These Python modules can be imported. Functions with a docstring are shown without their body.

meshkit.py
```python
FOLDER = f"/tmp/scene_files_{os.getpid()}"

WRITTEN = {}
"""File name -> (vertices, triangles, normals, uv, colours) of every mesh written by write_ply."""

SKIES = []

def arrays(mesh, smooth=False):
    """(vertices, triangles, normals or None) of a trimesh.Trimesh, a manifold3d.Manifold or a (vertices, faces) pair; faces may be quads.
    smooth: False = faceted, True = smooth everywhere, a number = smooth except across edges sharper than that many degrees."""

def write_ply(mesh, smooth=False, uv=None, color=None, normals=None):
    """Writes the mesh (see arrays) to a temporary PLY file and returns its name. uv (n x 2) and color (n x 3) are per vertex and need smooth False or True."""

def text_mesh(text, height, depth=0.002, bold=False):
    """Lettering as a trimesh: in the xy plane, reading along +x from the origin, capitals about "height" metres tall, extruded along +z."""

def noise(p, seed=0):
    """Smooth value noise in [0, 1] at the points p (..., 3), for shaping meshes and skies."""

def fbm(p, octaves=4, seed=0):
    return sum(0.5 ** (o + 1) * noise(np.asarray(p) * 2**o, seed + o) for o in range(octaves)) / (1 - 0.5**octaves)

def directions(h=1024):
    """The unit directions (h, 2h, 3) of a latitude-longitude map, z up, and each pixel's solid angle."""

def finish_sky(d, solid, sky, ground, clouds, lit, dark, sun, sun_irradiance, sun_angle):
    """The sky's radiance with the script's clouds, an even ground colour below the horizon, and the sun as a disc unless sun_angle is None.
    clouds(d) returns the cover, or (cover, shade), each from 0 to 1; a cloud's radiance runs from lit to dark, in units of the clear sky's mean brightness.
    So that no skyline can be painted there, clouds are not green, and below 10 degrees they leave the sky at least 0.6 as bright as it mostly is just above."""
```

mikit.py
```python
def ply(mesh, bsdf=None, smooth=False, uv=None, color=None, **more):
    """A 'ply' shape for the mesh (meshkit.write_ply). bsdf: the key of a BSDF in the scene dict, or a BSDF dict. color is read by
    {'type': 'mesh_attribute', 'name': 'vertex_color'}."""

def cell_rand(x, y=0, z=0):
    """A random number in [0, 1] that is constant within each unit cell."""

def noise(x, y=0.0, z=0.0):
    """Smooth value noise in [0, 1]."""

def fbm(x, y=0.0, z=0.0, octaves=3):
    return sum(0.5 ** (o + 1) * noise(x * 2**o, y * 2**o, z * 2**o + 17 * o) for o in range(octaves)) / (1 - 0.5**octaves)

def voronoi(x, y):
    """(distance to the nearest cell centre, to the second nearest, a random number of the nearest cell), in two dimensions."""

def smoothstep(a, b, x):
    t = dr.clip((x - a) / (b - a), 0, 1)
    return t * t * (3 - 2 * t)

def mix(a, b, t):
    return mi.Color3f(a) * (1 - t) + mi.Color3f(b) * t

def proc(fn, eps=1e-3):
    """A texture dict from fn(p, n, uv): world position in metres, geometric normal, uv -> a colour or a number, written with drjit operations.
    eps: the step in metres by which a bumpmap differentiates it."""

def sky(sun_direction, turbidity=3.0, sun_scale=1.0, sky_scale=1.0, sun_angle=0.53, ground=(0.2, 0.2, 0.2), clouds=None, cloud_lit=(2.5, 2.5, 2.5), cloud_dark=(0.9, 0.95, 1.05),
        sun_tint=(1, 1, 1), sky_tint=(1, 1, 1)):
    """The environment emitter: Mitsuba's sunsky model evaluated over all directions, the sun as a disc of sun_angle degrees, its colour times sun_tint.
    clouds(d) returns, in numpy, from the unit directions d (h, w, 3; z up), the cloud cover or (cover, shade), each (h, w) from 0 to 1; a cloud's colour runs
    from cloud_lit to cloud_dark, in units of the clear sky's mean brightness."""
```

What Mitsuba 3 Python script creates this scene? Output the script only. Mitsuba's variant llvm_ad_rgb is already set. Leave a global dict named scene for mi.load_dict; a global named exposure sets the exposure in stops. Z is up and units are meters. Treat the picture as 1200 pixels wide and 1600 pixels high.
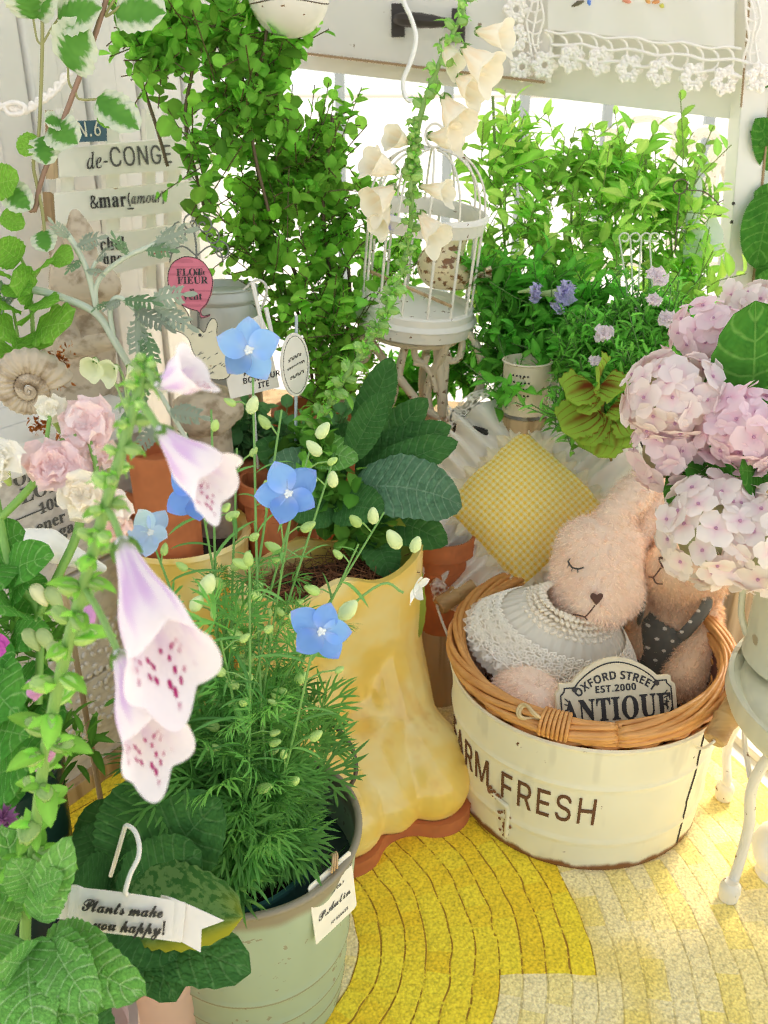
import math, numpy as np, trimesh, mitsuba as mi, drjit as dr, mikit, manifold3d
from meshkit import text_mesh, fbm as nfbm, noise as nnoise
from mikit import proc, noise, fbm, voronoi, cell_rand, smoothstep, mix

scene, labels, used = {}, {}, {}
rng = np.random.default_rng(7)
T = mi.ScalarTransform4f
# ---------------------------------------------------------------- camera, sky, exposure
CAM, PITCH, FPX = np.array([0.0, 0.0, 0.80]), math.radians(25.0), 1400.0      # focal length in pixels of a 1200 x 1600 picture
FWD = np.array([0, math.cos(PITCH), -math.sin(PITCH)]); UPV = np.array([0, math.sin(PITCH), math.cos(PITCH)])
scene['camera'] = {'type': 'thinlens', 'fov': math.degrees(2 * math.atan(600 / FPX)), 'fov_axis': 'x', 'aperture_radius': 0.0015, 'focus_distance': 0.82,
                   'near_clip': 0.05, 'far_clip': 400.0,
                   'to_world': T().look_at(origin=CAM.tolist(), target=(CAM + FWD).tolist(), up=[0, 0, 1])}
SUN = (0.50, 0.62, 0.80)
scene['sky'] = mikit.sky(SUN, turbidity=3, sun_scale=0.50, sun_angle=14.0, sky_tint=(1.09, 1.01, 0.89), sun_tint=(1.0, 0.98, 0.94),
                         clouds=lambda d: (0.55 + 0 * d[..., 2], 0.15), cloud_lit=(1.82, 1.76, 1.67), cloud_dark=(1.1, 1.0, .88), ground=(0.45, 0.42, 0.36))
exposure = 3.0

# ---------------------------------------------------------------- helpers
def ray(px, py):
    d = (px - 600) / FPX * np.array([1.0, 0, 0]) + (800 - py) / FPX * UPV + FWD
    return d
def at(px, py, Y):
    d = ray(px, py); return CAM + d * (Y / d[1])
def onz(px, py, z):
    d = ray(px, py); return CAM + d * ((z - CAM[2]) / d[2])
def atd(px, py, D):
    return CAM + ray(px, py) * D
def nrm(a):
    a = np.asarray(a, float); return a / (np.linalg.norm(a, axis=-1, keepdims=True) + 1e-12)
def numbered(name):
    n = used.get(name, 0); used[name] = n + 1
    return name if n == 0 else f'{name}_{n:03d}'
def tag(key, label=None, cat=None, group=None, kind=None):
    d = labels.setdefault(key, {})
    for k, v in (('label', label), ('category', cat), ('group', group), ('kind', kind)):
        if v: d[k] = v
    return key
def thing(name, label, cat, group=None):
    return tag(numbered(name), label, cat, group)
def add(name, mesh, mat, parent=None, smooth=35, label=None, cat=None, group=None, kind=None, **kw):
    key = numbered(f'{parent}__{name}' if parent else name)
    if isinstance(mesh, MB):
        v, f, c, u = mesh.arrays()
        if c is not None or u is not None:
            smooth = smooth if smooth in (True, False) else True
        mesh = (v, f)
        if c is not None: kw['color'] = c
        if u is not None: kw['uv'] = u
    elif mat in COLORED and 'color' not in kw:
        raise ValueError(key)
    scene[key] = mikit.ply(mesh, mat, smooth=smooth, **kw)
    if label or cat or group or kind: tag(key, label, cat, group, kind)
    return key
class MB:
    """collects pieces of one mesh"""
    def __init__(s): s.v, s.f, s.c, s.u, s.n = [], [], [], [], 0
    def add(s, v, f, c=None, u=None):
        v = np.asarray(v, float).reshape(-1, 3); f = np.asarray(f, int)
        if f.shape[1] == 4: f = np.vstack([f[:, [0, 1, 2]], f[:, [0, 2, 3]]])
        s.v.append(v); s.f.append(f + s.n); s.n += len(v)
        if c is not None: s.c.append(np.broadcast_to(np.asarray(c, float), (len(v), 3)))
        if u is not None: s.u.append(np.asarray(u, float).reshape(-1, 2))
        return s
    def tri(s, m, c=None): return s.add(m.vertices, m.faces, c)
    def arrays(s):
        cat = lambda a: np.vstack(a) if a and sum(map(len, a)) == s.n else None
        return np.vstack(s.v), np.vstack(s.f), cat(s.c), cat(s.u)
    def tube(s, pts, r, n=6, c=None, flat=None, closed=False, caps=True):
        return s.add(*tube(pts, r, n, closed, caps), c)
def tube(pts, r, n=6, closed=False, caps=True, squash=1.0):
    p = np.asarray(pts, float); m = len(p); r = np.broadcast_to(np.asarray(r, float), (m,))
    t = (np.roll(p, -1, 0) - np.roll(p, 1, 0)) if closed else np.gradient(p, axis=0)
    t = nrm(t); a = np.zeros_like(p)
    h = np.array([0, 0, 1.0]) if abs(t[0, 2]) < 0.9 else np.array([1.0, 0, 0])
    for i in range(m):
        h = h - t[i] * (h @ t[i]); h = h / (np.linalg.norm(h) + 1e-12); a[i] = h
    b = np.cross(t, a); ang = np.arange(n) * 2 * np.pi / n
    v = p[:, None] + r[:, None, None] * (np.cos(ang)[None, :, None] * a[:, None] + squash * np.sin(ang)[None, :, None] * b[:, None])
    i, j = np.meshgrid(np.arange(m if closed else m - 1), np.arange(n), indexing='ij'); i2 = (i + 1) % m; j2 = (j + 1) % n
    q = np.stack([i * n + j, i * n + j2, i2 * n + j2, i2 * n + j], -1).reshape(-1, 4)
    f = np.vstack([q[:, [0, 1, 2]], q[:, [0, 2, 3]]]); v = v.reshape(-1, 3)
    if caps and not closed:
        e = len(v); v = np.vstack([v, p[0], p[-1]]); k = np.arange(n)
        f = np.vstack([f, np.stack([(k + 1) % n, k, k * 0 + e], 1), np.stack([(m - 1) * n + k, (m - 1) * n + (k + 1) % n, k * 0 + e + 1], 1)])
    return v, f
def spline(pts, n=24, closed=False):
    p = np.asarray(pts, float); m = len(p)
    if closed: p = np.vstack([p[-1], p, p[0], p[1]])
    else: p = np.vstack([2 * p[0] - p[1], p, 2 * p[-1] - p[-2]])
    segs = m if closed else m - 1
    x = np.linspace(0, segs, n, endpoint=not closed); i = np.minimum(x.astype(int), segs - 1); t = (x - i)[:, None]
    a, b, c, d = p[i], p[i + 1], p[i + 2], p[i + 3]
    return 0.5 * (2 * b + (c - a) * t + (2 * a - 5 * b + 4 * c - d) * t**2 + (3 * b - a - 3 * c + d) * t**3)
def lathe(prof, n=48, center=(0, 0, 0), closed=False, wob=None):
    """prof: (r, z) rows; surface of revolution about z"""
    p = np.asarray(prof, float); m = len(p); ang = np.arange(n) * 2 * np.pi / n
    rr = p[:, 0][:, None] * np.ones(n)
    v = np.stack([rr * np.cos(ang), rr * np.sin(ang), p[:, 1][:, None] * np.ones(n)], -1)
    i, j = np.meshgrid(np.arange(m if closed else m - 1), np.arange(n), indexing='ij'); i2 = (i + 1) % m; j2 = (j + 1) % n
    q = np.stack([i * n + j, i * n + j2, i2 * n + j2, i2 * n + j], -1).reshape(-1, 4)
    return v.reshape(-1, 3) + np.asarray(center, float), np.vstack([q[:, [0, 1, 2]], q[:, [0, 2, 3]]])
def frame(x, z):
    x = np.asarray(x, float).reshape(3); z = np.asarray(z, float).reshape(3)
    """rotation whose columns are x, y, z axes; z as near the given one as it can be"""
    x = nrm(x); z = np.asarray(z, float); z = z - x * (z @ x)
    if np.linalg.norm(z) < 1e-6: z = np.cross(x, [0.3, 0.5, 0.8])
    z = nrm(z); return np.stack([x, np.cross(z, x), z], 1)
def frames(x, z):
    x = nrm(x); z = z - x * (x * z).sum(-1, keepdims=True); z = nrm(z + 1e-9)
    return np.stack([x, np.cross(z, x), z], -1)
def rbox(sx, sy, sz, r=0.004, seg=8):
    """box with rounded edges, centred"""
    r = min(r, sx / 2.01, sy / 2.01, sz / 2.01)
    b = trimesh.creation.icosphere(1, r).vertices
    c = np.array([[x, y, z] for x in (-1, 1) for y in (-1, 1) for z in (-1, 1)]) * (np.array([sx, sy, sz]) / 2 - r)
    return trimesh.convex.convex_hull((c[:, None] + b[None]).reshape(-1, 3))
def moved(m, R=None, t=(0, 0, 0)):
    v = np.asarray(m.vertices); v = v @ (R.T if R is not None else np.eye(3)) + np.asarray(t)
    return trimesh.Trimesh(v, m.faces, process=False)
def beam(a, b, w, th, up=(0, 0, 1), r=0.003):
    """a board from a to b: w wide across, th thick along 'up'"""
    a, b = np.asarray(a, float), np.asarray(b, float)
    return moved(rbox(np.linalg.norm(b - a), w, th, r), frame(b - a, up), (a + b) / 2)
def prism(poly, th, R=None, t=(0, 0, 0)):
    """polygon (n,2) or shapely, extruded +z, then placed"""
    from shapely.geometry import Polygon
    p = poly if hasattr(poly, 'geom_type') else Polygon(poly).buffer(0)
    gs = getattr(p, 'geoms', [p])
    m = trimesh.util.concatenate([trimesh.creation.extrude_polygon(g, th, engine='earcut') for g in gs])
    return moved(m, R, t)
def leaf(L=1.0, W=0.5, nl=8, nw=4, a=0.55, b=0.8, fold=0.2, droop=0.4, wave=0.0, serr=0.0, quilt=0.0, k=3.0):
    """(vertices, faces, uv): blade along +x, width along y, top along +z"""
    t = np.linspace(0, 1, nl + 1); s = np.linspace(-1, 1, nw + 1)
    prof = np.clip(t, 1e-4, 1)**a * np.clip(1 - t, 1e-4, 1)**b; prof = prof / prof.max() * W / 2 + 1e-5
    edge = 1 + serr * np.where(np.arange(nl + 1) % 2, 1, -1)[:, None] * (np.abs(s)[None] > 0.99)
    th = droop * (t - 0.25); dx = np.cos(th); dz = -np.sin(th)
    x = np.concatenate([[0], np.cumsum((dx[1:] + dx[:-1]) / 2)]) / nl * L; z = np.concatenate([[0], np.cumsum((dz[1:] + dz[:-1]) / 2)]) / nl * L
    y = prof[:, None] * s[None] * edge
    zz = z[:, None] + fold * np.abs(y) + wave * W * np.sin(t * k * 6.28)[:, None] * s[None]**2 * np.sign(s)[None] + quilt * np.abs(np.sin(t[:, None] * 22 - np.abs(s)[None] * 3)) * (1 - np.abs(s))[None] * np.sin(np.pi * t)[:, None]
    v = np.stack([np.broadcast_to(x[:, None], y.shape), y, zz], -1).reshape(-1, 3)
    i, j = np.meshgrid(np.arange(nl), np.arange(nw), indexing='ij'); n = nw + 1
    q = np.stack([i * n + j, (i + 1) * n + j, (i + 1) * n + j + 1, i * n + j + 1], -1).reshape(-1, 4)
    uv = np.stack(np.meshgrid(t, s * 0.5 + 0.5, indexing='ij'), -1).reshape(-1, 2)
    return v, np.vstack([q[:, [0, 1, 2]], q[:, [0, 2, 3]]]), uv
def scatter(mb, tem, pos, R, scale, col, cj=0.0, rnd=None, vcol=None):
    """copies of a template at pos (N,3) with rotations R (N,3,3); col (3,) or (N,3)"""
    V, F = np.asarray(tem[0]), np.asarray(tem[1]); N, n = len(pos), len(V)
    scale = np.broadcast_to(np.asarray(scale, float), (N,))
    v = np.einsum('kij,nj->kni', R, V) * scale[:, None, None] + pos[:, None]
    f = F[None] + (np.arange(N) * n)[:, None, None]
    c = np.broadcast_to(np.asarray(col, float), (N, 3))[:, None] * np.ones((1, n, 1))
    if vcol is not None: c = c * vcol[None]
    mb.add(v.reshape(-1, 3), f.reshape(-1, 3), np.clip(c, 0, 1).reshape(-1, 3))
def jit(col, N, amt=0.2, hue=0.06, r=None):
    r = r or rng
    return np.asarray(col) * (1 + amt * r.standard_normal((N, 1))).clip(0.4, 1.8) * (1 + hue * r.standard_normal((N, 3)))
def hullball(joints, bones, length=0.01, it=8, sub=2):
    """joints {name: (p, r)}, bones [(a, b, ...)] -> smooth continuous body"""
    def ball(j):
        p, r = joints[j]; s = trimesh.creation.icosphere(sub, r).vertices + np.asarray(p); return s
    parts = [manifold3d.Manifold.hull_points(np.vstack([ball(j) for j in b])) for b in bones]
    m = manifold3d.Manifold.batch_boolean(parts, manifold3d.OpType.Add).refine_to_length(length)
    g = m.to_mesh(); t = trimesh.Trimesh(g.vert_properties[:, :3], g.tri_verts, process=True)
    if it: trimesh.smoothing.filter_taubin(t, iterations=it)
    return t
def fur(t, n, L, w, mb, col, r, comb=(0, 0, -0.3), flat=0.5, cj=0.12):
    """short hairs as thin triangles growing out of mesh t"""
    p, fi = trimesh.sample.sample_surface(t, n, seed=5); nn = t.face_normals[fi]
    d = nrm(nn * (1 - flat) + np.asarray(comb) + 0.35 * r.standard_normal((n, 3)))
    d = nrm(np.where(((d * nn).sum(1, keepdims=True) < 0.15), d + nn * 0.6, d))
    side = nrm(np.cross(d, r.standard_normal((n, 3)))) * w; l = L * (0.6 + 0.8 * r.random((n, 1)))
    v = np.stack([p - side - nn * 0.001, p + side - nn * 0.001, p + d * l * 0.55 + side * 0.6 , p + d * l + nn * l * 0.12], 1)
    f = np.arange(n)[:, None, None] * 4 + np.array([[0, 1, 2], [0, 2, 3]])[None]
    c = np.repeat(jit(col, n, cj, 0.03, r), 4, 0)
    mb.add(v.reshape(-1, 3), f.reshape(-1, 3), np.clip(c, 0, 1))
COLORED = set()
# ---------------------------------------------------------------- materials
def M(name, d, colored=False):
    scene['mat_' + name] = d
    if colored: COLORED.add('mat_' + name)
    return 'mat_' + name
def two(d): return {'type': 'twosided', 'bsdf': d}
def rgb(*c): return {'type': 'rgb', 'value': list(c)}
def pr(col, rough=0.5, **k): return {'type': 'principled', 'base_color': col if isinstance(col, dict) else rgb(*col), 'roughness': rough, **k}
def bump(b, fn, scale=1.0, eps=4e-4): return {'type': 'bumpmap', 'arbitrary': proc(fn, eps), 'scale': scale, 'bsdf': b}
VC = {'type': 'mesh_attribute', 'name': 'vertex_color'}
leafm = M('leaf', {'type': 'principledthin', 'base_color': VC, 'roughness': 0.42, 'diff_trans': 1.15, 'eta': 1.4, 'spec_trans': 0.0}, True)
petalm = M('petal', {'type': 'principledthin', 'base_color': VC, 'roughness': 0.6, 'diff_trans': 0.7, 'eta': 1.3, 'spec_trans': 0.0}, True)
clothm = M('cloth', {'type': 'principledthin', 'base_color': VC, 'roughness': 0.9, 'diff_trans': 0.45, 'eta': 1.2, 'spec_trans': 0.0}, True)
vcm = M('solid_colour', two(pr(VC, 0.55)), True)
def wear(paint, under, amt=0.62, s=55.0, fine=0.03):
    def fn(p, n, uv):
        m = fbm(p.x * s, p.y * s, p.z * s, 4); k = smoothstep(amt, amt + 0.03, m)
        d = 1 - fine * 2 * fbm(p.x * 9 + 3, p.y * 9, p.z * 14, 3)
        return mix(mi.Color3f(paint) * d, mi.Color3f(under), k)
    return fn
def woodgrain(light, dark, ax=2, s=1.0):
    def fn(p, n, uv):
        q = [p.x * 90 * s, p.y * 90 * s, p.z * 90 * s]; q[ax] = q[ax] * 0.05
        g = fbm(q[0], q[1], q[2], 4)
        return mix(mi.Color3f(light), mi.Color3f(dark), smoothstep(0.35, 0.75, g))
    return fn
whitewood = M('white_wood', two(bump(pr(proc(wear((0.76, 0.74, 0.68), (0.30, 0.22, 0.14), 0.80, 40)), 0.5), lambda p, n, uv: fbm(p.x * 60, p.y * 60, p.z * 8, 3), 0.0006)))
wallwood = M('wall_wood', two(bump(pr(proc(wear((0.74, 0.73, 0.69), (0.30, 0.22, 0.14), 0.82, 40)), 0.5), lambda p, n, uv: fbm(p.x * 60, p.y * 60, p.z * 8, 3), 0.0006)))
whitewood2 = M('cream_wood', two(pr(proc(wear((0.90, 0.87, 0.77), (0.36, 0.26, 0.16), 0.80, 60)), 0.55)))
edgewood = M('bare_wood', two(pr(proc(woodgrain((0.50, 0.36, 0.20), (0.30, 0.19, 0.09))), 0.6)))
brownedge = M('worn_edge', two(pr((0.33, 0.22, 0.12), 0.7)))
black = M('black_ink', two(pr((0.025, 0.023, 0.022), 0.6)))
greyink = M('grey_ink', two(pr((0.10, 0.10, 0.09), 0.7)))
brownink = M('brown_ink', two(pr((0.13, 0.055, 0.022), 0.8)))
terracotta = M('terracotta', two(pr(proc(lambda p, n, uv: mix(mi.Color3f(0.56, 0.18, 0.06), mi.Color3f(0.40, 0.12, 0.04), fbm(p.x * 50, p.y * 50, p.z * 50, 3))), 0.8)))
whiteiron = M('white_iron', two(pr(proc(wear((0.74, 0.71, 0.62), (0.22, 0.13, 0.07), 0.74, 120)), 0.45)))
creamiron = M('cream_iron', two(pr(proc(wear((0.66, 0.58, 0.42), (0.20, 0.12, 0.06), 0.70, 130)), 0.55)))
darkiron = M('dark_iron', two(pr((0.045, 0.038, 0.033), 0.55, metallic=0.3)))
wirem = M('brown_wire', two(pr((0.10, 0.07, 0.05), 0.5)))
soilm = M('dark_soil', two(pr((0.035, 0.024, 0.016), 0.95)))
darkplastic = M('dark_green_plastic', two(pr((0.010, 0.035, 0.028), 0.35)))
tealplastic = M('teal_plastic', two(pr((0.05, 0.15, 0.15), 0.4)))
stonem = M('cream_stone', two(bump(pr(proc(lambda p, n, uv: mix(mi.Color3f(0.54, 0.45, 0.33), mi.Color3f(0.30, 0.22, 0.14), smoothstep(0.45, 0.75, fbm(p.x * 70, p.y * 70, p.z * 70, 4)))), 0.85), lambda p, n, uv: fbm(p.x * 180, p.y * 180, p.z * 180, 3), 0.0015)))
def lace_fn(s, dens=0.5):
    def fn(p, n, uv):
        a, b, c = voronoi(uv.x * s, uv.y * s)
        return dr.select((b - a < 0.26) | (a < 0.20), 1.0, 0.0)
    return fn
lacem = M('lace', {'type': 'mask', 'opacity': proc(lace_fn(1.0)), 'bsdf': {'type': 'principledthin', 'base_color': rgb(0.88, 0.84, 0.74), 'roughness': 0.9, 'diff_trans': 0.35, 'eta': 1.2, 'spec_trans': 0.0}})
def lettering(text, height, style='sans', depth=0.0012, spacing=0.0, bold=0, slant=0.0):
    """lettering in the xy plane from the origin, reading along +x"""
    import glob
    from PIL import Image, ImageDraw, ImageFont
    from shapely import affinity, box, union_all
    base = {'script': (0x1D4D0, 0x1D4EA, None), 'serif': (0x1D400, 0x1D41A, 0x1D7CE), 'italic': (0x1D434, 0x1D44E, None), 'bold': (0x1D5D4, 0x1D5EE, 0x1D7EC), 'sans': None}[style]
    def m(ch):
        if base is None: return ch
        if 'A' <= ch <= 'Z': return chr(base[0] + ord(ch) - 65)
        if ch == 'h' and style == 'italic': return '\u210e'
        if 'a' <= ch <= 'z': return chr(base[1] + ord(ch) - 97)
        if ch.isdigit() and base[2]: return chr(base[2] + ord(ch) - 48)
        return ch
    f = glob.glob('/opt/blender-*/*/datafiles/fonts/' + ('Inter.woff2' if base is None else 'NotoSansMath*'))[0]
    font = ImageFont.truetype(f, 96); shapes, x = [], 0.0
    for ch in text:
        if ch != ' ':
            c = m(ch); x0, y0, x1, y1 = font.getbbox(c, anchor='ls', stroke_width=bold)
            im = Image.new('L', (x1 - x0 + 8, y1 - y0 + 8)); ImageDraw.Draw(im).text((4 - x0, 4 - y0), c, 255, font, anchor='ls', stroke_width=bold)
            on = np.pad(np.asarray(im) > 127, ((0, 0), (1, 1))).astype(np.int8); dd = np.diff(on, axis=1)
            rows, st = np.nonzero(dd == 1); en = np.nonzero(dd == -1)[1]
            g = union_all(box(st, -rows - 1, en, -rows)).buffer(0.6).buffer(-0.6).simplify(0.9)
            shapes.append(affinity.translate(g, x - 4 + x0, 4 - y0))
        x += font.getlength(m(ch)) + spacing * 70
    g = union_all(shapes); s = height / 68.0
    g = affinity.affine_transform(g, [s, slant * s, 0, s, 0, 0])
    return trimesh.util.concatenate([trimesh.creation.extrude_polygon(q, depth, engine='earcut') for q in getattr(g, 'geoms', [g])])
def on_plane(m, o, xd, yd):
    """lay a flat xy mesh on a plane: origin o, x and y directions"""
    x = nrm(xd); z = nrm(np.cross(x, yd)); return moved(m, np.stack([x, np.cross(z, x), z], 1), o)
def centred(m):
    b = m.bounds; return moved(m, None, (-(b[0, 0] + b[1, 0]) / 2, 0, 0))

# ---------------------------------------------------------------- the setting
def tile_col(p, n, uv):
    g = 0.72 + 0.1 * fbm(p.x * 3, p.y * 3, 0.0, 3)
    return mi.Color3f(g * 1.0, g * 0.98, g * 0.92)
M('paving', two(pr(proc(tile_col), 0.6)))
g = MB(); g.add([[-60, -60, 0], [60, -60, 0], [60, 200, 0], [-60, 200, 0]], [[0, 1, 2, 3]])
add('terrace_floor', g, 'mat_paving', smooth=False, kind='structure', label='bright white painted terrace floor beyond the rug')
RC = np.array([-0.14, 0.645]); R0, BW = 0.113, 0.0238
def rug_col(p, n, uv):
    wob = 0.0045 * (noise(p.x * 45, p.y * 45, 0) - 0.5)
    dx, dy = p.x - RC[0], p.y - RC[1]; r = dr.sqrt(dx * dx + dy * dy) + wob; b = (r - R0) / BW; bi = dr.floor(b); fr = b - bi
    ang = dr.atan2(dy, dx)
    yel = (b > 0) & (b < 10) & ((p.y > 0.612 + wob) | (b < 6)); far = (p.x > 0.30 + wob * 3) & (p.y > 0.62) & (b > 7)
    yel = yel & ~far
    cell = cell_rand(bi, dr.floor(ang * (8 + 2 * cell_rand(bi, 3)) + 5 * cell_rand(bi, 7)), 2)
    pile = fbm(p.x * 420, p.y * 420, 0, 3); tuft, _, tr = voronoi(p.x * 330, p.y * 330)
    light = 0.84 + 0.58 * pile - 0.36 * tuft
    yc = mix(mi.Color3f(0.86, 0.61, 0.026), mi.Color3f(0.90, 0.75, 0.045), cell)
    cream = mix(mi.Color3f(0.90, 0.78, 0.41), mi.Color3f(0.90, 0.74, 0.20), dr.clip(cell * 1.6 - 0.75, 0, 1))
    stain = smoothstep(0.55, 0.8, fbm(p.x * 12, p.y * 12, 4, 3)) * 0.6
    cream = mix(cream, mi.Color3f(0.80, 0.62, 0.12), stain)
    c = dr.select(yel, yc, cream) * light
    e = dr.minimum(fr, 1 - fr); dash = fbm(p.x * 260, p.y * 260, 3, 2); dash2 = noise(p.x * 25, p.y * 25, 9)
    ln = (1 - smoothstep(0.018, 0.055, e)) * smoothstep(0.22, 0.5, dash) * (b > -0.2) * dr.select(yel, 0.95, 0.25 + 0.3 * dash2)
    c = mix(c, dr.select(yel, mi.Color3f(0.36, 0.17, 0.015), mi.Color3f(0.46, 0.34, 0.08)), ln)
    return c
def rug_h(p, n, uv):
    t, _, _ = voronoi(p.x * 330, p.y * 330)
    dx, dy = p.x - RC[0], p.y - RC[1]; r = dr.sqrt(dx * dx + dy * dy); b = (r - R0) / BW; fr = b - dr.floor(b); e = dr.minimum(fr, 1 - fr)
    return fbm(p.x * 380, p.y * 380, 0, 3) * 1.0 - 0.8 * t + 0.9 * smoothstep(0.0, 0.09, e)
M('rug', two(bump(pr(proc(rug_col), 0.95, sheen=0.5), rug_h, 0.0012, 5e-4)))
ru = np.array([0.35, -0.936]); rn = np.array([-0.936, -0.35]); rE = np.array([0.462, 0.930])
k = [rE + ru * a + rn * b for a, b in ((-0.62, 0), (-0.62, 1.7), (1.6, 1.7), (1.6, 0))]
add('rug', prism(np.array(k)[::-1], 0.009), 'mat_rug', smooth=False, label='yellow and cream pile rug with stitched concentric arcs under the tub and boots', cat='rug')
# floor boards seen to the right of the rug
for i in range(4):
    a0 = np.append(rE + ru * -0.5 - rn * (0.03 + 0.086 * i + 0.04), 0.006); a1 = np.append(rE + ru * 1.2 - rn * (0.03 + 0.086 * i + 0.04), 0.006)
    add('board', beam(a0, a1, 0.082, 0.012, r=0.002), whitewood, 'terrace_floor', smooth=30)
# left wall: white planks, from near left to the corner
WL0, WL1 = np.array([-0.60, 0.98]), np.array([-0.315, 1.78]); wd = nrm(WL1 - WL0); wn = np.array([wd[1], -wd[0]])
wl = thing('plank_wall', 'white painted plank wall behind the slatted sign on the left', 'wall'); Lw = np.linalg.norm(WL1 - WL0)
x, i = -0.35, 0
while x < Lw - 0.02:
    w = min(0.060 + 0.012 * (i % 3 == 1), Lw - x); c = WL0 + wd * (x + w / 2) + wn * (0.006 if i % 2 else 0.0)
    add('plank', moved(rbox(w - 0.005, 0.02, 2.4, 0.004), frame([wd[0], wd[1], 0], [0, 0, 1]), (c[0], c[1], 1.2)), wallwood, wl, smooth=30); x += w; i += 1
wc = WL0 + wd * (Lw / 2 - 0.17) - wn * 0.025
add('backing', moved(rbox(Lw + 0.35, 0.012, 2.4, 0.002), frame([wd[0], wd[1], 0], [0, 0, 1]), (wc[0], wc[1], 1.2)), brownedge, wl, smooth=30)
jb = at(318, 300, 1.80)
# back window wall
wf = thing('window_frame', 'white wooden window frame with a black handle on its panel', 'window')
def quadpanel(pts, th, r=0):
    """slab from four corner points (in order), th thick away from the camera"""
    p = np.array(pts, float); nn = nrm(np.cross(p[1] - p[0], p[3] - p[0])); nn = nn if nn[1] > 0 else -nn
    return trimesh.convex.convex_hull(np.vstack([p, p + nn * th]))
L0, R0_ = at(300, 88, 1.86), at(1150, 187, 1.50)
up = np.array([0, 0, 0.17])
add('bottom_rail', quadpanel([L0, R0_, R0_ + up, L0 + up], 0.03), whitewood, wf, smooth=20)
pa, pb = at(488, 84, 1.76), at(862, 129, 1.60)
off = np.array([-0.012, -0.030, 0.0])
add('panel', quadpanel([pa + off, pb + off, pb + off + [0, 0, 0.30], pa + off + [0, 0, 0.30]], 0.026), whitewood, wf, smooth=20)
add('ledge', beam(pa + off * 1.5, pb + off * 1.5, 0.012, 0.004), brownedge, wf)
W0, W1 = L0 + up * 0.98, R0_ + up * 0.98
add('upper_wall', quadpanel([W0 + [-0.05, 0.012, 0], W1 + [0.50, 0.012 - 0.2, 0], W1 + [0.50, 0.012 - 0.2, 1.7], W0 + [-0.05, 0.012, 1.7]], 0.03), whitewood, wf, smooth=20)  # out of view; raised and extended right to keep sun off the interior
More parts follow.
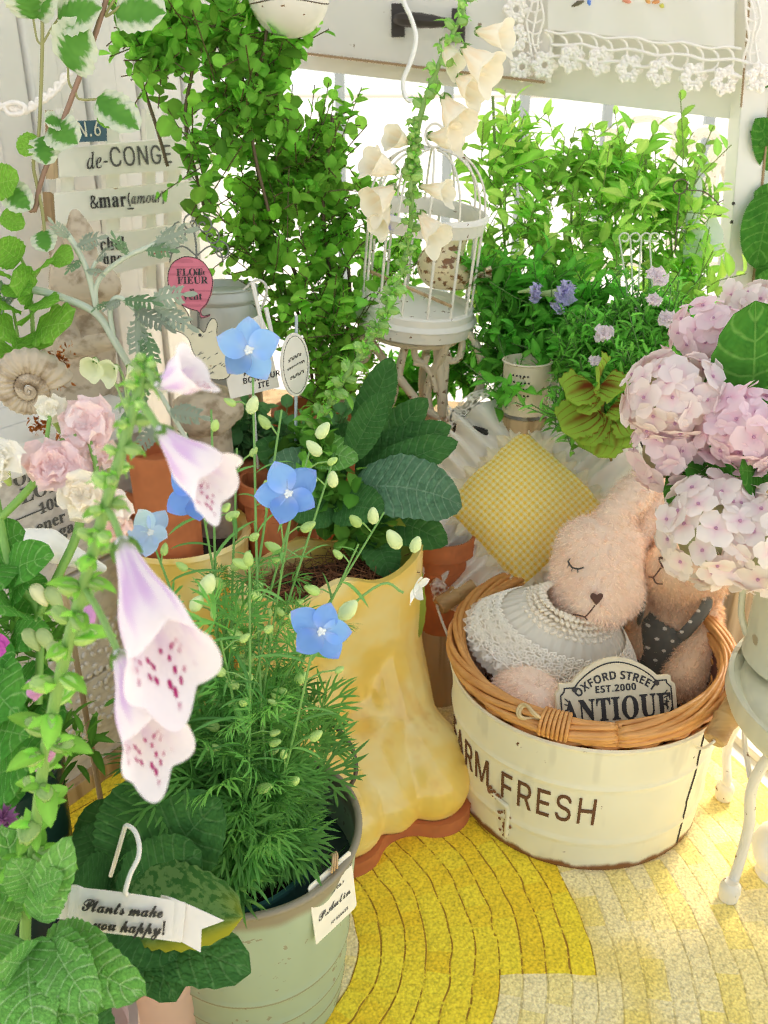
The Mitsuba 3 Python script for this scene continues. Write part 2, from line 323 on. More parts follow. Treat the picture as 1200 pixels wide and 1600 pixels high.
ptop, pbot = at(1168, 190, 1.485), at(1144, 478, 1.485); pd = (pbot - ptop) / (ptop[2] - pbot[2])
add('post', beam(ptop - pd * 0.35, ptop + pd * (ptop[2] - 0.01), 0.042, 0.05, (0, 1, 0), 0.002), whitewood, wf)
e0 = np.array([0.021, -0.026, 0])
add('worn_edge', beam(ptop - pd * 0.3 + e0, ptop + pd * (ptop[2] - 0.02) + e0, 0.0035, 0.004, (0, 1, 0), 0.001), brownedge, wf)
add('worn_edge', beam(ptop - pd * 0.3 - e0 * [1, -1, 0] * 1.0, ptop - pd * 0.02 - e0 * [1, -1, 0], 0.0025, 0.003, (0, 1, 0), 0.001), brownedge, wf)
p2 = np.array([0.052, 0.045, 0])
add('jamb', beam(ptop - pd * 0.35 + p2, ptop + pd * (ptop[2] - 0.01) + p2, 0.05, 0.03, (0, 1, 0), 0.002), M('pale_green_wood', two(pr((0.60, 0.68, 0.60), 0.5))), wf)
for yy in (318, 347):
    c = at(1146 - (yy - 318) * 0.09, yy, 1.455); add('nail_hole', trimesh.creation.icosphere(1, 0.0028).apply_translation(c), darkiron, wf)
h0, h1 = at(622, 32, 1.655), at(716, 40, 1.62)
hd = np.array([0, -0.03, 0])
add('handle', MB().tube(spline([h0, h0 + hd, h0 * 0.75 + h1 * 0.25 + hd * 1.25, (h0 + h1) / 2 + hd * 1.3, h0 * 0.25 + h1 * 0.75 + hd * 1.25, h1 + hd, h1], 20), np.array([7, 6, 6, 7, 8, 9, 9, 9, 9, 8, 8, 7, 6, 6, 6, 7, 7, 7, 8, 8]) * 0.0012, 8), darkiron, wf)
for h in (h0, h1):
    add('handle_plate', moved(rbox(0.022, 0.004, 0.048, 0.001), None, h + [0, -0.002, 0]), darkiron, wf)
# a plank bench under the window that carries the pots
sb = thing('plank_bench', 'weathered wooden bench under the window carrying the potted plants', 'bench')
for i, yy in enumerate((1.26, 1.36, 1.46)):
    add('plank', beam([-0.28, yy + 0.1, 0.30], [0.60, yy - 0.10, 0.30], 0.09, 0.02), edgewood, sb)
for bx, by in ((-0.24, 1.36), (-0.24, 1.54), (0.55, 1.20), (0.55, 1.34)):
    add('leg', moved(rbox(0.035, 0.035, 0.288), None, (bx, by, 0.144)), edgewood, sb)
# outside: pale railing posts and an ornate white chair
fp = thing('railing', 'grey upright railing bars in the bright garden outside the window', 'railing')
greypost = M('grey_post', two(pr((0.32, 0.36, 0.36), 0.5)))
for px in (532, 700, 818, 948, 1108):
    c = at(px, 190, 3.4); add('bar', moved(rbox(0.035, 0.035, 1.1), None, (c[0], c[1], 0.55)), greypost, fp, smooth=30)
c0, c1 = at(480, 190, 3.42), at(1180, 190, 3.42)
add('rail', beam([c0[0], 3.42, 1.1], [c1[0], 3.42, 1.1], 0.05, 0.05), greypost, fp)
gc = thing('garden_chair', 'ornate white iron garden chair standing outside beyond the window', 'chair')
def scroll(c, r, turns, a0, n=40, ax=(1, 0, 0), ay=(0, 0, 1), sgn=1, rmin=0.15):
    t = np.linspace(0, 1, n); a = a0 + sgn * t * turns * 2 * np.pi; rr = r * (1 - (1 - rmin) * t)
    return np.asarray(c) + np.cos(a)[:, None] * rr[:, None] * np.asarray(ax, float) + np.sin(a)[:, None] * rr[:, None] * np.asarray(ay, float)
Yc = 2.25
for pts, r in (([(1085, 215), (1100, 205), (1118, 212), (1128, 235)], 0.013), ([(1085, 215), (1078, 235), (1088, 250), (1100, 246)], 0.011), ([(1128, 235), (1120, 260), (1105, 285), (1085, 300)], 0.014),
               ([(1120, 238), (1112, 290), (1098, 345), (1095, 420)], 0.016), ([(1132, 238), (1140, 290), (1145, 340), (1146, 420)], 0.016), ([(960, 215), (985, 190), (1020, 185), (1050, 200), (1062, 240)], 0.010), ([(1062, 190), (1050, 260), (1046, 330), (1052, 420)], 0.012), ([(955, 200), (948, 270), (952, 340)], 0.012)):
    add('scroll', MB().tube(spline([at(x, y, Yc) for x, y in pts], 22), r, 8), whiteiron, gc)
add('knot', trimesh.creation.icosphere(2, 0.03).apply_translation(at(1126, 240, Yc)), whiteiron, gc)
s0 = at(1050, 400, 2.25)
add('seat', moved(rbox(0.42, 0.4, 0.02, 0.008), None, (s0[0], 2.45, 0.42)), whiteiron, gc)
for sx in (-0.18, 0.18):
    for sy in (-0.17, 0.17): add('leg', MB().tube([(s0[0] + sx, 2.45 + sy, 0.42), (s0[0] + sx * 1.2, 2.45 + sy * 1.2, 0.0)], 0.012, 6), whiteiron, gc)
# ---------------------------------------------------------------- white enamel tub with the basket of rabbits
TC = np.array([0.241, 0.892, 0.009])
def tub_col(p, n, uv):
    d = 1 - 0.16 * fbm(p.x * 14, p.y * 14, p.z * 9, 4) - 0.10 * smoothstep(0.62, 0.75, fbm(p.x * 45, p.y * 45, p.z * 12, 3))
    low = smoothstep(0.007, 0.0, p.z - 0.009 - 0.010 * fbm(p.x * 70, p.y * 70, 0, 3))
    rust = smoothstep(0.80, 0.83, fbm(p.x * 60, p.y * 60, p.z * 60, 4))
    return mix(mix(mi.Color3f(0.82, 0.78, 0.58) * d, mi.Color3f(0.16, 0.06, 0.02), rust), mi.Color3f(0.20, 0.08, 0.03), low)
M('enamel', two(pr(proc(tub_col), 0.38, specular=0.4)))
rustm = M('rust', two(pr(proc(lambda p, n, uv: mix(mi.Color3f(0.15, 0.055, 0.02), mi.Color3f(0.28, 0.12, 0.05), fbm(p.x * 200, p.y * 200, p.z * 200, 2))), 0.9)))
tub = thing('enamel_tub', 'round cream enamel tub lettered FARM FRESH holding the wicker basket', 'tub')
def tub_r(z): return 0.150 + 0.009 * np.clip(z / 0.172, 0, 1)
zz = np.linspace(0, 0.172, 60); bead = 0.0022 * np.exp(-((zz - 0.043) / 0.0035)**2) + 0.0020 * np.exp(-((zz - 0.122) / 0.003)**2)
prof = [(0.0, 0.004), (0.145, 0.004), (0.149, 0.0)] + [(tub_r(z) + b, z) for z, b in zip(zz, bead)][1:] + [(0.162, 0.176), (0.160, 0.179), (0.156, 0.176), (0.152, 0.10), (0.146, 0.008), (0.0, 0.008)]
add('body', lathe(prof, 120, TC), 'mat_enamel', tub, smooth=40)
def wrap(m, z0, a_of_x, lift=0.0004, R=tub_r):
    """bend a flat xy mesh round the tub: x -> angle, y -> height"""
    m = m.subdivide_to_size(0.006) if hasattr(m, 'subdivide_to_size') else m
    v = np.asarray(m.vertices); z = z0 + v[:, 1]; a = a_of_x(v[:, 0]); r = R(z) + lift + v[:, 2]
    return trimesh.Trimesh(np.stack([TC[0] + r * np.sin(a), TC[1] - r * np.cos(a), TC[2] + z], 1), m.faces, process=False)
txt = lettering('FARM FRESH', 0.036, 'sans', 0.0010, 0.12)
tw = txt.bounds[1, 0]
for nm, a, b in (('lettering', math.radians(-87), math.radians(-5)),):
    add(nm, wrap(txt, 0.072, lambda x: a + (b - a) * x / tw), brownink, tub, smooth=False, label='rusty brown FARM FRESH lettering')
# relief plate on the left front with rusty corners
pl = [(-1.42, 0.022), (-1.42, 0.056), (-1.36, 0.066), (-0.80, 0.066), (-0.72, 0.058), (-0.72, 0.016)]
def onb(a, z, l=0.0): r = tub_r(z) + l; return TC + [r * math.sin(a), -r * math.cos(a), z]
add('relief_plate', MB().tube(spline([onb(a, z, 0.0010) for a, z in pl], 60), 0.0030, 6), 'mat_enamel', tub, smooth=True)
rb = MB()
from shapely.geometry import Point
from shapely.ops import unary_union
for a, z, s in ((-1.33, 0.066, 1.3), (-1.25, 0.069, 0.9), (-0.86, 0.067, 1.0), (-0.80, 0.066, .8), (-0.725, 0.048, 1.2), (-0.72, 0.026, 1.1), (-0.73, 0.034, 1.0), (-0.72, 0.018, .8), (-1.2, 0.037, 0.8)):
    blob = unary_union([Point(*(rng.normal(0, 0.0042, 2) * s)).buffer(s * rng.uniform(0.0012, 0.0034), 5) for _ in range(7)])
    for q in getattr(blob, 'geoms', [blob]): rb.tri(wrap(trimesh.creation.extrude_polygon(q, 0.0005, engine='earcut'), z, lambda x: a + x / 0.16, 0.0012))
add('rust_spots', rb, rustm, tub, smooth=False, kind='stuff')
sz = np.linspace(0.008, 0.168, 26)
add('seam', MB().tube([onb(0.70 + 0.012 * math.sin(z * 70) * (z > 0.07) * (z < 0.14), z, 0.0004) for z in sz], 0.0011, 5), darkiron, tub)
handlewood = M('handle_wood', two(pr(proc(woodgrain((0.55, 0.36, 0.15), (0.36, 0.20, 0.07), 0)), 0.5)))
for side in (1, -1):
    if side > 0: c, d = at(1134, 1124, 0.752), nrm([0.55, 0.62, 0.42])
    else: c, d = at(712, 930, 1.02), nrm([0.8, 0.45, 0.33])
    pf = [(0.0, -0.028), (0.0105, -0.028), (0.0125, -0.024), (0.0115, -0.006), (0.0135, 0.0), (0.0115, 0.004), (0.0105, 0.026), (0.009, 0.028), (0, 0.028)]
    v, f = lathe(pf, 20); F = frame(np.cross(d, [0.2, 0.1, 1]), d)
    hk = add('handle', (v @ F.T + c, f), handlewood, tub, smooth=40)
    e1, e2 = c - d * 0.030, c + d * 0.030
    ear = onb(0.62 * 1.0, 0.158, 0.002) if side > 0 else onb(-1.9, 0.158, 0.002)
    ear2 = onb(1.75, 0.158, 0.002) if side > 0 else onb(-2.7, 0.158, 0.002)
    add('bail_wire', MB().tube(spline([ear, ear * 0.5 + e1 * 0.5 + [0, 0, -0.004], e1, e1 + d * 0.004], 14), 0.0017, 6), whiteiron, tub)
    add('bail_wire', MB().tube(spline([e2 - d * 0.004, e2, e2 * 0.5 + ear2 * 0.5, ear2], 14), 0.0017, 6), whiteiron, tub)
# wicker basket
def wick(p, n, uv):
    return mix(mi.Color3f(0.48, 0.19, 0.045), mi.Color3f(0.72, 0.38, 0.12), fbm(p.x * 70, p.y * 70, p.z * 220, 3))
M('wicker', two(pr(proc(wick), 0.42)))
bk = thing('wicker_basket', 'brown woven wicker basket set inside the cream enamel tub', 'basket')
BC = TC + [0.0, -0.002, 0]; tiltv = np.array([0.02, 0.05])
def bpt(r, a, z):
    x, y = r * np.sin(a), -r * np.cos(a); return np.stack([BC[0] + x, BC[1] + y, BC[2] + z + tiltv[0] * x + tiltv[1] * y], -1)
a = np.linspace(0, 2 * np.pi, 180, endpoint=False); NS = 10
for kk in range(NS):
    ph = 2 * np.pi * kk / NS + a * 1.6; rr = 0.1545 + 0.0085 * np.cos(ph) + 0.002 * np.sin(a * 5 + kk); z = 0.206 + 0.0085 * np.sin(ph) + 0.0015 * np.cos(a * 4 + 2 * kk)
    add('rim_strand', MB().tube(bpt(rr, a, z), 0.0033 + 0.0006 * (kk % 3), 6, closed=True), 'mat_wicker', bk, smooth=True)
NU = 44
for row in range(11):
    z = 0.105 + 0.0088 * row; r = 0.133 + 0.019 * row / 10
    aa = np.linspace(0, 2 * np.pi, 264, endpoint=False)
    add('weave_strand', MB().tube(bpt(r + 0.0035 * np.sin(aa * NU / 2 + np.pi * (row % 2)), aa, z + 0.0009 * np.sin(aa * 7 + row)), 0.0042, 5, closed=True), 'mat_wicker', bk, smooth=True)
for q in range(NU):
    aq = 2 * np.pi * (q + 0.5) / NU
    add('stake', MB().tube(bpt(np.array([0.127, 0.138, 0.152]), aq, np.array([0.09, 0.15, 0.20])), 0.0028, 5), 'mat_wicker', bk)
lin = M('basket_lining', two(pr((0.10, 0.035, 0.02), 0.9)))
v, f = lathe([(0, 0.012), (0.123, 0.012), (0.129, 0.10), (0.146, 0.196)], 64); v = v + BC; add('lining', (v, f), lin, bk, smooth=40)
aw = -0.42; wr = MB()
for i in range(7):
    a0 = aw + 0.028 * (i - 3); t = np.linspace(0, 2 * np.pi, 14, endpoint=False)
    wr.tube(bpt(0.1545 + 0.0135 * np.cos(t), a0 + 0.004 * np.sin(t), 0.207 + 0.0135 * np.sin(t)), 0.0024, 5, closed=True)
add('binding', wr, 'mat_wicker', bk, smooth=True)
lp = MB(); t = np.linspace(0, 2 * np.pi, 24, endpoint=False)
for s_ in (0.9, 1.15): lp.tube(bpt(0.162 + 0.004 * np.sin(2 * t), aw - 0.17 + 0.07 * s_ * np.cos(t), 0.216 + 0.0065 * s_ * np.sin(t)), 0.0018, 5, closed=True)
add('loop', lp, M('straw', two(pr((0.62, 0.48, 0.25), 0.6))), bk, smooth=True)
# plaque in the basket
pq = thing('plaque', 'small cream sign lettered OXFORD STREET EST.2000 ANTIQUE propped inside the basket', 'sign')
po = at(964, 1100, 0.783); px_ = nrm([1, 0.10, 0.03]); py_ = nrm(np.cross([0, 0.1, 0], px_) + [-0.03, 0.42, 0.9]); S = 0.00073
def arch(hw, h0, h1, ins=0.0):
    x = np.linspace(-1, 1, 41); top = [(xx * hw * 0.72, h0 + (h1 - h0) * math.cos(xx * math.pi / 2)**0.8) for xx in x]
    return [(-hw, -60), (-hw, h0 * 0.62), (-hw * 0.93, h0 * 0.78), (-hw * 0.93, h0), (-hw * 0.74, h0)] + top + [(hw * 0.74, h0), (hw * 0.93, h0), (hw * 0.93, h0 * 0.78), (hw, h0 * 0.62), (hw, -60)]
from shapely.geometry import Polygon
A = Polygon(np.array(arch(88, 34, 66)) * S).buffer(0.0015)
def put(m, dz=0.0): return on_plane(m, po + nrm(np.cross(px_, py_)) * dz, px_, py_)
plaq = M('plaque_cream', two(pr((0.66, 0.58, 0.40), 0.5)))
add('board', put(prism(A, 0.006), -0.006), plaq, pq, smooth=False)
inn = A.buffer(-0.0045); add('border', put(prism(inn.difference(inn.buffer(-0.0013)), 0.0008), 0.0002), black, pq, smooth=False)
m = centred(lettering('ANTIQUE', 0.024, 'serif', 0.0008, 0.05, 1)); m.apply_scale([0.74, 1, 1]); add('lettering', put(moved(m, None, (0, -0.016, 0)), 0.0002), black, pq, smooth=False)
m = centred(lettering('EST.2000', 0.0072, 'bold', 0.0008, 0.05)); add('lettering', put(moved(m, None, (0, 0.0135, 0)), 0.0002), black, pq, smooth=False)
m = centred(lettering('OXFORD STREET', 0.0085, 'bold', 0.0008, 0.03)); v = m.vertices; Ra = 0.060
m.vertices = np.stack([np.sin(v[:, 0] / Ra * 0.92) * (Ra + v[:, 1]), np.cos(v[:, 0] / Ra * 0.92) * (Ra + v[:, 1]) - Ra + 0.0265, v[:, 2]], 1)
add('lettering', put(m, 0.0002), black, pq, smooth=False)
for sx in (-1, 1):
    add('rivet', put(trimesh.creation.cylinder(0.0028, 0.002).apply_translation([sx * 0.045, 0.019, 0.0008])), darkiron, pq, smooth=False)
    for j in range(4):
        m = moved(rbox(0.0055, 0.0013, 0.0006, 0.0002), frame([math.cos(0.5 * j - 0.7) * sx, math.sin(0.5 * j - 0.7), 0], [0, 0, 1]), (sx * 0.0545, 0.001 + 0.005 * (j - 1.5), 0.0005)); add('sunburst_line', put(m), black, pq, smooth=False)
# ---------------------------------------------------------------- pair of yellow boots (one glazed planter)
from shapely.geometry import Polygon, Point
from shapely.ops import unary_union
bh = nrm([0.50, -0.866, 0.0]); bs = np.array([-bh[1] * -1, 0, 0]); bs = np.array([0.866, 0.50, 0.0])     # heading of the toes, and sideways
BO = np.array([-0.064, 0.928, 0.009])
def glaze_col(p, n, uv):
    a = fbm(p.x * 16, p.y * 16, p.z * 16, 4); b = fbm(p.x * 50 + 3, p.y * 50, p.z * 7, 3)
    c = mix(mi.Color3f(0.80, 0.56, 0.12), mi.Color3f(0.83, 0.71, 0.34), smoothstep(0.35, 0.7, a) * 0.8)
    return mix(c, mi.Color3f(0.66, 0.36, 0.05), smoothstep(0.55, 0.85, b) * 0.45)
M('yellow_glaze', two(bump(pr(proc(glaze_col), 0.13, clearcoat=0.6, clearcoat_gloss=0.9, specular=0.5), lambda p, n, uv: fbm(p.x * 28, p.y * 28, p.z * 28, 2), 0.0011, 8e-4)))
def boots(name, O, bh, bs, label, h=0.312, s=1.0, rimwave=0.011):
    key = thing(name, label, 'planter')
    def W(a, b, z): return O + s * (np.asarray(bh) * a + np.asarray(bs) * b) + [0, 0, z * s]
    J, B = {}, []
    for i, sd in enumerate((-1, 1)):
        o = sd * 0.058
        for n_, a, b, z, r in (('top', -0.004, o * 0.98, h, 0.064), ('mid', 0.0, o, 0.17, 0.061), ('ank', 0.006, o, 0.095, 0.060), ('heel', -0.012, o, 0.045, 0.052), ('ins', 0.058, o, 0.070, 0.053), ('ball', 0.112, o * 1.0, 0.050, 0.054), ('bl2', 0.118, o * 1.02 + 0.012 * sd, 0.048, 0.052), ('toe', 0.138, o * 1.0, 0.046, 0.048)):
            J[f'{n_}{i}'] = (W(a, b, z), r * s)
        B += [(f'top{i}', f'mid{i}'), (f'mid{i}', f'ank{i}'), (f'ank{i}', f'heel{i}', f'ins{i}'), (f'mid{i}', f'ank{i}', f'ins{i}'), (f'heel{i}', f'ins{i}', f'ball{i}', f'bl2{i}'), (f'ball{i}', f'bl2{i}', f'toe{i}')]
    for n_, a, z, r in (('c1', 0.006, 0.20, 0.061), ('c2', 0.016, 0.06, 0.056), ('c5', 0.040, 0.105, 0.055), ('c3', 0.085, 0.062, 0.056), ('c4', 0.136, 0.044, 0.042)): J[n_] = (W(a, 0, z), r * s)
    B += [('top0', 'top1', 'mid0', 'mid1'), ('mid0', 'mid1', 'ank0', 'ank1'), ('ank0', 'ank1', 'ins0', 'ins1'), ('ins0', 'ins1', 'c3', 'c4'), ('c2', 'c3', 'c4')]
    body = hullball(J, B, 0.008, 34, 2)
    m = manifold3d.Manifold(manifold3d.Mesh(np.asarray(body.vertices, np.float32), np.asarray(body.faces, np.uint32)))
    if m.is_empty(): raise ValueError('boots')
    inn = manifold3d.Manifold.hull_points(np.vstack([trimesh.creation.icosphere(2, r).vertices + p for p, r in [(W(-0.004, o * 0.058, z), rr * s) for o in (-1, 1) for z, rr in ((h + 0.10, 0.0585), (0.16, 0.050))]]))
    m = m - inn
    # wavy rim: everything above it is cut away
    q = np.linspace(-0.16, 0.16, 65); zr = h - 0.020 + rimwave * np.cos(q / 0.058 * np.pi + 0.35) * np.clip(np.abs(q) * 9, 0.55, 1) - 0.004 * np.sin(q * 60)
    cut = prism(np.vstack([np.stack([q, zr], 1), [(0.16, h + 0.3), (-0.16, h + 0.3)]]) * s, 0.5 * s, np.stack([bs, [0, 0, 1.0], np.cross(bs, [0, 0, 1.0])], 1), O - np.cross(bs, [0, 0, 1.0]) * 0.25 * s)
    m = m - manifold3d.Manifold(manifold3d.Mesh(np.asarray(cut.vertices, np.float32), np.asarray(cut.faces, np.uint32)))
    base = manifold3d.Manifold.cube((2, 2, 1), True).translate((float(O[0]), float(O[1]), float(O[2] + 0.019 * s - 0.5)))
    m = m - base
    gm = m.to_mesh(); t = trimesh.Trimesh(gm.vert_properties[:, :3], gm.tri_verts, process=True)
    add('body', t, 'mat_yellow_glaze', key, smooth=50)
    fp = []
    for sd in (-1, 1):
        o = sd * 0.058
        fp += [unary_union([Point(*(W(-0.012, o, 0)[:2])).buffer(0.050 * s), Point(*(W(0.118, o * 1.08 + 0.006 * sd, 0)[:2])).buffer(0.051 * s)]).convex_hull, unary_union([Point(*(W(0.118, o * 1.08 + 0.006 * sd, 0)[:2])).buffer(0.051 * s), Point(*(W(0.142, o * 1.06, 0)[:2])).buffer(0.042 * s)]).convex_hull]
    F = unary_union(fp).buffer(0.045 * s).buffer(-0.0425 * s)
    add('sole', prism(F, 0.019 * s, None, (0, 0, O[2])), terracotta, key, smooth=40, label='bare terracotta sole edge')
    v, f = lathe([(0, 0), (0.05, 0.004), (0.056, 0.0)], 40); v = v * [2.05 * s, 1.0 * s, 1.0]
    R = np.stack([bs, bh, [0, 0, 1.0]], 1)
    add('soil', (v @ R.T + W(-0.004, 0, h - 0.055), f), soilm, key, smooth=True)
    return key, W
boot, BW_ = boots('boot_planter', BO, bh, bs, 'pair of glazed yellow rubber boots planter holding the pale foxglove beside the tub')
# coconut fibre filling the boots
fb = MB(); r_ = np.random.default_rng(3)
for _ in range(420):
    c = BW_(r_.uniform(-0.045, 0.035), r_.uniform(-0.10, 0.10), 0.262 + r_.uniform(-0.006, 0.016)); d = nrm(r_.normal(0, 1, 3) * [1, 1, 0.35]); e = nrm(r_.normal(0, 1, 3) * [1, 1, 0.4])
    L = r_.uniform(0.012, 0.035); fb.tube(spline([c - d * L, c + e * 0.008, c + d * L], 6), 0.0006, 3)
add('coconut_fibre', fb, M('coir', two(pr(proc(lambda p, n, uv: mix(mi.Color3f(0.36, 0.15, 0.06), mi.Color3f(0.12, 0.05, 0.025), noise(p.x * 300, p.y * 300, p.z * 300))), 0.9))), boot, smooth=True, kind='stuff')
# terracotta shards standing in the planting behind
for (x, y, Y, w, h_, nm_, lb, cat) in ((425, 800, 0.99, 0.036, 0.10, 'terracotta_pot', 'tall terracotta pot standing behind the yellow boots on the left', 'pot'), (692, 880, 1.07, 0.040, 0.10, 'terracotta_pot', 'plain terracotta pot standing between the boots and the basket', 'pot'), (262, 800, 1.02, 0.055, 0.11, 'terracotta_pot', 'dark terracotta pot behind the light blue flowers on the left', 'pot')):
    k_ = thing(nm_, lb, cat); c = at(x, y, Y)
    v, f = lathe([(0, -h_), (w * 0.72, -h_), (w * 0.92, 0.02), (w * 1.06, 0.02), (w * 1.06, 0.045), (w * 0.95, 0.045), (w * 0.9, 0.0), (w * 0.6, -0.01), (0, -0.012)], 40)
    v = v * [1, 1, (c[2] - 0.009 + 0.0) / h_ if False else 1.0]; add('body', (v + c - [0, 0, 0.0], f), terracotta, k_, smooth=40)
    v, f = lathe([(0, -c[2] + 0.009), (w * 0.8, -c[2] + 0.009), (w * 0.75, -h_ + 0.002)], 30); add('stand', (v + c, f), edgewood, k_, smooth=40)
    v, f = lathe([(0, 0.024), (w * 0.93, 0.022)], 24); add('soil', (v + c, f), soilm, k_)
# second yellow planter behind on the left
ky = thing('yellow_pot', 'yellow glazed pot behind the larkspur at the left of the boots', 'pot'); c = at(292, 900, 0.96)
v, f = lathe([(0, -0.24), (0.062, -0.24), (0.070, -0.10), (0.078, 0.055), (0.082, 0.06), (0.080, 0.066), (0.072, 0.06), (0.066, 0.03), (0, 0.03)], 48); v[:, 2] = np.where(v[:, 2] < -0.2, -c[2] + 0.009, v[:, 2])
add('body', (v + c, f), 'mat_yellow_glaze', ky, smooth=40)
v, f = lathe([(0, 0.036), (0.068, 0.034)], 24); add('soil', (v + c, f), soilm, ky)
# ---------------------------------------------------------------- sage green bucket
def sage(p, n, uv):
    z = p.z; rim = smoothstep(0.192, 0.203, z + 0.006 * fbm(p.x * 60, p.y * 60, 0, 3)); spk = smoothstep(0.70, 0.74, fbm(p.x * 110, p.y * 110, p.z * 110, 4))
    low = smoothstep(0.018, 0.008, z + 0.006 * noise(p.x * 60, p.y * 60, 1))
    c = mi.Color3f(0.36, 0.44, 0.30) * (1 - 0.14 * fbm(p.x * 20, p.y * 20, p.z * 8, 3))
    bd = smoothstep(0.0016, 0.0004, dr.minimum(dr.abs(z - 0.093), dr.minimum(dr.abs(z - 0.036), dr.abs(z - 0.060))))
    return mix(mix(c, mi.Color3f(0.22, 0.15, 0.10), dr.maximum(rim * 0.75, spk * 0.6)), mi.Color3f(0.20, 0.13, 0.06), dr.maximum(low, bd * 0.55))
M('sage_metal', two(pr(proc(sage), 0.45)))
SC = np.array([-0.121, 0.602, 0.009])
bu = thing('green_bucket', 'sage green metal bucket with a rusty rim and a paper tag', 'bucket')
def sb_r(z): return 0.079 + 0.019 * np.clip(z / 0.2, 0, 1)
zz = np.linspace(0, 0.2, 70); bead = sum(0.0016 * np.exp(-((zz - q) / 0.003)**2) for q in (0.084, 0.051, 0.027))
t = np.linspace(-0.6, 1.25, 12) * np.pi
prof = [(0, 0.006), (0.075, 0.006), (0.0775, 0)] + list(zip(sb_r(zz) + bead, zz))[1:] + [(0.0985 + 0.0035 * math.cos(q), 0.2035 + 0.0035 * math.sin(q)) for q in t] + [(0.094, 0.17), (0.084, 0.08), (0.074, 0.01), (0, 0.01)]
add('body', lathe(prof, 110, SC), 'mat_sage_metal', bu, smooth=40)
v, f = lathe([(0, 0.155), (0.093, 0.155)], 40, SC); add('inner_shadow_liner', (v, f), darkplastic, bu)  # dark disc added as the shade between bucket and inner pot
ip = SC + [-0.016, -0.004, 0]
v, f = lathe([(0.066, 0.10), (0.0755, 0.183), (0.0785, 0.185), (0.0785, 0.189), (0.0745, 0.189), (0.071, 0.16), (0.0, 0.16)], 64, ip); add('plastic_pot', (v, f), tealplastic, bu, smooth=40, label='teal plastic nursery pot inside the bucket')
v, f = lathe([(0, 0.168), (0.05, 0.166), (0.071, 0.160)], 40, ip); v[:, 2] += 0.004 * nnoise(v * 120); add('soil', (v, f), soilm, bu, smooth=True)
ea = np.array([SC[0] + 0.082, SC[1] + 0.062, SC[2] + 0.198])
add('handle', MB().tube(spline([ea + [0.002, -0.004, -0.01], ea + [0.012, 0.002, 0.008], ea + [0.008, 0.014, 0.030], ea + [-0.012, 0.03, 0.046], ea + [-0.03, 0.046, 0.040]], 24), 0.0022, 7), wirem, bu)
# paper tag
tg = thing('paper_tag', 'cream paper tag lettered Rue de L eglise tied to the bucket rim', 'tag')
c0 = atd(519, 1352, 0.742); tx = nrm(atd(552, 1351, 0.760) - atd(484, 1412, 0.725)); ty = nrm(atd(484, 1412, 0.725) - atd(491, 1494, 0.745))
def tp(x, y, d=0.0): return c0 + tx * x + ty * y + nrm(np.cross(tx, ty)) * d
TW, TH = 0.050, 0.064; ctr = (tp(0, 0) + 0) - ty * (TH / 2 + 0.001) - tx * 0.001
tagm = M('paper', two(pr((0.80, 0.76, 0.62), 0.8)))
poly = Polygon([(-TW / 2, -TH / 2), (TW / 2 - 0.003, -TH / 2), (TW / 2, -TH / 2 + 0.002), (TW / 2, TH / 2 - 0.002), (TW / 2 - 0.002, TH / 2), (-TW / 2 + 0.002, TH / 2), (-TW / 2, TH / 2 - 0.002)])
def tput(m, dz=0.0): return on_plane(m, ctr + nrm(np.cross(tx, ty)) * dz, tx, ty)
add('card', tput(prism(poly, 0.0010), -0.001), tagm, tg, smooth=False)
for tt, st, hh, yy in (('Rue de L\u2019eglise', 'italic', 0.0054, 0.0165), ('<AILES co.>', 'bold', 0.0036, 0.0055), ('P.Aulin', 'script', 0.0078, -0.011), ('N\u00b0 024433', 'sans', 0.0028, -0.0255)):
    m = centred(lettering(tt, hh, st, 0.0003)); add('lettering', tput(moved(m, None, (0.004 if yy < -0.02 else 0, yy, 0)), 0.0002), greyink, tg, smooth=False)
tw_ = M('twine', two(pr((0.50, 0.34, 0.17), 0.9)))
kn = MB()
for j in range(3): kn.tube(spline([tp(-0.003 + 0.003 * j, -0.004, 0.002), tp(-0.006 + 0.003 * j, 0.004, 0.006), tp(0.001 + 0.002 * j, 0.010, 0.001), tp(0.004, 0.003, -0.006)], 14), 0.0011, 5)
add('twine', kn, tw_, tg, smooth=True)
# ---------------------------------------------------------------- yellow gingham cushion with a lace frill
cu = thing('cushion', 'yellow gingham cushion with a cream lace frill leaning behind the basket', 'cushion')
PO = at(818, 792, 1.085); ez = nrm([-0.10, -0.80, 0.60]); ex0 = nrm(np.cross([0, 0, 1.0], ez)); ey0 = np.cross(ez, ex0)
q = math.radians(47); ex = ex0 * math.cos(q) + ey0 * math.sin(q); ey = -ex0 * math.sin(q) + ey0 * math.cos(q); HS = 0.079
def ging(p, n, uv):
    a = dr.floor(uv.x * 44) ; b = dr.floor(uv.y * 44); fa = a - 2 * dr.floor(a / 2); fb = b - 2 * dr.floor(b / 2)
    s_ = fa + fb; w = 0.9 + 0.2 * noise(uv.x * 300, uv.y * 300, 0)
    return mix(mi.Color3f(0.94, 0.82, 0.40), mi.Color3f(0.92, 0.61, 0.06), s_ * 0.5) * w
M('gingham', two(bump(pr(proc(ging), 0.9, sheen=0.5), lambda p, n, uv: noise(uv.x * 300, uv.y * 300, 0), 0.0004)))
g1 = np.linspace(-1, 1, 41); U, V = np.meshgrid(g1, g1, indexing='ij'); puf = np.clip((1 - U**2) * (1 - V**2), 0, 1)**0.55
pin = 1 - 0.05 * (1 - np.abs(V)) * 0 ; wr_ = 0.0022 * np.sin(9 * (U + V * 0.4)) * (1 - puf) + 0.003 * (nnoise(np.stack([U * 4, V * 4, U * 0], -1)) - 0.5)
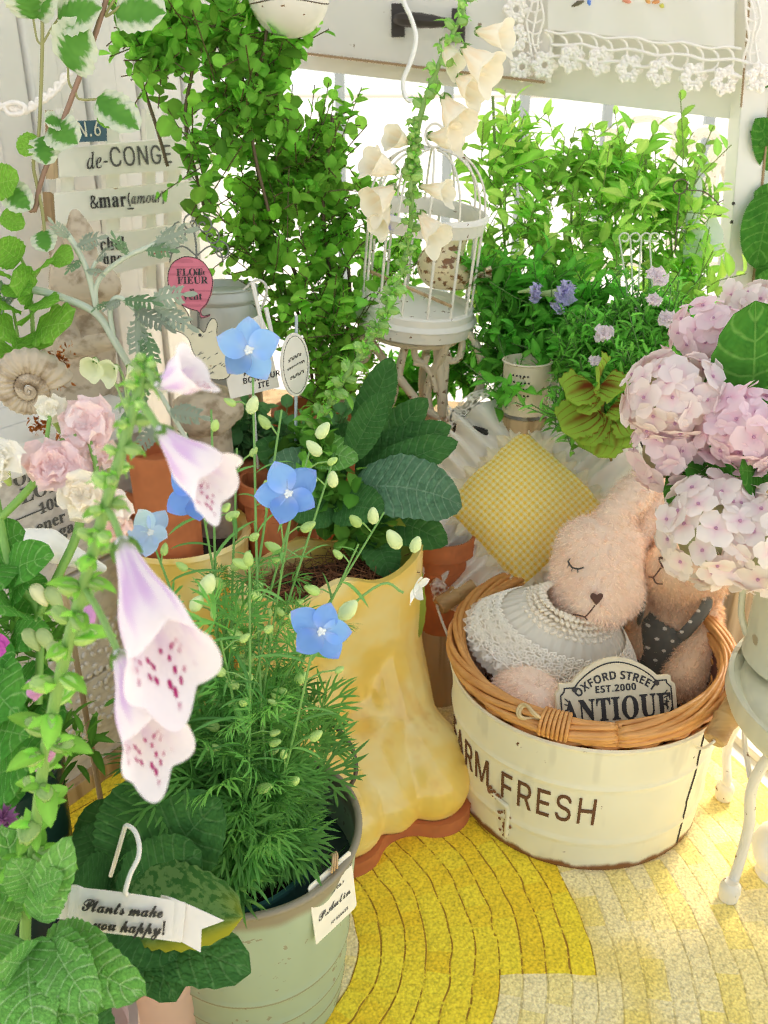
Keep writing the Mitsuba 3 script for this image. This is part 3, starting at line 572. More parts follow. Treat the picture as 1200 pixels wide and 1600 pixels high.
def qgrid(n, m):
    i, j = np.meshgrid(np.arange(n - 1), np.arange(m - 1), indexing='ij'); return np.stack([i * m + j, (i + 1) * m + j, (i + 1) * m + j + 1, i * m + j + 1], -1).reshape(-1, 4)
mb = MB()
for sg in (1, -1):
    P = PO + (U[..., None] * ex + V[..., None] * ey) * HS + ez * (sg * (0.038 * puf + wr_))[..., None]
    f = qgrid(41, 41); mb.add(P, f if sg > 0 else f[:, ::-1], None, np.stack([U * .5 + .5, V * .5 + .5], -1))
add('cover', mb, 'mat_gingham', cu, smooth=True)
def perimeter(n, hs, rc=0.012):
    t = np.linspace(0, 4, n, endpoint=False); k = t.astype(int); f = (t - k) * 2 - 1
    c = [(1, 1), (-1, 1), (-1, -1), (1, -1)]; out = np.zeros((n, 2)); nn = np.zeros((n, 2))
    for i in range(n):
        a, b = np.array(c[k[i]]), np.array(c[(k[i] + 1) % 4]); out[i] = (a + b) / 2 + (b - a) / 2 * f[i]; m_ = (a + b) / 2.0
        nn[i] = m_ + 0.85 * (b - a) / 2 * np.sign(f[i]) * max(0, (abs(f[i]) - 0.55) / 0.45)
    return out * hs, nrm(nn)
NP = 420; pp, pn = perimeter(NP, HS * 0.99)
def frill(r0, r1, nr, amp, freq, seed, zoff=0.0, lift=0.02):
    r = np.random.default_rng(seed); ph = np.cumsum(0.6 + 0.8 * r.random(NP)) / NP * freq * 2 * np.pi / 1.0
    rows = []
    for j in range(nr):
        s_ = j / (nr - 1); d = r0 + (r1 - r0) * s_; w = amp * s_**0.8 * np.sin(ph) + 0.006 * s_ * np.sin(ph * 0.31 + 1)
        d2 = d + 0.006 * s_ * np.cos(ph * 0.5); p2 = pp + pn * d2[:, None] if np.ndim(d2) else pp + pn * d2
        rows.append(PO + p2[:, :1] * ex + p2[:, 1:] * ey + ez * (w + zoff - lift * s_**2)[:, None] + np.stack([ex[0] * 0 + 0 * w] * 3, 1))
    P = np.stack(rows, 1); i, j = np.meshgrid(np.arange(NP), np.arange(nr - 1), indexing='ij'); i2 = (i + 1) % NP
    return P, np.stack([i * nr + j, i2 * nr + j, i2 * nr + j + 1, i * nr + j + 1], -1).reshape(-1, 4), np.stack(np.meshgrid(np.arange(NP) / 9.0, np.linspace(0, 1, nr), indexing='ij'), -1)
P, f, u = frill(-0.003, 0.070, 12, 0.015, 25, 1, 0.0, 0.006); mb = MB(); mb.add(P, f, (0.86, 0.83, 0.74)); add('frill', mb, clothm, cu, smooth=True)
P, f, u = frill(0.068, 0.090, 5, 0.0155, 25, 1, 0.0, 0.008); mb = MB(); mb.add(P, f, None, u * [2.0, 3.4]); add('lace_edge', mb, lacem, cu, smooth=True)
P, f, u = frill(-0.004, 0.009, 4, 0.0026, 60, 4, 0.006, 0.0); mb = MB(); mb.add(P, f, (0.80, 0.74, 0.56)); add('ruched_edge', mb, clothm, cu, smooth=True)
# ---------------------------------------------------------------- plush rabbits
furm = M('plush', two(pr(VC, 0.95, sheen=0.6)), True)
felt = M('felt_brown', two(pr((0.10, 0.045, 0.030), 0.9)))
PK, TN = np.array([0.88, 0.69, 0.54]), np.array([0.78, 0.55, 0.36])
def plush(name, label, J, B, col, nf, L, comb, cat='soft toy', length=0.007):
    key = thing(name, label, cat); t = hullball(J, B, length, 10)
    mb = MB(); mb.add(t.vertices, t.faces, col * 0.92); add('body', mb, furm, key, smooth=True)
    fm = MB(); fur(t, nf, L, 0.00045, fm, col, np.random.default_rng(11), comb, 0.35); add('fur', fm, furm, key, smooth=False, kind='stuff')
    return key, t
def surf(t, px, py, lift=0.002):
    o = CAM; d = nrm(ray(px, py)); loc, _, fi = t.ray.intersects_location([o], [d]); k = np.argmin(((loc - o)**2).sum(1)); n = t.face_normals[[_i for _i in [fi[k]]]][0]
    return loc[k] + n * lift, n
def stroke(t, pts, r, lift=0.003):
    P = np.array([surf(t, x, y, lift)[0] for x, y in pts]); return spline(P, 4 * len(pts))
J = {'h1': (at(926, 862, .945), .043), 'h2': (at(932, 902, .925), .046), 'h3': (at(952, 852, .955), .038), 'mz': (at(926, 944, .888), .028), 'mz2': (at(944, 950, .888), .023), 'ck': (at(902, 928, .92), .034), 'ck2': (at(962, 922, .92), .033),
     'e1': (at(955, 812, .955), .019), 'e1m': (at(988, 775, .985), .022), 'e1t': (at(1032, 725, 1.03), .012), 'e2': (at(985, 850, .965), .018), 'e2m': (at(1010, 815, .99), .019), 'e2t': (at(1035, 765, 1.02), .012),
     'nk': (at(898, 972, .945), .030), 'ch': (at(872, 1010, .935), .042), 'bt': (at(850, 1060, .93), .048), 'a1': (at(850, 985, .945), .024), 'a2': (at(785, 1000, .935), .024), 'a3': (at(742, 1020, .93), .027), 'r1': (at(930, 1000, .915), .022), 'r2': (at(905, 1065, .85), .020),
     'l1': (at(850, 1085, .90), .032), 'l2': (at(822, 1092, .83), .040), 'l3': (at(838, 1106, .812), .036), 'p1': (at(905, 1090, .89), .030), 'p2': (at(905, 1120, .83), .032)}
B = [('h1', 'h2', 'h3'), ('h2', 'mz', 'mz2', 'ck', 'ck2'), ('h1', 'h2', 'ck'), ('h3', 'h2', 'ck2'), ('h3', 'e1'), ('e1', 'e1m'), ('e1m', 'e1t'), ('h3', 'e2'), ('e2', 'e2m'), ('e2m', 'e2t'), ('h2', 'nk'), ('nk', 'ch'), ('ch', 'bt'), ('ch', 'a1'), ('a1', 'a2'), ('a2', 'a3'), ('ch', 'r1'), ('r1', 'r2'), ('bt', 'l1'), ('l1', 'l2'), ('l2', 'l3'), ('bt', 'p1'), ('p1', 'p2')]
ra, tA = plush('toy_rabbit', 'pink plush rabbit with closed eyes wearing a white lace dress, lying in the basket', J, B, PK, 36000, 0.0072, (-0.15, -0.1, -0.75))
def face(key, t, nose, eye, eye2, mouth, chin, sc=1.0):
    p, n = surf(t, *nose, 0.004); e = frame(nrm(np.cross([0, 0, 1.0], n)), n); h = [(0, -1), (0.5, -0.45), (0.92, 0.15), (0.85, 0.6), (0.45, 0.72), (0, 0.45), (-0.45, 0.72), (-0.85, 0.6), (-0.92, 0.15), (-0.5, -0.45)]
    m = prism(spline(np.array(h) * 0.0072 * sc, 40, True), 0.0045); add('nose', moved(m, np.stack([e[:, 0], np.cross(n, e[:, 0]), n], 1), p - n * 0.001), felt, key, smooth=40)
    mm = MB()
    for seg in mouth: mm.tube(stroke(t, seg, 0, 0.0055), 0.0009, 5)
    add('mouth', mm, felt, key)
    for ey_ in (eye, eye2):
        if ey_ is None: continue
        em = MB(); pts = stroke(t, ey_[0], 0, 0.0065); em.tube(pts, 0.0010, 5)
        for a, b in ey_[1]: em.tube(stroke(t, [a, ((a[0] + b[0]) / 2, (a[1] + b[1]) / 2), b], 0, 0.007), np.linspace(0.0009, 0.0004, 12), 4)
        add('eyelashes', em, black, key)
face(ra, tA, (931, 936), ([(893, 879), (899, 888), (908, 891), (915, 889)], [((893, 879), (897, 874)), ((895, 883), (892, 889)), ((900, 888), (899, 896)), ((906, 891), (907, 898))]), None,
     [[(929, 945), (922, 955), (916, 961)], [(916, 961), (908, 958), (901, 958)], [(916, 961), (919, 965)]], None)
# dress: pleated skirt, lace cape, gathered collar
dn = at(890, 952, .895); dax = nrm(at(842, 1045, .915) - dn); dF = frame(dax, nrm(np.array([0.1, -1.0, 0.55])))
def skirt(r0, r1, L0_, L1_, npl, amp, n=360, m=10, a0=-math.pi, a1=math.pi, bend=0.35, el=1.0, dd=0.0):
    an = np.linspace(a0, a1, n); s_ = np.linspace(0, 1, m); A_, S_ = np.meshgrid(an, s_, indexing='ij')
    r = r0 + (r1 - r0) * S_**0.8 + amp * S_**0.7 * np.sin(A_ * npl); x = L0_ + (L1_ - L0_) * S_**(1 + bend) + dd
    P = dn + x[..., None] * dF[:, 0] + (r * np.sin(A_) * el)[..., None] * dF[:, 1] + (r * np.cos(A_) * 0.8)[..., None] * dF[:, 2]
    return P, qgrid(n, m), np.stack([A_ * 6, S_ * 3], -1)
P, f, u = skirt(0.034, 0.102, 0.0, 0.075, 60, 0.0017); mb = MB(); mb.add(P, f, (0.84, 0.80, 0.70)); add('dress', mb, clothm, ra, smooth=True)
P, f, u = skirt(0.034, 0.088, -0.004, 0.044, 34, 0.0022, el=1.05); mb = MB(); mb.add(P, f, (0.80, 0.75, 0.64)); add('cape', mb, clothm, ra, smooth=True)
P, f, u = skirt(0.082, 0.104, 0.036, 0.058, 34, 0.0024, m=4, el=1.05); mb = MB(); mb.add(P + dF[:, 2] * 0.002, f, None, u * [2.4, 2.0]); add('lace_hem', mb, lacem, ra, smooth=True)
def capept(a_, s_): r = 0.034 + (0.0965 - 0.034) * s_**0.8; x = -0.006 + 0.052 * s_**1.35; return dn + x[..., None] * dF[:, 0] + (r * np.sin(a_) * 1.05)[..., None] * dF[:, 1] + ((r * np.cos(a_)) * .8 + .003)[..., None] * dF[:, 2]
lacet = M('lace_thread', two(pr((0.90, 0.86, 0.76), 0.9))); lq = np.linspace(0, 2 * np.pi, 20, endpoint=False)
for row, (s0, ds) in enumerate(((.62, .060), (.79, .065), (.96, .055))):
    nn_ = int(26 + 16 * s0); mb = MB()
    for i in range(nn_):
        a0 = -2.4 + 4.8 * (i + .5 * (row % 2)) / nn_; w = 2.0 / nn_
        mb.tube(capept(a0 + w * np.cos(lq) * (1 + .25 * np.cos(5 * lq)), s0 + ds * np.sin(lq) * (1 + .25 * np.cos(5 * lq))), 0.0009, 4, closed=True); mb.tube(capept(a0 + w * .4 * np.cos(lq), s0 + ds * .4 * np.sin(lq)), 0.0008, 4, closed=True)
    mb.tube(capept(np.linspace(-2.5, 2.5, 160), np.full(160, s0 + .085) + .012 * np.sin(np.linspace(-2.5, 2.5, 160) * 30)), .0008, 4); add('lace_trim', mb, lacet, ra, smooth=True, kind='stuff')
for j, (r0, z0) in enumerate(((0.036, -0.012), (0.040, -0.006), (0.045, 0.000), (0.050, 0.006))):
    an = np.linspace(-math.pi, math.pi, 300, endpoint=False); rr = r0 + 0.004 * np.sin(an * 40 + j * 1.5)
    add('collar_ruche', MB().tube(dn + (z0 + 0.0014 * np.cos(an * 46))[:, None] * dF[:, 0] + (rr * np.sin(an) * 1.05)[:, None] * dF[:, 1] + (rr * np.cos(an) * 0.85)[:, None] * dF[:, 2], 0.0022, 5, closed=True), M(f'collar{j}', two(pr((0.80, 0.72, 0.58), 0.9))), ra, smooth=True)
# second rabbit in grey dotted dungarees
J = {'h1': (at(1066, 852, .985), .050), 'h2': (at(1072, 885, .965), .050), 'mz': (at(1040, 890, .930), .026), 'mz2': (at(1064, 900, .930), .028), 'ck': (at(1050, 900, .955), .038), 'ck2': (at(1092, 905, .955), .034), 'e1': (at(1050, 815, 1.0), .018), 'e1t': (at(1040, 760, 1.04), .014), 'e2': (at(1090, 810, 1.0), .018), 'e2t': (at(1105, 750, 1.04), .014),
     'nk': (at(1056, 940, .965), .032), 'ch': (at(1050, 985, .955), .043), 'bt': (at(1035, 1050, .955), .050), 'a1': (at(1100, 955, .955), .022), 'a2': (at(1098, 1005, .915), .023), 'a3': (at(1068, 1062, .875), .024), 'g1': (at(1010, 955, .965), .020), 'g2': (at(1000, 1010, .945), .020)}
B = [('h1', 'h2'), ('h2', 'mz', 'mz2', 'ck'), ('h2', 'ck', 'ck2'), ('h1', 'e1'), ('e1', 'e1t'), ('h1', 'e2'), ('e2', 'e2t'), ('h2', 'nk'), ('nk', 'ch'), ('ch', 'bt'), ('ch', 'a1'), ('a1', 'a2'), ('a2', 'a3'), ('ch', 'g1'), ('g1', 'g2')]
rb2, tB = plush('toy_rabbit', 'tan plush rabbit in grey dotted dungarees behind the pink rabbit, half hidden by hydrangea', J, B, TN, 26000, 0.0058, (0.05, -0.1, -0.75))
face(rb2, tB, (1038, 880), None, None, [[(1034, 888), (1028, 896), (1024, 900)], [(1024, 900), (1028, 907), (1036, 909)], [(1024, 900), (1018, 899)]], None, 0.95)
# dungarees: the torso's own surface, pushed out, cut by a bib line
tt = hullball({k: (p, r + (0.006 if k in ('ch', 'bt') else 0.0)) for k, (p, r) in J.items() if k in ('nk', 'ch', 'bt')}, [('nk', 'ch'), ('ch', 'bt')], 0.005, 8)
zb = J['ch'][0][2] + 0.022; sel = tt.triangles_center[:, 2] < zb + 0.010 * np.abs(tt.triangles_center[:, 0] - J['ch'][0][0]) / 0.03
db = tt.submesh([np.nonzero(sel)[0]], append=True)
def dots(p, n, uv):
    u_, v_ = p.x * 62 + p.z * 0, p.z * 70 + p.y * 20; rowi = dr.floor(v_); u2 = u_ + 0.5 * (rowi - 2 * dr.floor(rowi / 2)); fu, fv = u2 - dr.floor(u2) - 0.5, v_ - rowi - 0.5
    return mix(mi.Color3f(0.15, 0.145, 0.12), mi.Color3f(0.74, 0.70, 0.60), dr.select(fu * fu + fv * fv < 0.020, 1.0, 0.0))
M('dotted_cloth', two(pr(proc(dots), 0.9)))
v, f = np.asarray(db.vertices), np.asarray(db.faces)
add('dungarees', (v, f), 'mat_dotted_cloth', rb2, smooth=True)
for a_, b_ in (((1000, 958), (1006, 935)), ((1062, 985), (1105, 942))):
    pa_, pb_ = surf(tt, a_[0], a_[1] + 12, 0.002)[0], at(b_[0], b_[1], .915); add('strap', MB().add(*tube(spline([pa_, pa_ * .5 + pb_ * .5 + [0, -0.004, 0], pb_, pb_ + [0.004, 0.03, 0.01]], 12), 0.0075, 8, squash=0.3)), 'mat_dotted_cloth', rb2, smooth=True)
def pl(pts, Y, n=24):
    return spline([at(p[0], p[1], p[2] if len(p) > 2 else Y) for p in pts], n)
# ---------------------------------------------------------------- white iron table at the right with an enamel can
tbl = thing('iron_table', 'small round pale enamel topped iron table with curved legs at the right edge', 'table')
TX = np.array([0.498, 0.715, 0.26])
def entop(p, n, uv):
    m = fbm(p.x * 30, p.y * 30, p.z * 30, 4); r = smoothstep(0.72, 0.78, m)
    return mix(mi.Color3f(0.68, 0.66, 0.48) * (1 - 0.15 * fbm(p.x * 80, p.y * 80, 0, 2)), mi.Color3f(0.34, 0.24, 0.10), r * 0.7)
M('pale_enamel', two(pr(proc(entop), 0.35)))
add('top', lathe([(0, 0), (0.132, 0.001), (0.140, -0.003), (0.148, 0.006), (0.153, 0.006), (0.154, -0.012), (0.150, -0.022), (0.10, -0.022), (0, -0.02)], 72, TX), 'mat_pale_enamel', tbl, smooth=40)
f1, f2 = onz(1140, 1392, 0.02), onz(1132, 1236, 0.02)
for pts in ([TX + [-0.10, -0.02, -0.02], at(1196, 1190, 0.70), at(1174, 1235, 0.705), at(1170, 1290, 0.715), at(1156, 1345, 0.715), f1], [TX + [-0.07, 0.10, -0.02], at(1152, 1130, 0.87), at(1136, 1170, 0.88), f2 + [0, 0, 0.02], f2],
            [TX + [0.12, 0.05, -0.02], TX + [0.13, 0.09, -0.12], TX + [0.12, 0.08, -0.18], TX + [0.15, 0.10, -0.245]], [TX + [0.08, -0.10, -0.02], TX + [0.09, -0.12, -0.12], TX + [0.08, -0.10, -0.18], TX + [0.10, -0.13, -0.245]]):
    k_ = add('leg', MB().tube(spline(pts, 30), 0.0058, 8), whiteiron, tbl, smooth=True); e = np.array(pts[-1])
    add('foot', lathe([(0, 0.014), (0.007, 0.014), (0.0105, 0.009), (0.0115, 0.003), (0.010, -0.010), (0, -0.011)], 18, e), whiteiron, k_)
add('brace', MB().tube(spline([TX + [-0.13, 0.02, -0.02], at(1163, 1150, 0.74), at(1172, 1215, 0.708)], 14), 0.0030, 6), whiteiron, tbl)
can = thing('enamel_can', 'pale cream enamel can on the iron table holding the pink hydrangea', 'can')
CC = np.array([0.443, 0.775, 0.266]); v, f = lathe([(0, 0), (0.066, 0), (0.069, 0.004), (0.068, 0.012), (0.067, 0.10), (0.062, 0.13), (0.052, 0.145), (0.054, 0.155), (0.050, 0.155), (0.048, 0.14), (0, 0.135)], 64, CC)
add('body', (v, f), 'mat_pale_enamel', can, smooth=40)
add('handle', MB().tube(spline([CC + [-0.062, -0.01, 0.13], CC + [-0.074, 0.02, 0.10], CC + [-0.072, 0.026, 0.05], CC + [-0.064, 0.02, 0.022]], 20), 0.0035, 6), 'mat_pale_enamel', can, smooth=True)
bl = thing('white_ornament', 'rounded white stone ornament on the rug at the right edge', 'ornament'); c = onz(1212, 1395, 0.0)
t_ = trimesh.creation.icosphere(3, 1.0); v = t_.vertices * [0.030, 0.03, 0.036] * (1 + 0.18 * (nfbm(t_.vertices * 1.7, 2)[:, None] - 0.5)); add('body', (v + c + [0.006, 0.02, 0.044], t_.faces), M('white_stone', two(pr((0.80, 0.79, 0.76), 0.6))), bl, smooth=True)
add('base', lathe([(0, 0.0), (0.022, 0.0), (0.020, 0.012), (0, 0.014)], 24, c + [0.006, 0.02, 0.009]), 'mat_white_stone', bl, smooth=40)
# ---------------------------------------------------------------- bird cage on an iron pedestal
cg = thing('bird_cage', 'chipped white metal bird cage with an open dome on the ornate pedestal', 'bird cage')
CG = at(650, 486, 1.27); tl = trimesh.transformations.rotation_matrix(math.radians(5), [0, 1, 0])[:3, :3] @ trimesh.transformations.rotation_matrix(math.radians(5), [1, 0, 0])[:3, :3]
def cgp(r, a, z): return CG + np.stack([r * np.sin(a), -r * np.cos(a), z + 0 * np.asarray(a, float)], -1) @ tl.T
v, f = lathe([(0, -0.022), (0.080, -0.022), (0.084, -0.020), (0.085, -0.008), (0.087, -0.004), (0.084, 0.0), (0.082, 0.002), (0.082, 0.011), (0.079, 0.013), (0.074, 0.013), (0.070, 0.008), (0, 0.008)], 72)
v[:, 2] -= 0.0012 * np.maximum(0, np.sin(np.arctan2(v[:, 1], v[:, 0]) * 36)) * (v[:, 2] < -0.018)
add('base', (v @ tl.T + CG, f), whiteiron, cg, smooth=40)
for i in range(14):
    a_ = 2 * math.pi * (i + 0.35) / 14
    add('bar', MB().tube(cgp(0.0770, a_, 0.0)[None] + np.linspace(0.008, 0.125, 5)[:, None] * tl[:, 2], 0.0019, 6), whiteiron, cg)
v, f = lathe([(0.076, 0.118), (0.079, 0.118), (0.081, 0.128), (0.083, 0.134), (0.085, 0.135), (0.083, 0.139), (0.079, 0.141), (0.076, 0.136)], 72, closed=True); add('band', (v @ tl.T + CG, f), whiteiron, cg, smooth=40)
for i in range(12):
    a_ = 2 * math.pi * i / 12; q = np.linspace(0, 1, 14); rr, zz_ = 0.078 * np.cos(q * 1.5)**0.8, 0.138 + 0.078 * np.sin(q * 1.57)
    add('dome_wire', MB().tube(np.array([cgp(r, a_, z) for r, z in zip(rr, zz_)]), 0.0016, 6), whiteiron, cg, smooth=True)
q = np.linspace(0, 2 * np.pi, 24, endpoint=False); add('hanging_ring', MB().tube(cgp(0, 0, 0.232) + np.stack([0.012 * np.cos(q), 0 * q, 0.014 * np.sin(q)], 1), 0.0018, 6, closed=True), whiteiron, cg)
add('perch', MB().tube([cgp(0.078, -1.9, 0.045), cgp(0.078, 0.6, 0.03)], 0.0025, 6), edgewood, cg)
bird = thing('ceramic_bird', 'mottled cream ceramic bird sitting inside the white cage', 'ornament')
def mott(p, n, uv): return mix(mi.Color3f(0.70, 0.60, 0.38), mi.Color3f(0.22, 0.10, 0.035), smoothstep(0.50, 0.62, fbm(p.x * 130, p.y * 130, p.z * 130, 4)))
M('mottled', two(pr(proc(mott), 0.3)))
J = {'b': (at(688, 415, 1.29), .033), 'b2': (at(708, 425, 1.29), .026), 'n': (at(705, 385, 1.29), .019), 'h': (at(712, 368, 1.285), .018), 'k': (at(722, 370, 1.275), .004), 't': (at(735, 435, 1.29), .014), 't2': (at(762, 434, 1.29), .006)}
t_ = hullball(J, [('b', 'b2'), ('b', 'n'), ('n', 'h'), ('h', 'k'), ('b2', 't'), ('t', 't2')], 0.006, 8); add('body', t_, 'mat_mottled', bird, smooth=True)
for j in range(3): add('tail_feather', MB().tube(pl([(735, 428 + 5 * j), (755, 424 + 7 * j), (768, 420 + 10 * j)], 1.265, 8), np.linspace(0.003, 0.0045, 8), 6), 'mat_mottled', bird, smooth=True)
ps = thing('pedestal', 'cream painted ornate cast iron pedestal of scrolls under the bird cage', 'stand')
Yp = 1.235
for pts, r in (([(682, 512), (684, 540), (688, 580), (691, 620), (692, 652)], .0078), ([(690, 515), (697, 560), (693, 620)], .005), ([(684, 520), (662, 524), (648, 540), (650, 560), (663, 566), (668, 554)], .0048), ([(692, 518), (712, 516), (722, 532), (718, 558), (704, 564), (698, 552)], .0052), ([(706, 520), (728, 520), (742, 536), (752, 560), (753, 592), (742, 622), (722, 643), (694, 655)], .0062),
               ([(622, 588), (640, 612), (662, 638), (692, 656)], .0062), ([(646, 566), (664, 572), (676, 590), (682, 612)], .0045), ([(692, 654), (716, 652), (730, 664), (733, 682), (748, 702)], .0072), ([(708, 668), (712, 686), (730, 694), (740, 712)], .005), ([(690, 655), (668, 690), (660, 720)], .006), ([(640, 520), (628, 560), (622, 590)], .006), ([(555, 522), (546, 560), (548, 600), (530, 640), (515, 665)], .008), ([(560, 524), (575, 540), (572, 560), (558, 566)], .005)):
    add('scroll', MB().add(*tube(pl(pts, Yp + (0.02 if pts[0][0] < 600 else 0), 26), r, 8)), creamiron, ps, smooth=True)
for a_ in (0.4, 2.5, 4.6): add('rear_leg', MB().tube(spline([CG + [0.07 * math.sin(a_), 0.07 * math.cos(a_), -0.03], CG + [0.03 * math.sin(a_), 0.03 * math.cos(a_), -0.12], CG + [0.10 * math.sin(a_), 0.06 * math.cos(a_), -0.22], [CG[0] + 0.13 * math.sin(a_), CG[1] + 0.06 * math.cos(a_), 0.31]], 20), 0.006, 7), creamiron, ps, smooth=True)
v, f = lathe([(0, -0.024), (0.066, -0.024), (0.070, -0.028), (0.066, -0.034), (0, -0.034)], 48); add('plate', (v @ tl.T + CG, f), creamiron, ps, smooth=40)
# ---------------------------------------------------------------- hanging bowl, hook, lace cloth
hb = thing('hanging_bowl', 'round white hanging bowl at the top of the window', 'bowl'); c = at(451, -12, 1.22); R = 0.0485
v, f = lathe([(R * math.sin(q), -R * math.cos(q)) for q in np.linspace(0, 1.55, 24)] + [(R * 1.05, 0.002), (R * 1.05, 0.006), (R * 0.95, 0.005), (R * 0.93, 0.0), (0, -0.006)], 56, c); add('body', (v, f), whiteiron, hb, smooth=40)
q = np.linspace(0, 2 * np.pi, 60, endpoint=False); add('rim_line', MB().tube(c + np.stack([R * 0.968 * np.cos(q), R * 0.968 * np.sin(q), 0 * q - 0.012 + 0.0015 * np.sin(q * 3)], 1), 0.0008, 5, closed=True), wirem, hb)
for a_ in (0, 2.1, 4.2): add('cord', MB().tube([c + [R * math.cos(a_), R * math.sin(a_), 0.004], c + [0, 0, 0.25]], 0.0012, 5), wirem, hb)
hk = thing('hook', 'white curved metal hook hanging in front of the window panel', 'hook')
hw_ = M('hook_white', two(pr((0.82, 0.81, 0.78), 0.4)))
add('wire', MB().tube(pl([(628, -40), (630, 0), (642, 28), (650, 60), (642, 95), (630, 125), (632, 148), (640, 158), (646, 150)], 1.33, 40), 0.0032, 7), hw_, hk, smooth=True)
lc = thing('lace_cloth', 'white cloth with crochet flower border hanging over the window frame top right', 'cloth')
def CL(px, py): return at(px, py, 1.56 - (px - 850) / 350 * 0.13)
cl = np.array([[CL(856 + (1148 - 856) * a_ - 6 * (1 - b_) * 0, (46 + 29 * a_) + (-130 * b_)) + [0, 0.002 * math.sin(a_ * 20 + b_ * 3), 0] for b_ in np.linspace(0, 1, 12)] for a_ in np.linspace(0, 1, 30)])
mb = MB(); mb.add(cl, qgrid(30, 12), (0.82, 0.80, 0.75)); add('linen', mb, clothm, lc, smooth=True)
thr = M('crochet', two(pr((0.86, 0.82, 0.77), 0.9)))
def netrow(top, bot):
    pts = []
    for i in range(len(top) - 1): pts += [top[i], bot[i]]
    return pts
nx = 13; rows = []
for j, d in enumerate((0, 20, 40)):
    rows.append([(850 + (1158 - 850) * (i + 0.5 * (j % 2)) / nx, 48 + 30 * i / nx + d + (3 * math.sin(i * 1.9 + j))) for i in range(nx + 1)])
for j in range(2):
    for i in range(nx):
        A_, B_ = rows[j], rows[j + 1]; k_ = [A_[i], B_[i]]; add('mesh_thread', MB().tube(pl(k_, 0, 5) if False else spline([CL(*A_[i]), CL((A_[i][0] + B_[i][0]) / 2 + 4, (A_[i][1] + B_[i][1]) / 2), CL(*B_[i])], 7), 0.0018, 5), thr, lc, smooth=True)
for j in range(3): add('border_thread', MB().tube(spline([CL(*p) + [0, -0.002, 0] for p in rows[j]], 60), 0.0020 + 0.0003 * j, 5), thr, lc, smooth=True)
for sgn, xs in ((-1, 835), (1, 1176)):
    for k_ in range(3): add('border_thread', MB().tube(spline([CL(xs + sgn * (9 * k_ - 10) + 5 * math.sin(y * 0.07 + k_), y + (30 if sgn > 0 else 0)) for y in (90 - 14 * (k_ == 0), 60, 30, 0, -40)], 30), 0.002, 5), thr, lc, smooth=True)
    for y in range(-20, 95, 17): add('mesh_thread', MB().tube(spline([CL(xs - sgn * 12, y + (30 if sgn > 0 else 0)), CL(xs, y + 6 + (30 if sgn > 0 else 0)), CL(xs + sgn * 12, y + (30 if sgn > 0 else 0))], 7), 0.0017, 5), thr, lc, smooth=True)
for (fx, fy) in ((815, 105), (850, 102), (892, 92), (936, 96), (982, 108), (1030, 113), (1082, 121), (1131, 126), (1184, 121), (805, 60), (806, 15)):
    fl = MB(); c = CL(fx, fy) + [0, -0.004, 0]; q = np.linspace(0, 2 * np.pi, 60, endpoint=False)
    for rr, th in ((0.0075, 0.0026), (0.0125, 0.0032), (0.0165, 0.0026)):
        w = rr * (1 + 0.16 * np.sin(q * 6 + fx)); fl.tube(c + np.stack([w * np.cos(q), 0.002 * np.sin(q * 12), w * np.sin(q)], 1), th * (1 + 0.25 * np.sin(q * 24)), 5, closed=True)
    add('crochet_flower', fl, thr, lc, smooth=True)
for (x0, y0, x1, y1, col) in ((893, 10, 912, 2, (0.12, 0.10, 0.06)), (918, 0, 921, 9, (0.10, 0.22, 0.65)), (972, 1, 985, 4, (0.75, 0.30, 0.20)), (1008, 0, 1015, 5, (0.75, 0.38, 0.12)), (1018, 4, 1030, 3, (0.70, 0.30, 0.12)), (1030, 8, 1036, 12, (0.65, 0.6, 0.12))):
    add('embroidery', MB().tube([CL(x0, y0) + [0, -0.003, 0], CL((x0 + x1) / 2, (y0 + y1) / 2 - 1) + [0, -0.004, 0], CL(x1, y1) + [0, -0.003, 0]], [0.0014, 0.0034, 0.0012], 6, c=col), vcm, lc, smooth=True)
# ---------------------------------------------------------------- slatted sign on the left
sg = thing('slatted_sign', 'cream slatted wooden sign lettered de CONGE and mar amour on the left wall', 'sign')
SGA, SGB = at(80, 300, 1.20), at(300, 300, 1.44); SGN = nrm(np.cross(SGB - SGA, [0.0, 0.04, 1.0]))
def SG(px, py):
    d = ray(px, py); return CAM + d * (((SGA - CAM) @ SGN) / (d @ SGN))
def plank4(tl_, tr, br, bl_, th=0.016): return quadpanel([SG(*bl_), SG(*br), SG(*tr), SG(*tl_)], th)
for q4 in (((90, 233), (312, 212), (312, 264), (92, 278)), ((84, 303), (312, 282), (312, 328), (87, 351)), ((138, 371), (312, 347), (312, 398), (140, 437))): add('slat', plank4(*q4), whitewood2, sg, smooth=20)
for x0, x1 in ((92, 113), (164, 186), (228, 243), (262, 284)):
    o = np.array([-0.004, 0.022, 0]); p = [SG(x0, 455) + o, SG(x1, 455) + o, SG(x1 - 2, 170) + o, SG(x0 - 2, 170) + o]; add('upright', quadpanel(p, 0.008), whitewood2, sg, smooth=20)
add('side_edge', quadpanel([SG(81, 352), SG(87, 351), SG(84, 303), SG(79, 300)], 0.014), edgewood, sg, smooth=20)
add('side_edge', quadpanel([SG(84, 280), SG(91, 278), SG(89, 233), SG(83, 172)], 0.014), edgewood, sg, smooth=20)
dx = nrm(SG(300, 215) - SG(92, 233)); dz = nrm(np.cross(np.cross([0, 0, 1.0], dx) * -1, dx)); dz = dz if dz[2] > 0 else -dz
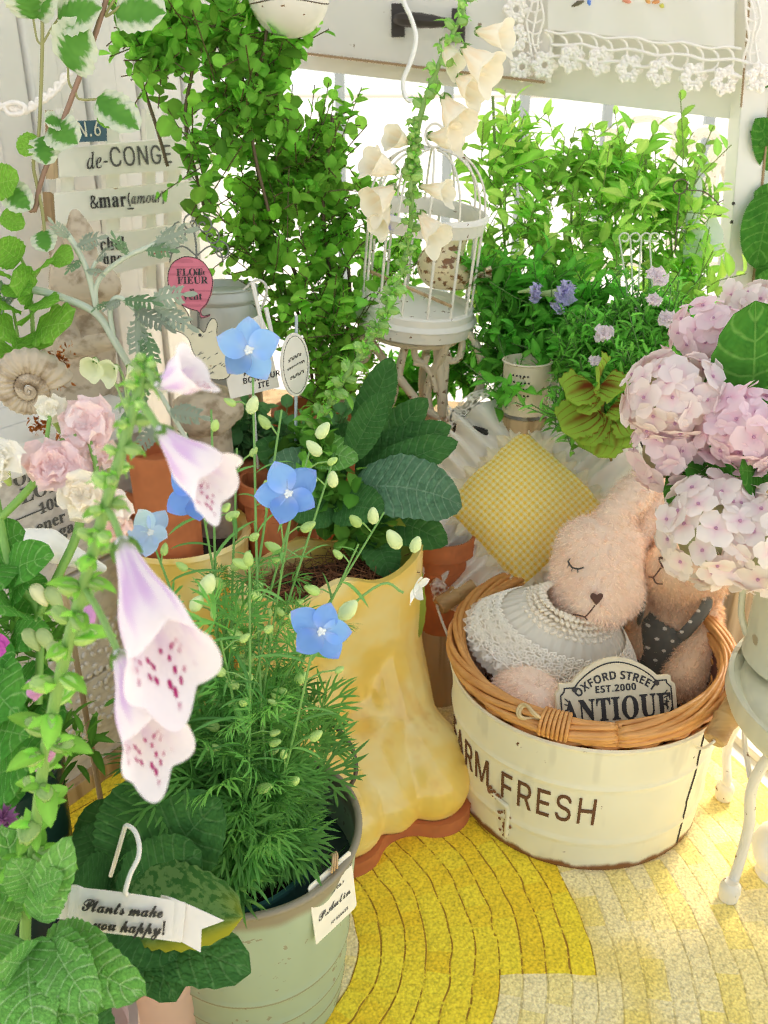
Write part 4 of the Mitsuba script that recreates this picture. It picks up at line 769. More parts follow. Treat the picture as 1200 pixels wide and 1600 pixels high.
def sgtext(t, px, py, h, st, ink, sl=0.0, bold=0, nm=None):
    m = lettering(t, h, st, 0.0005, 0.06, bold, sl); fn = nrm(np.cross(dx, dz)); fn = fn if fn[1] < 0 else -fn
    d1 = SG(px, py) - SG(px, py + 40) ; x1 = nrm(SG(px + 60, py - 4) - SG(px, py)); z1 = nrm(d1 - x1 * (d1 @ x1)); fn = nrm(np.cross(x1, z1))
    add('lettering', on_plane(m, SG(px, py) + fn * 0.0010, x1, z1), ink, sg, smooth=False)
sgtext('de-', 136, 264, 0.020, 'italic', black); sgtext('CONGE', 171, 261, 0.024, 'sans', greyink); sgtext('&', 140, 326, 0.016, 'italic', black); sgtext('mar_', 154, 325, 0.020, 'serif', black); sgtext('(amour)', 199, 319, 0.015, 'italic', black)
sgtext('chel', 156, 392, 0.018, 'serif', black); sgtext('nne', 160, 413, 0.016, 'serif', black)
add('scribble', MB().tube([SG(*p) + [0.002, -0.004, 0] for p in ((236, 398), (243, 394), (258, 392), (252, 389), (258, 392), (252, 397))], 0.0008, 4, c=(0.6, 0.05, 0.04)), vcm, sg)
bp = thing('blue_plate', 'small blue house number plate above the slatted sign', 'sign'); fn = nrm(np.cross(dx, dz)); fn = fn if fn[1] < 0 else -fn
def BPp(px, py): return SG(px, py) + fn * 0.014
add('plate', quadpanel([BPp(104, 222), BPp(155, 220), BPp(154, 187), BPp(104, 189)], 0.004), M('plate_blue', two(pr((0.055, 0.13, 0.19), 0.4))), bp, smooth=20)
add('lettering', on_plane(lettering('N.6', 0.017, 'sans', 0.0005, 0.08), BPp(108, 214) + fn * 0.0012, dx, dz), M('cream_ink', two(pr((0.75, 0.72, 0.62), 0.5))), bp, smooth=False)
cd = thing('cord', 'white twisted cord tied across the planks at the far left', 'cord')
for ph in (0, np.pi): 
    P = pl([(-20, 168), (10, 165), (35, 172), (60, 158), (85, 140), (110, 108)], 1.12, 50); s_ = np.linspace(0, 40, 50) + ph; add('strand', MB().tube(P + np.stack([0.002 * np.cos(s_), 0 * s_, 0.003 * np.sin(s_)], 1), 0.0028, 6), thr, cd, smooth=True)
add('loop', MB().tube(pl([(5, 165), (15, 178), (35, 176), (38, 165), (20, 160), (5, 165)], 1.115, 30), 0.0026, 6), thr, cd, smooth=True)
# ---------------------------------------------------------------- lettered crate with things on it
cr = thing('wooden_crate', 'tall white wooden crate lettered LOIS 1087 at the left edge', 'crate')
A0, A1 = np.array([-0.455, 0.760]), np.array([-0.290, 1.012]); cdv = nrm(A1 - A0); cnv = np.array([cdv[1], -cdv[0]]); CH = 0.47
cwm = M('crate_grey', two(pr(proc(woodgrain((0.66, 0.62, 0.55), (0.50, 0.46, 0.40), 0)), 0.65)))
D3 = np.array([cdv[0], cdv[1], 0]); N3 = np.array([cnv[0], cnv[1], 0]); LW = np.linalg.norm(A1 - A0)
for k_, (z0, z1) in enumerate(((0.30, 0.44), (0.155, 0.295), (0.012, 0.15))):
    c = np.append((A0 + A1) / 2, (z0 + z1) / 2) - N3 * 0.006; add('panel', moved(rbox(LW, z1 - z0, 0.012, 0.002), np.stack([D3, [0, 0, 1.0], np.cross(D3, [0, 0, 1.0])], 1), c), cwm, cr, smooth=30)
for k_ in range(4):
    c = np.append((A0 + A1) / 2, CH - 0.008) - N3 * (-0.004 + 0.031 + 0.062 * k_); add('lid_board', moved(rbox(LW + 0.012, 0.060, 0.016, 0.002), np.stack([D3, np.cross([0, 0, 1.0], D3), [0, 0, 1.0]], 1), c), whitewood, cr, smooth=30)
c = np.append((A0 + A1) / 2, 0.45) + N3 * 0.003; add('top_rail', moved(rbox(LW, 0.022, 0.014, 0.002), np.stack([D3, [0, 0, 1.0], np.cross(D3, [0, 0, 1.0])], 1), c), whitewood, cr, smooth=30)
c = np.append((A0 + A1) / 2, 0.018) + N3 * 0.006; add('base_rail', moved(rbox(LW, 0.026, 0.014, 0.002), np.stack([D3, [0, 0, 1.0], np.cross(D3, [0, 0, 1.0])], 1), c), edgewood, cr, smooth=30)
for q in (A1, A1 - cnv * 0.245): add('corner_post', moved(rbox(0.02, 0.02, CH - 0.028, 0.002), np.stack([D3, np.cross([0, 0, 1.0], D3), [0, 0, 1.0]], 1), np.append(q - cnv * 0.002 + cdv * -0.012, (CH - 0.01) / 2 + 0.004) - N3 * 0.012), cwm, cr, smooth=30)
c = np.append(A1 - cnv * 0.125, 0.23); add('side', moved(rbox(0.21, 0.43, 0.010, 0.002), np.stack([N3, [0, 0, 1.0], np.cross(N3, [0, 0, 1.0])], 1), c), cwm, cr, smooth=30)
def crp(px, py):
    d = ray(px, py); o = np.append(A0, 0) + N3 * 0.0012; t = ((o - CAM) @ N3) / (d @ N3); return CAM + d * t
for tt, px, py, h, st in (('LOIS T', 34, 788, 0.0175, 'serif'), ('OI', 22, 762, 0.015, 'serif'), ('1087', 62, 804, 0.0125, 'serif'), ('ener un', 58, 834, 0.0145, 'serif'), ('lega', 76, 848, 0.0145, 'serif')):
    add('lettering', on_plane(lettering(tt, h, st, 0.0005), crp(px, py), D3, [0, 0, 1.0]), greyink, cr, smooth=False)
add('rule', moved(rbox(0.05, 0.0016, 0.0006, 0.0002), np.stack([D3, [0, 0, 1.0], np.cross(D3, [0, 0, 1.0])], 1), crp(42, 806)), greyink, cr)
# pebble relief lower on the crate face
pbm = M('pebble_white', two(pr((0.68, 0.65, 0.60), 0.6)))
r_ = np.random.default_rng(8); tem = trimesh.creation.icosphere(1, 1.0); pts = []
for _ in range(2600):
    p = np.array([r_.uniform(0.02, LW - 0.01), r_.uniform(0.07, 0.22)])
    if all((abs(p - q) / [0.0066, 0.0092]).max() > 1 for q in pts) and len(pts) < 280: pts.append(p)
for p in pts:
    a_ = r_.uniform(0, 3.14); c, s_ = math.cos(a_), math.sin(a_); v = tem.vertices * [0.0048, 0.0033, 0.002] @ np.array([[c, s_, 0], [-s_, c, 0], [0, 0, 1]])
    add('pebble', (v @ np.stack([D3, [0, 0, 1.0], N3], 1).T + np.append(A0, 0) + D3 * p[0] + np.array([0, 0, p[1]]) + N3 * 0.001, tem.faces), pbm, cr, smooth=True)
shl = thing('spiral_shell', 'large ribbed cream spiral shell lying on the crate', 'shell'); c = at(44, 606, 0.865)
q = np.linspace(0, 1, 800); th = q * 2.9 * 2 * np.pi; rr = 0.034 * np.exp(-1.45 * (q)) * (1 - q * 0.92); ax_, ay_, az_ = nrm([0.9, 0.4, 0.1]), nrm([-0.15, -0.15, 1.0]), nrm([0.35, -0.9, 0.1])
P = c + np.cos(th)[:, None] * (rr * 0.86)[:, None] * ax_ + np.sin(th)[:, None] * rr[:, None] * ay_ + (0.026 * q)[:, None] * az_
add('body', MB().add(*tube(P, (rr * 0.44 + 0.0006) * (1 + 0.06 * np.sin(th * 26)), 16)), stonem, shl, smooth=True)
st = thing('stone_figurine', 'weathered cream stone rabbit figurine with a raised ear behind the dusty miller', 'statue')
Y0 = 1.06
J = {'ear': (at(118, 335, Y0), .006), 'ear2': (at(124, 372, Y0), .018), 'ear3': (at(128, 402, Y0), .017), 'h': (at(122, 440, Y0 - .01), .032), 'sn': (at(158, 445, Y0 - .04), .022), 'e2': (at(78, 360, Y0 + .03), .010), 'e3': (at(100, 400, Y0 + .02), .016), 'nk': (at(115, 485, Y0), .026), 'b': (at(125, 540, Y0), .042), 'b2': (at(120, 590, Y0), .046), 's': (at(98, 500, Y0 - .02), .016), 'el': (at(112, 545, Y0 - .06), .012), 'ha': (at(165, 535, Y0 - .07), .010), 's2': (at(150, 505, Y0), .016)}
t_ = hullball(J, [('ear', 'ear2'), ('ear2', 'ear3'), ('ear3', 'h'), ('h', 'sn'), ('e2', 'e3'), ('e3', 'h'), ('h', 'nk'), ('nk', 'b', 's', 's2'), ('b', 'b2'), ('s', 'el'), ('el', 'ha')], 0.006, 8)
t_.vertices += t_.vertex_normals * (0.004 * (nfbm(t_.vertices * 60, 3)[:, None] - 0.5)); add('body', t_, stonem, st, smooth=True)
b0 = J['b2'][0]; add('plinth', lathe([(0, 0.0), (0.055, 0.0), (0.052, -0.03), (0.06, -0.05), (0.06, -0.40)], 24, [b0[0], b0[1], b0[2] - 0.02]), stonem, st, smooth=40)
wb = thing('wooden_bird', 'smooth white painted wooden bird lying before the lettered crate', 'ornament')
J = {'a': (at(40, 850, .70), .014), 'b': (at(75, 852, .705), .015), 'c': (at(110, 868, .71), .010), 'd': (at(160, 888, .72), .004)}
t_ = hullball(J, [('a', 'b'), ('b', 'c'), ('c', 'd')], 0.005, 6); add('body', t_, whitewood2, wb, smooth=True)
# ---------------------------------------------------------------- plant picks and tags
pk = thing('plant_pick', 'flat wooden rabbit plant pick holding a pink balloon lettered FLOR FLEUR Vent', 'plant pick')
Yk = 1.02; o = at(296, 445, Yk); kx, ky_ = nrm([1, 0.06, 0]), nrm([-0.02, 0.35, 1.0]); PXS = np.linalg.norm(at(306, 445, Yk) - o) / 10
def KP(pts): return np.array([((x - 296) * PXS, (445 - y) * PXS * 1.02) for x, y in pts])
def kput(m, dz=0.0): return on_plane(m, o + nrm(np.cross(kx, ky_)) * dz, kx, ky_)
bal = spline([(296, 403), (318, 410), (332, 432), (331, 455), (322, 475), (313, 484), (316, 492), (326, 490), (325, 493), (312, 496), (308, 486), (290, 480), (270, 464), (263, 440), (268, 418), (280, 407)], 60, True)
add('balloon', kput(prism(KP(bal), 0.003)), M('balloon_pink', two(pr(proc(lambda p, n, uv: mix(mi.Color3f(0.62, 0.17, 0.23), mi.Color3f(0.45, 0.10, 0.15), smoothstep(0.58, 0.66, noise(p.x * 30 + p.z * 90, p.z * 400, 0)) * 0.6)), 0.6))), pk, smooth=False)
m = Polygon(KP(bal)).buffer(0); add('outline', kput(prism(m.difference(m.buffer(-0.0008)), 0.0005), 0.0031), black, pk, smooth=False)
for tt, x, y, h, stl in (('FLOT', 277, 432, 0.0078, 'serif'), ('mit', 307, 431, 0.005, 'serif'), ('FIEUR', 278, 444, 0.0078, 'serif'), ('V5', 297, 456, 0.003, 'bold'), ('Vent', 285, 468, 0.0078, 'serif')):
    m = lettering(tt, h, stl, 0.0005); kk_ = KP([(x, y)])[0]; add('lettering', kput(moved(m, None, (kk_[0], kk_[1], 0)), 0.0031), black, pk, smooth=False)
rab = [(272, 470), (282, 474), (292, 488), (297, 504), (309, 511), (316, 516), (322, 503), (330, 495), (337, 503), (336, 520), (342, 540), (352, 552), (356, 570), (352, 585), (340, 590), (322, 588), (310, 577), (304, 560), (296, 545), (292, 530), (286, 522), (276, 516), (258, 510), (254, 503), (268, 499), (284, 503), (280, 492), (272, 480)]
M('pick_wood', two(pr((0.72, 0.66, 0.48), 0.6)))
rp = Polygon(KP(spline(rab, 110, True))).buffer(0); add('rabbit', kput(prism(rp, 0.003), -0.0045), 'mat_pick_wood', pk, smooth=False)
add('outline', kput(prism(rp.difference(rp.buffer(-0.0007)), 0.0005), -0.0014), black, pk, smooth=False)
hl = MB(); r_ = np.random.default_rng(5)
for _ in range(60):
    x, y = r_.uniform(270, 352), r_.uniform(475, 588)
    if rp.buffer(-0.002).contains(Point(*KP([(x, y)])[0])): q0, q1 = KP([(x, y), (x + r_.uniform(3, 7), y - r_.uniform(1, 6))]); hl.tri(kput(moved(beam([*q0, 0], [*q1, 0], 0.0006, 0.0004, r=0.0001), None, (0, 0, 0.0002)), -0.0014))
add('hatching', hl, black, pk, smooth=False, kind='stuff')
add('eye', kput(moved(trimesh.creation.cylinder(0.0018, 0.0006), None, (*KP([(309, 521)])[0], 0)), -0.0012), black, pk)
add('stick', MB().tube([o + kx * 0.02 - ky_ * 0.09 - [0, -0.002, 0], at(325, 640, Yk) - [0, 0, 0.05]], 0.0016, 6), edgewood, pk)
tgv = thing('lettered_tag', 'white square garden tag lettered VOUS BONHEUR behind the top blue flower', 'tag')
Yt = 1.0; o = at(352, 625, Yt); tx2, ty2 = nrm(at(442, 610, Yt + 0.03) - at(368, 628, Yt)), nrm([0.02, 0.2, 1.0]); ps_ = np.linalg.norm(at(362, 625, Yt) - o) / 10
def t2(m, x, y, dz=0.0): return on_plane(moved(m, None, (x * ps_, y * ps_, 0)), o + nrm(np.cross(tx2, ty2)) * dz, tx2, ty2)
whp = M('white_paint', two(pr((0.78, 0.75, 0.69), 0.5)))
add('panel', t2(prism(np.array([(8, 0), (92, 0), (88, 100), (84, 118), (34, 104), (8, 96)]) * ps_, 0.002), 0, 0), whp, tgv, smooth=False)
for x, y0, y1 in ((80, 98, 168), (94, 60, 126)): add('frame_bar', t2(prism(np.array([(0, 0), (5, 0), (3, y1 - y0), (-3, y1 - y0)]) * ps_, 0.003), x, y0), whp, tgv, smooth=False)
for tt, x, y in (('ITE', 58, 58), ('VOUS', 14, 42), ('AU', 36, 30), ('BONHEUR', 32, 18), ('ITE', 56, 6)): add('lettering', t2(lettering(tt, 0.0068, 'bold', 0.0004, 0, 0, 0.1), x, y, 0.0021), black, tgv, smooth=False)
add('stake', MB().tube([o + tx2 * 0.035, o + tx2 * 0.035 - [0, 0, 0.12]], 0.0016, 6), whp, tgv)
ov = thing('oval_tag', 'white oval garden tag with lettering beside the small leaved shrub', 'tag')
o = at(460, 570, 1.0); ox, oy = nrm([0.55, 0.75, 0.15]), nrm([0.12, 0.1, 1.0]); th = np.linspace(0, 2 * np.pi, 48, endpoint=False)
def t3(m, dz=0.0): return on_plane(m, o + nrm(np.cross(ox, oy)) * dz, ox, oy)
E = Polygon(np.stack([0.024 * np.cos(th), 0.038 * np.sin(th)], 1)); add('plate', t3(prism(E, 0.002)), whp, ov, smooth=False)
e2 = E.buffer(-0.003); add('border', t3(prism(e2.difference(e2.buffer(-0.0005)), 0.0004), 0.0021), greyink, ov, smooth=False)
for j, hw in enumerate((.011, .015, .012)):
    q = np.linspace(-1, 1, 60); P2_ = np.stack([q * hw, .010 - .011 * j + .0022 * np.sin(q * hw * 2600 + j) * np.sign(np.sin(q * 40 + j)), 0 * q], 1); e_ = nrm(np.cross(ox, oy)); add('worn_lettering', MB().tube(o + P2_[:, :1] * nrm(ox) + P2_[:, 1:2] * np.cross(e_, nrm(ox)) + e_ * .0023, .0003, 4), greyink, ov)
add('stake', MB().tube([o + [0.004, 0.006, 0.055], o + [0, 0.006, -0.03], o + [-0.004, 0.006, -0.12]], 0.0019, 6, c=(0.45, 0.52, 0.58)), vcm, ov)
jg = thing('metal_jug', 'pale grey metal jug with a wire handle behind the balloon plant pick', 'jug'); c = at(350, 480, 1.22)
v, f = lathe([(0, -0.10), (0.040, -0.10), (0.047, -0.04), (0.046, 0.0), (0.044, 0.008), (0.047, 0.012), (0.048, 0.016), (0.0455, 0.026), (0.048, 0.028), (0.044, 0.03), (0.042, 0.02), (0, 0.0)], 48, c); add('body', (v, f), M('jug_grey', two(pr((0.55, 0.56, 0.50), 0.4, metallic=0.15))), jg, smooth=40)
add('handle', MB().tube(pl([(378, 455), (400, 438), (415, 445), (415, 465), (404, 490)], 1.19, 24), 0.0018, 6), whiteiron, jg, smooth=True)
sc_ = thing('wire_scroll', 'dark wire scroll ornament standing above the balloon plant pick', 'ornament')
for i, (x, y, s_) in enumerate(((282, 362, 1), (330, 370, -1), (268, 385, 1), (345, 392, -1), (300, 350, 1), (318, 352, -1))):
    add('scroll', MB().tube(np.vstack([scroll(at(x, y, 1.18), 0.012, 1.2, 1.6, 26, (s_, 0, 0), (0, 0, 1)), ]), 0.0011, 5), M('grey_wire', two(pr((0.20, 0.21, 0.19), 0.5))), sc_, smooth=True)
add('stem', MB().tube(pl([(300, 350), (306, 380), (308, 430), (310, 520)], 1.18, 12), 0.0013, 5), 'mat_grey_wire', sc_)
for i, s_ in enumerate((-1, 1)): add('arm', MB().tube(pl([(307, 400), (307 + 20 * s_, 385), (307 + 36 * s_, 392), (307 + 42 * s_, 410)], 1.18, 14), 0.0011, 5), 'mat_grey_wire', sc_, smooth=True)
# ================================================================ plants
G_DARK, G_MID, G_LITE, G_LIME = np.array([.05, .17, .035]), np.array([.20, .49, .075]), np.array([.33, .70, .12]), np.array([.40, .62, .09])
def veinleaf(name, c0, c1, cv, nv=11, rel=0.0010, rough=0.5, trans=0.5, cut=1.6):
    """leaf material with side veins in the blade's own uv (x along the blade, y across it)"""
    def vein(uv):
        s_ = dr.abs(uv.y - 0.5) * 2; a = (uv.x * nv - s_ * cut + 0.35 * (noise(uv.x * 7, uv.y * 6, 0) - .5)); fr = a - dr.floor(a); side = dr.minimum(fr, 1 - fr)
        return dr.minimum(side * 2.0, s_ * 6.0)
    def col(p, n, uv):
        k = fbm(p.x * 60, p.y * 60, p.z * 60, 3); c = mix(mi.Color3f(c0), mi.Color3f(c1), k)
        return mix(mi.Color3f(cv), c, 0.35 + 0.65 * smoothstep(0.0, 0.16 + 0.2 * noise(uv.x * 9, uv.y * 7, 5), vein(uv))) * (0.86 + 0.28 * noise(uv.x * 30, uv.y * 18, 2))
    def h(p, n, uv):
        q, q2, _ = voronoi(uv.x * 24, uv.y * 13)
        return 0.7 * smoothstep(0.0, 0.6, vein(uv)) + 0.9 * smoothstep(0.0, 0.35, q2 - q)
    return M(name, bump({'type': 'principledthin', 'base_color': proc(col), 'roughness': rough, 'diff_trans': trans, 'eta': 1.4, 'spec_trans': 0.0}, h, rel, 6e-4))
foxleaf = veinleaf('foxglove_leaf', (.05, .17, .045), (.10, .27, .07), (.15, .31, .11), 12, 0.0016)
foxleaf2 = veinleaf('young_foxglove_leaf', (.15, .46, .07), (.30, .64, .16), (.56, .80, .38), 9, 0.0018)
hydleaf = veinleaf('hydrangea_leaf', (.05, .21, .03), (.10, .30, .04), (.20, .42, .09), 8, 0.0014)
palegl = veinleaf('grey_foxglove_leaf', (.09, .22, .11), (.17, .32, .19), (.27, .41, .27), 13, 0.0018)
def put_leaf(key, name, mat, base, tip, up, W, droop=0.6, nl=16, nw=8, col=None, label=None, **k):
    """one blade from base towards tip"""
    base, tip = np.asarray(base, float), np.asarray(tip, float); d = tip - base; L = np.linalg.norm(d) * (1 + 0.06 * abs(droop))
    v, f, uv = leaf(1, W / L, nl, nw, droop=droop, **k); R = frame(d, up)
    tip0 = v[uv[:, 0] > 0.999].mean(0); a = math.atan2(tip0[2], tip0[0]); c, s_ = math.cos(a), math.sin(a); v = v @ np.array([[c, 0, -s_], [0, 1, 0], [s_, 0, c]]).T[::1] if False else np.stack([c * v[:, 0] + s_ * v[:, 2], v[:, 1], -s_ * v[:, 0] + c * v[:, 2]], 1)
    v = v / np.linalg.norm(tip0) * np.linalg.norm(d); mb = MB(); mb.add(v @ R.T + base, f, col, uv); return add(name, mb, mat, key, smooth=True, label=label)
def bushy(key, name, tem, blobs, n, K, size, tlen, col, up=0.6, seed=1, spread=0.9, cj=0.22, stemcol=None, clump=None, out=0.7, sj=0.3, opp=False):
    """twigs through ellipsoid blobs [(centre, radii)], each carrying K leaves; leaves are one part past counting"""
    r = np.random.default_rng(seed); vol = np.array([np.prod(b[1]) for b in blobs])**0.7; w = r.choice(len(blobs), n, p=vol / vol.sum())
    C = np.array([b[0] for b in blobs])[w]; RR = np.array([b[1] for b in blobs])[w]; q = nrm(r.normal(0, 1, (n, 3))) * r.random((n, 1))**(0.42); S = C + q * RR
    d = nrm(q * out + np.array([0, 0, up]) + 0.45 * r.standard_normal((n, 3))); L = tlen * (0.6 + 0.8 * r.random(n)); bend = 0.5 * r.standard_normal((n, 3)) * L[:, None] * 0.4
    hue = jit(col, n, cj * 0.8, 0.05, r); pos, dirs, ups, sc, cc = [], [], [], [], []; ph = r.random(n) * 6.28; side0 = nrm(np.cross(d, r.standard_normal((n, 3)))); side1 = np.cross(d, side0)
    for k in range(K):
        t = (k + 0.5) / K; p = S + d * (L * (t - 0.5))[:, None] + bend * t * t; a = ph + (k * np.pi if opp and k % 2 else k * 2.4)
        rad = side0 * np.cos(a)[:, None] + side1 * np.sin(a)[:, None]
        pos.append(p); dirs.append(nrm(rad * spread + d * (0.35 + 0.5 * t) + 0.25 * r.standard_normal((n, 3)))); ups.append(nrm(d + np.array([0, -0.25, 0.7]) + 0.35 * r.standard_normal((n, 3)))); sc.append(size * (1 - sj + 2 * sj * r.random(n)) * (1.05 - 0.35 * t)); cc.append(hue * (1 + 0.35 * (t - 0.5) + 0.12 * r.standard_normal((n, 1))))
    mb = MB(); scatter(mb, tem, np.vstack(pos), frames(np.vstack(dirs), np.vstack(ups)), np.concatenate(sc), np.clip(np.vstack(cc), 0.005, 0.9), vcol=tem[3] if len(tem) > 3 else None)
    add(name, mb, leafm, key, smooth=True, kind='stuff')
    if stemcol is not None:
        sb_ = MB()
        for i in range(n):
            P = S[i] + d[i] * (L[i] * (np.array([0, 0.5, 1]) - 0.5))[:, None] + bend[i] * np.array([0, 0.25, 1])[:, None]; sb_.tube(P, 0.0009, 3, c=stemcol)
        add('twigs', sb_, vcm, key, smooth=True, kind='stuff')
    return S
def ltem(*a, **k):
    v, f, uv = leaf(*a, **k); s_ = np.abs(uv[:, 1] - .5) * 2; return v, f, uv, (1.0 + 0.28 * np.exp(-(s_ / 0.15)**2) + 0.06 * (uv[:, 0] - .5))[:, None] * np.ones(3)
small = ltem(1, 0.78, 5, 2, a=.5, b=.55, fold=.25, droop=.5); lance = ltem(1, 0.42, 6, 2, a=.6, b=.9, fold=.3, droop=.7); narrow = ltem(1, 0.24, 5, 2, a=.6, b=.9, fold=.2, droop=.8)
def E(px, py, Y, rx, ry, rz=None):
    c = at(px, py, Y); k = np.linalg.norm(at(px + 10, py, Y) - c) / 10; return c, np.array([rx * k, (rz or min(rx, ry)) * k, ry * k * 1.02])
def vine(key, pts, Y, r, col=(.16, .12, .05), n=24, name='stem', mat=None): return add(name, MB().tube(pl(pts, Y, n), r, 6, c=col), vcm, key, smooth=True)
# ---- small leaved climber hanging at the upper left, and the shrub below it
t1 = thing('small_leaved_vine', 'small round leaved green vine hanging down from the top left', 'climber')
S = bushy(t1, 'leaves', small, [E(250, 20, 1.22, 62, 40), E(330, 60, 1.22, 95, 45), E(430, 85, 1.24, 45, 55), E(260, 95, 1.20, 48, 50), E(282, 170, 1.20, 32, 50), E(306, 250, 1.20, 22, 40), E(325, 320, 1.19, 16, 28), E(370, 150, 1.22, 48, 50), E(355, 215, 1.22, 22, 45), E(420, 180, 1.25, 42, 45), E(395, 260, 1.24, 30, 45), E(215, 50, 1.2, 26, 30), E(400, 20, 1.24, 60, 30)], 140, 8, 0.0225, 0.075, G_MID * [1.1, 1.05, .9], 0.1, 21, sj=.42, stemcol=(.10, .07, .03), opp=True)
for pts in ([(260, -20), (300, 90), (290, 190), (320, 330)], [(350, -20), (370, 80), (385, 160), (400, 250), (420, 330)], [(420, -20), (410, 90), (370, 190), (345, 260)], [(200, -20), (215, 100), (245, 200), (262, 260)]): vine(t1, pts, 1.22, 0.0022, (.11, .075, .035))
t2_ = thing('small_leaved_shrub', 'upright small leaved green shrub with wiry stems behind the balloon pick', 'shrub')
bushy(t2_, 'leaves', small, [E(495, 260, 1.30, 55, 70), E(440, 300, 1.28, 70, 65), E(520, 330, 1.30, 45, 75), E(440, 390, 1.26, 80, 60), E(525, 420, 1.28, 48, 70), E(470, 470, 1.26, 70, 50), E(520, 510, 1.22, 50, 60), E(400, 330, 1.28, 40, 60), E(500, 200, 1.33, 40, 30), E(500, 590, 1.18, 38, 60), E(580, 330, 1.40, 30, 60), E(590, 430, 1.40, 35, 60), E(640, 400, 1.46, 40, 60), E(620, 300, 1.46, 30, 40), E(570, 540, 1.36, 35, 60),  E(540, 560, 1.2, 30, 60)], 275, 8, 0.0215, 0.085, G_MID * [1.2, 1.1, .9], 0.55, 22, sj=.42, stemcol=(.10, .07, .03), opp=True)
for pts in ([(500, 640), (480, 480), (430, 350), (405, 200), (395, 110)], [(510, 640), (520, 480), (505, 330), (520, 180)], [(495, 640), (470, 500), (420, 420), (390, 330)], [(505, 640), (545, 500), (540, 360)]): vine(t2_, pts, 1.28, 0.0026, (.09, .06, .03))
c = at(505, 655, 1.22); v, f = lathe([(0, -0.2), (0.05, -0.2), (0.07, 0.0), (0.074, 0.0), (0.074, 0.015), (0.066, 0.015), (0.06, 0.0), (0, 0.0)], 36); v[:, 2] = np.where(v[:, 2] < -0.1, 0.012 - c[2], v[:, 2]); add('pot', (v + c, f), terracotta, t2_, smooth=40)
# ---- plants behind the window
w1 = thing('leafy_window_plant', 'bright green leafy plant standing in the window light at the upper right', 'plant')
bushy(w1, 'leaves', lance, [E(790, 260, 1.42, 55, 60), E(790, 350, 1.40, 60, 60), E(880, 300, 1.42, 70, 70), E(960, 285, 1.42, 55, 55), E(970, 360, 1.40, 75, 60), E(1045, 310, 1.42, 55, 60), E(1060, 400, 1.40, 55, 55), E(880, 390, 1.38, 80, 45), E(760, 420, 1.38, 40, 50), E(1010, 250, 1.46, 25, 25), E(1090, 440, 1.36, 40, 40)], 225, 8, 0.036, 0.085, G_LITE * [1.25, 1.05, 1.1], 0.8, 31, sj=.42, stemcol=(.20, .28, .07), opp=True)
for pts in ([(800, 600), (790, 400), (775, 250), (770, 150)], [(900, 600), (890, 400), (900, 260)], [(980, 600), (965, 400), (955, 220)], [(1060, 600), (1050, 400), (1035, 270)], [(1010, 600), (1005, 400), (1010, 230)]): vine(w1, pts, 1.43, 0.0022, (.18, .26, .07))
w2 = thing('petunia_plant', 'dark green petunia with double lilac flowers beside the bird cage', 'plant')
bushy(w2, 'leaves', lance, [E(780, 450, 1.27, 55, 45), E(850, 470, 1.26, 60, 50), E(800, 540, 1.24, 48, 50), E(850, 545, 1.22, 55, 45), E(785, 590, 1.2, 25, 40), E(920, 470, 1.28, 50, 40), E(800, 600, 1.16, 26, 22), E(690, 560, 1.44, 40, 50), E(640, 600, 1.44, 40, 50), E(740, 560, 1.40, 30, 50)], 240, 8, 0.032, 0.07, G_MID * [.75, .95, .8], 0.5, 32, stemcol=(.10, .20, .05), opp=True)
w3 = thing('trailing_petunia', 'bushy trailing plant with small pale pink flowers under the window', 'plant')
bushy(w3, 'leaves', narrow, [E(960, 560, 1.14, 65, 50), E(930, 620, 1.10, 60, 40), E(1010, 500, 1.20, 65, 45), E(1050, 560, 1.14, 55, 55), E(900, 560, 1.14, 35, 40), E(1000, 600, 1.08, 50, 40), E(900, 660, 1.05, 50, 25), E(980, 650, 1.05, 50, 30), E(870, 640, 1.07, 15, 20)], 440, 10, 0.024, 0.055, G_MID * [.9, 1.0, 1.0], 0.7, 33, stemcol=(.10, .20, .05))
pt = thing('cream_pot', 'rusty cream pot with punched holes half hidden beside the cushion', 'pot'); c = at(822, 600, 1.17)
v, f = lathe(np.array([(0, -0.055), (0.044, -0.055), (0.047, 0.045), (0.050, 0.048), (0.046, 0.05), (0.042, 0.03), (0, 0.03)]) * 0.68, 40, c); add('body', (v, f), creamiron, pt, smooth=40); hb_ = MB()
for i in range(6):
    for j in range(4): a_ = -0.9 + 0.16 * i + 0.05 * (j % 2); hb_.tri(trimesh.creation.icosphere(1, 0.0022).apply_scale(.7).apply_translation(c + 0.68 * np.array([0.0462 * math.sin(a_), -0.0462 * math.cos(a_), 0.028 - 0.013 * j])))
add('punched_holes', hb_, black, pt, kind='stuff')
dp = thing('plastic_pot', 'black plastic nursery pot in the dark behind the cushion', 'pot'); c = at(770, 690, 1.22); v, f = lathe([(0, -0.07), (0.05, -0.07), (0.06, 0.03), (0.063, 0.03), (0.063, 0.04), (0.056, 0.04), (0, 0.03)], 40, c); add('body', (v, f), M('black_plastic', two(pr((0.012, 0.012, 0.012), 0.5))), dp, smooth=40)  # pot added as dark shadow, so the white frill stands out
dp = thing('plastic_pot', 'black plastic pot behind the top right corner of the cushion', 'pot'); c = at(872, 705, 1.24); v, f = lathe([(0, -0.06), (0.06, -0.06), (0.072, 0.05), (0.075, 0.05), (0.075, 0.06), (0.066, 0.06), (0, 0.045)], 40, c); add('body', (v, f), 'mat_black_plastic', dp, smooth=40)  # another added pot, its black standing in for shade behind the frill
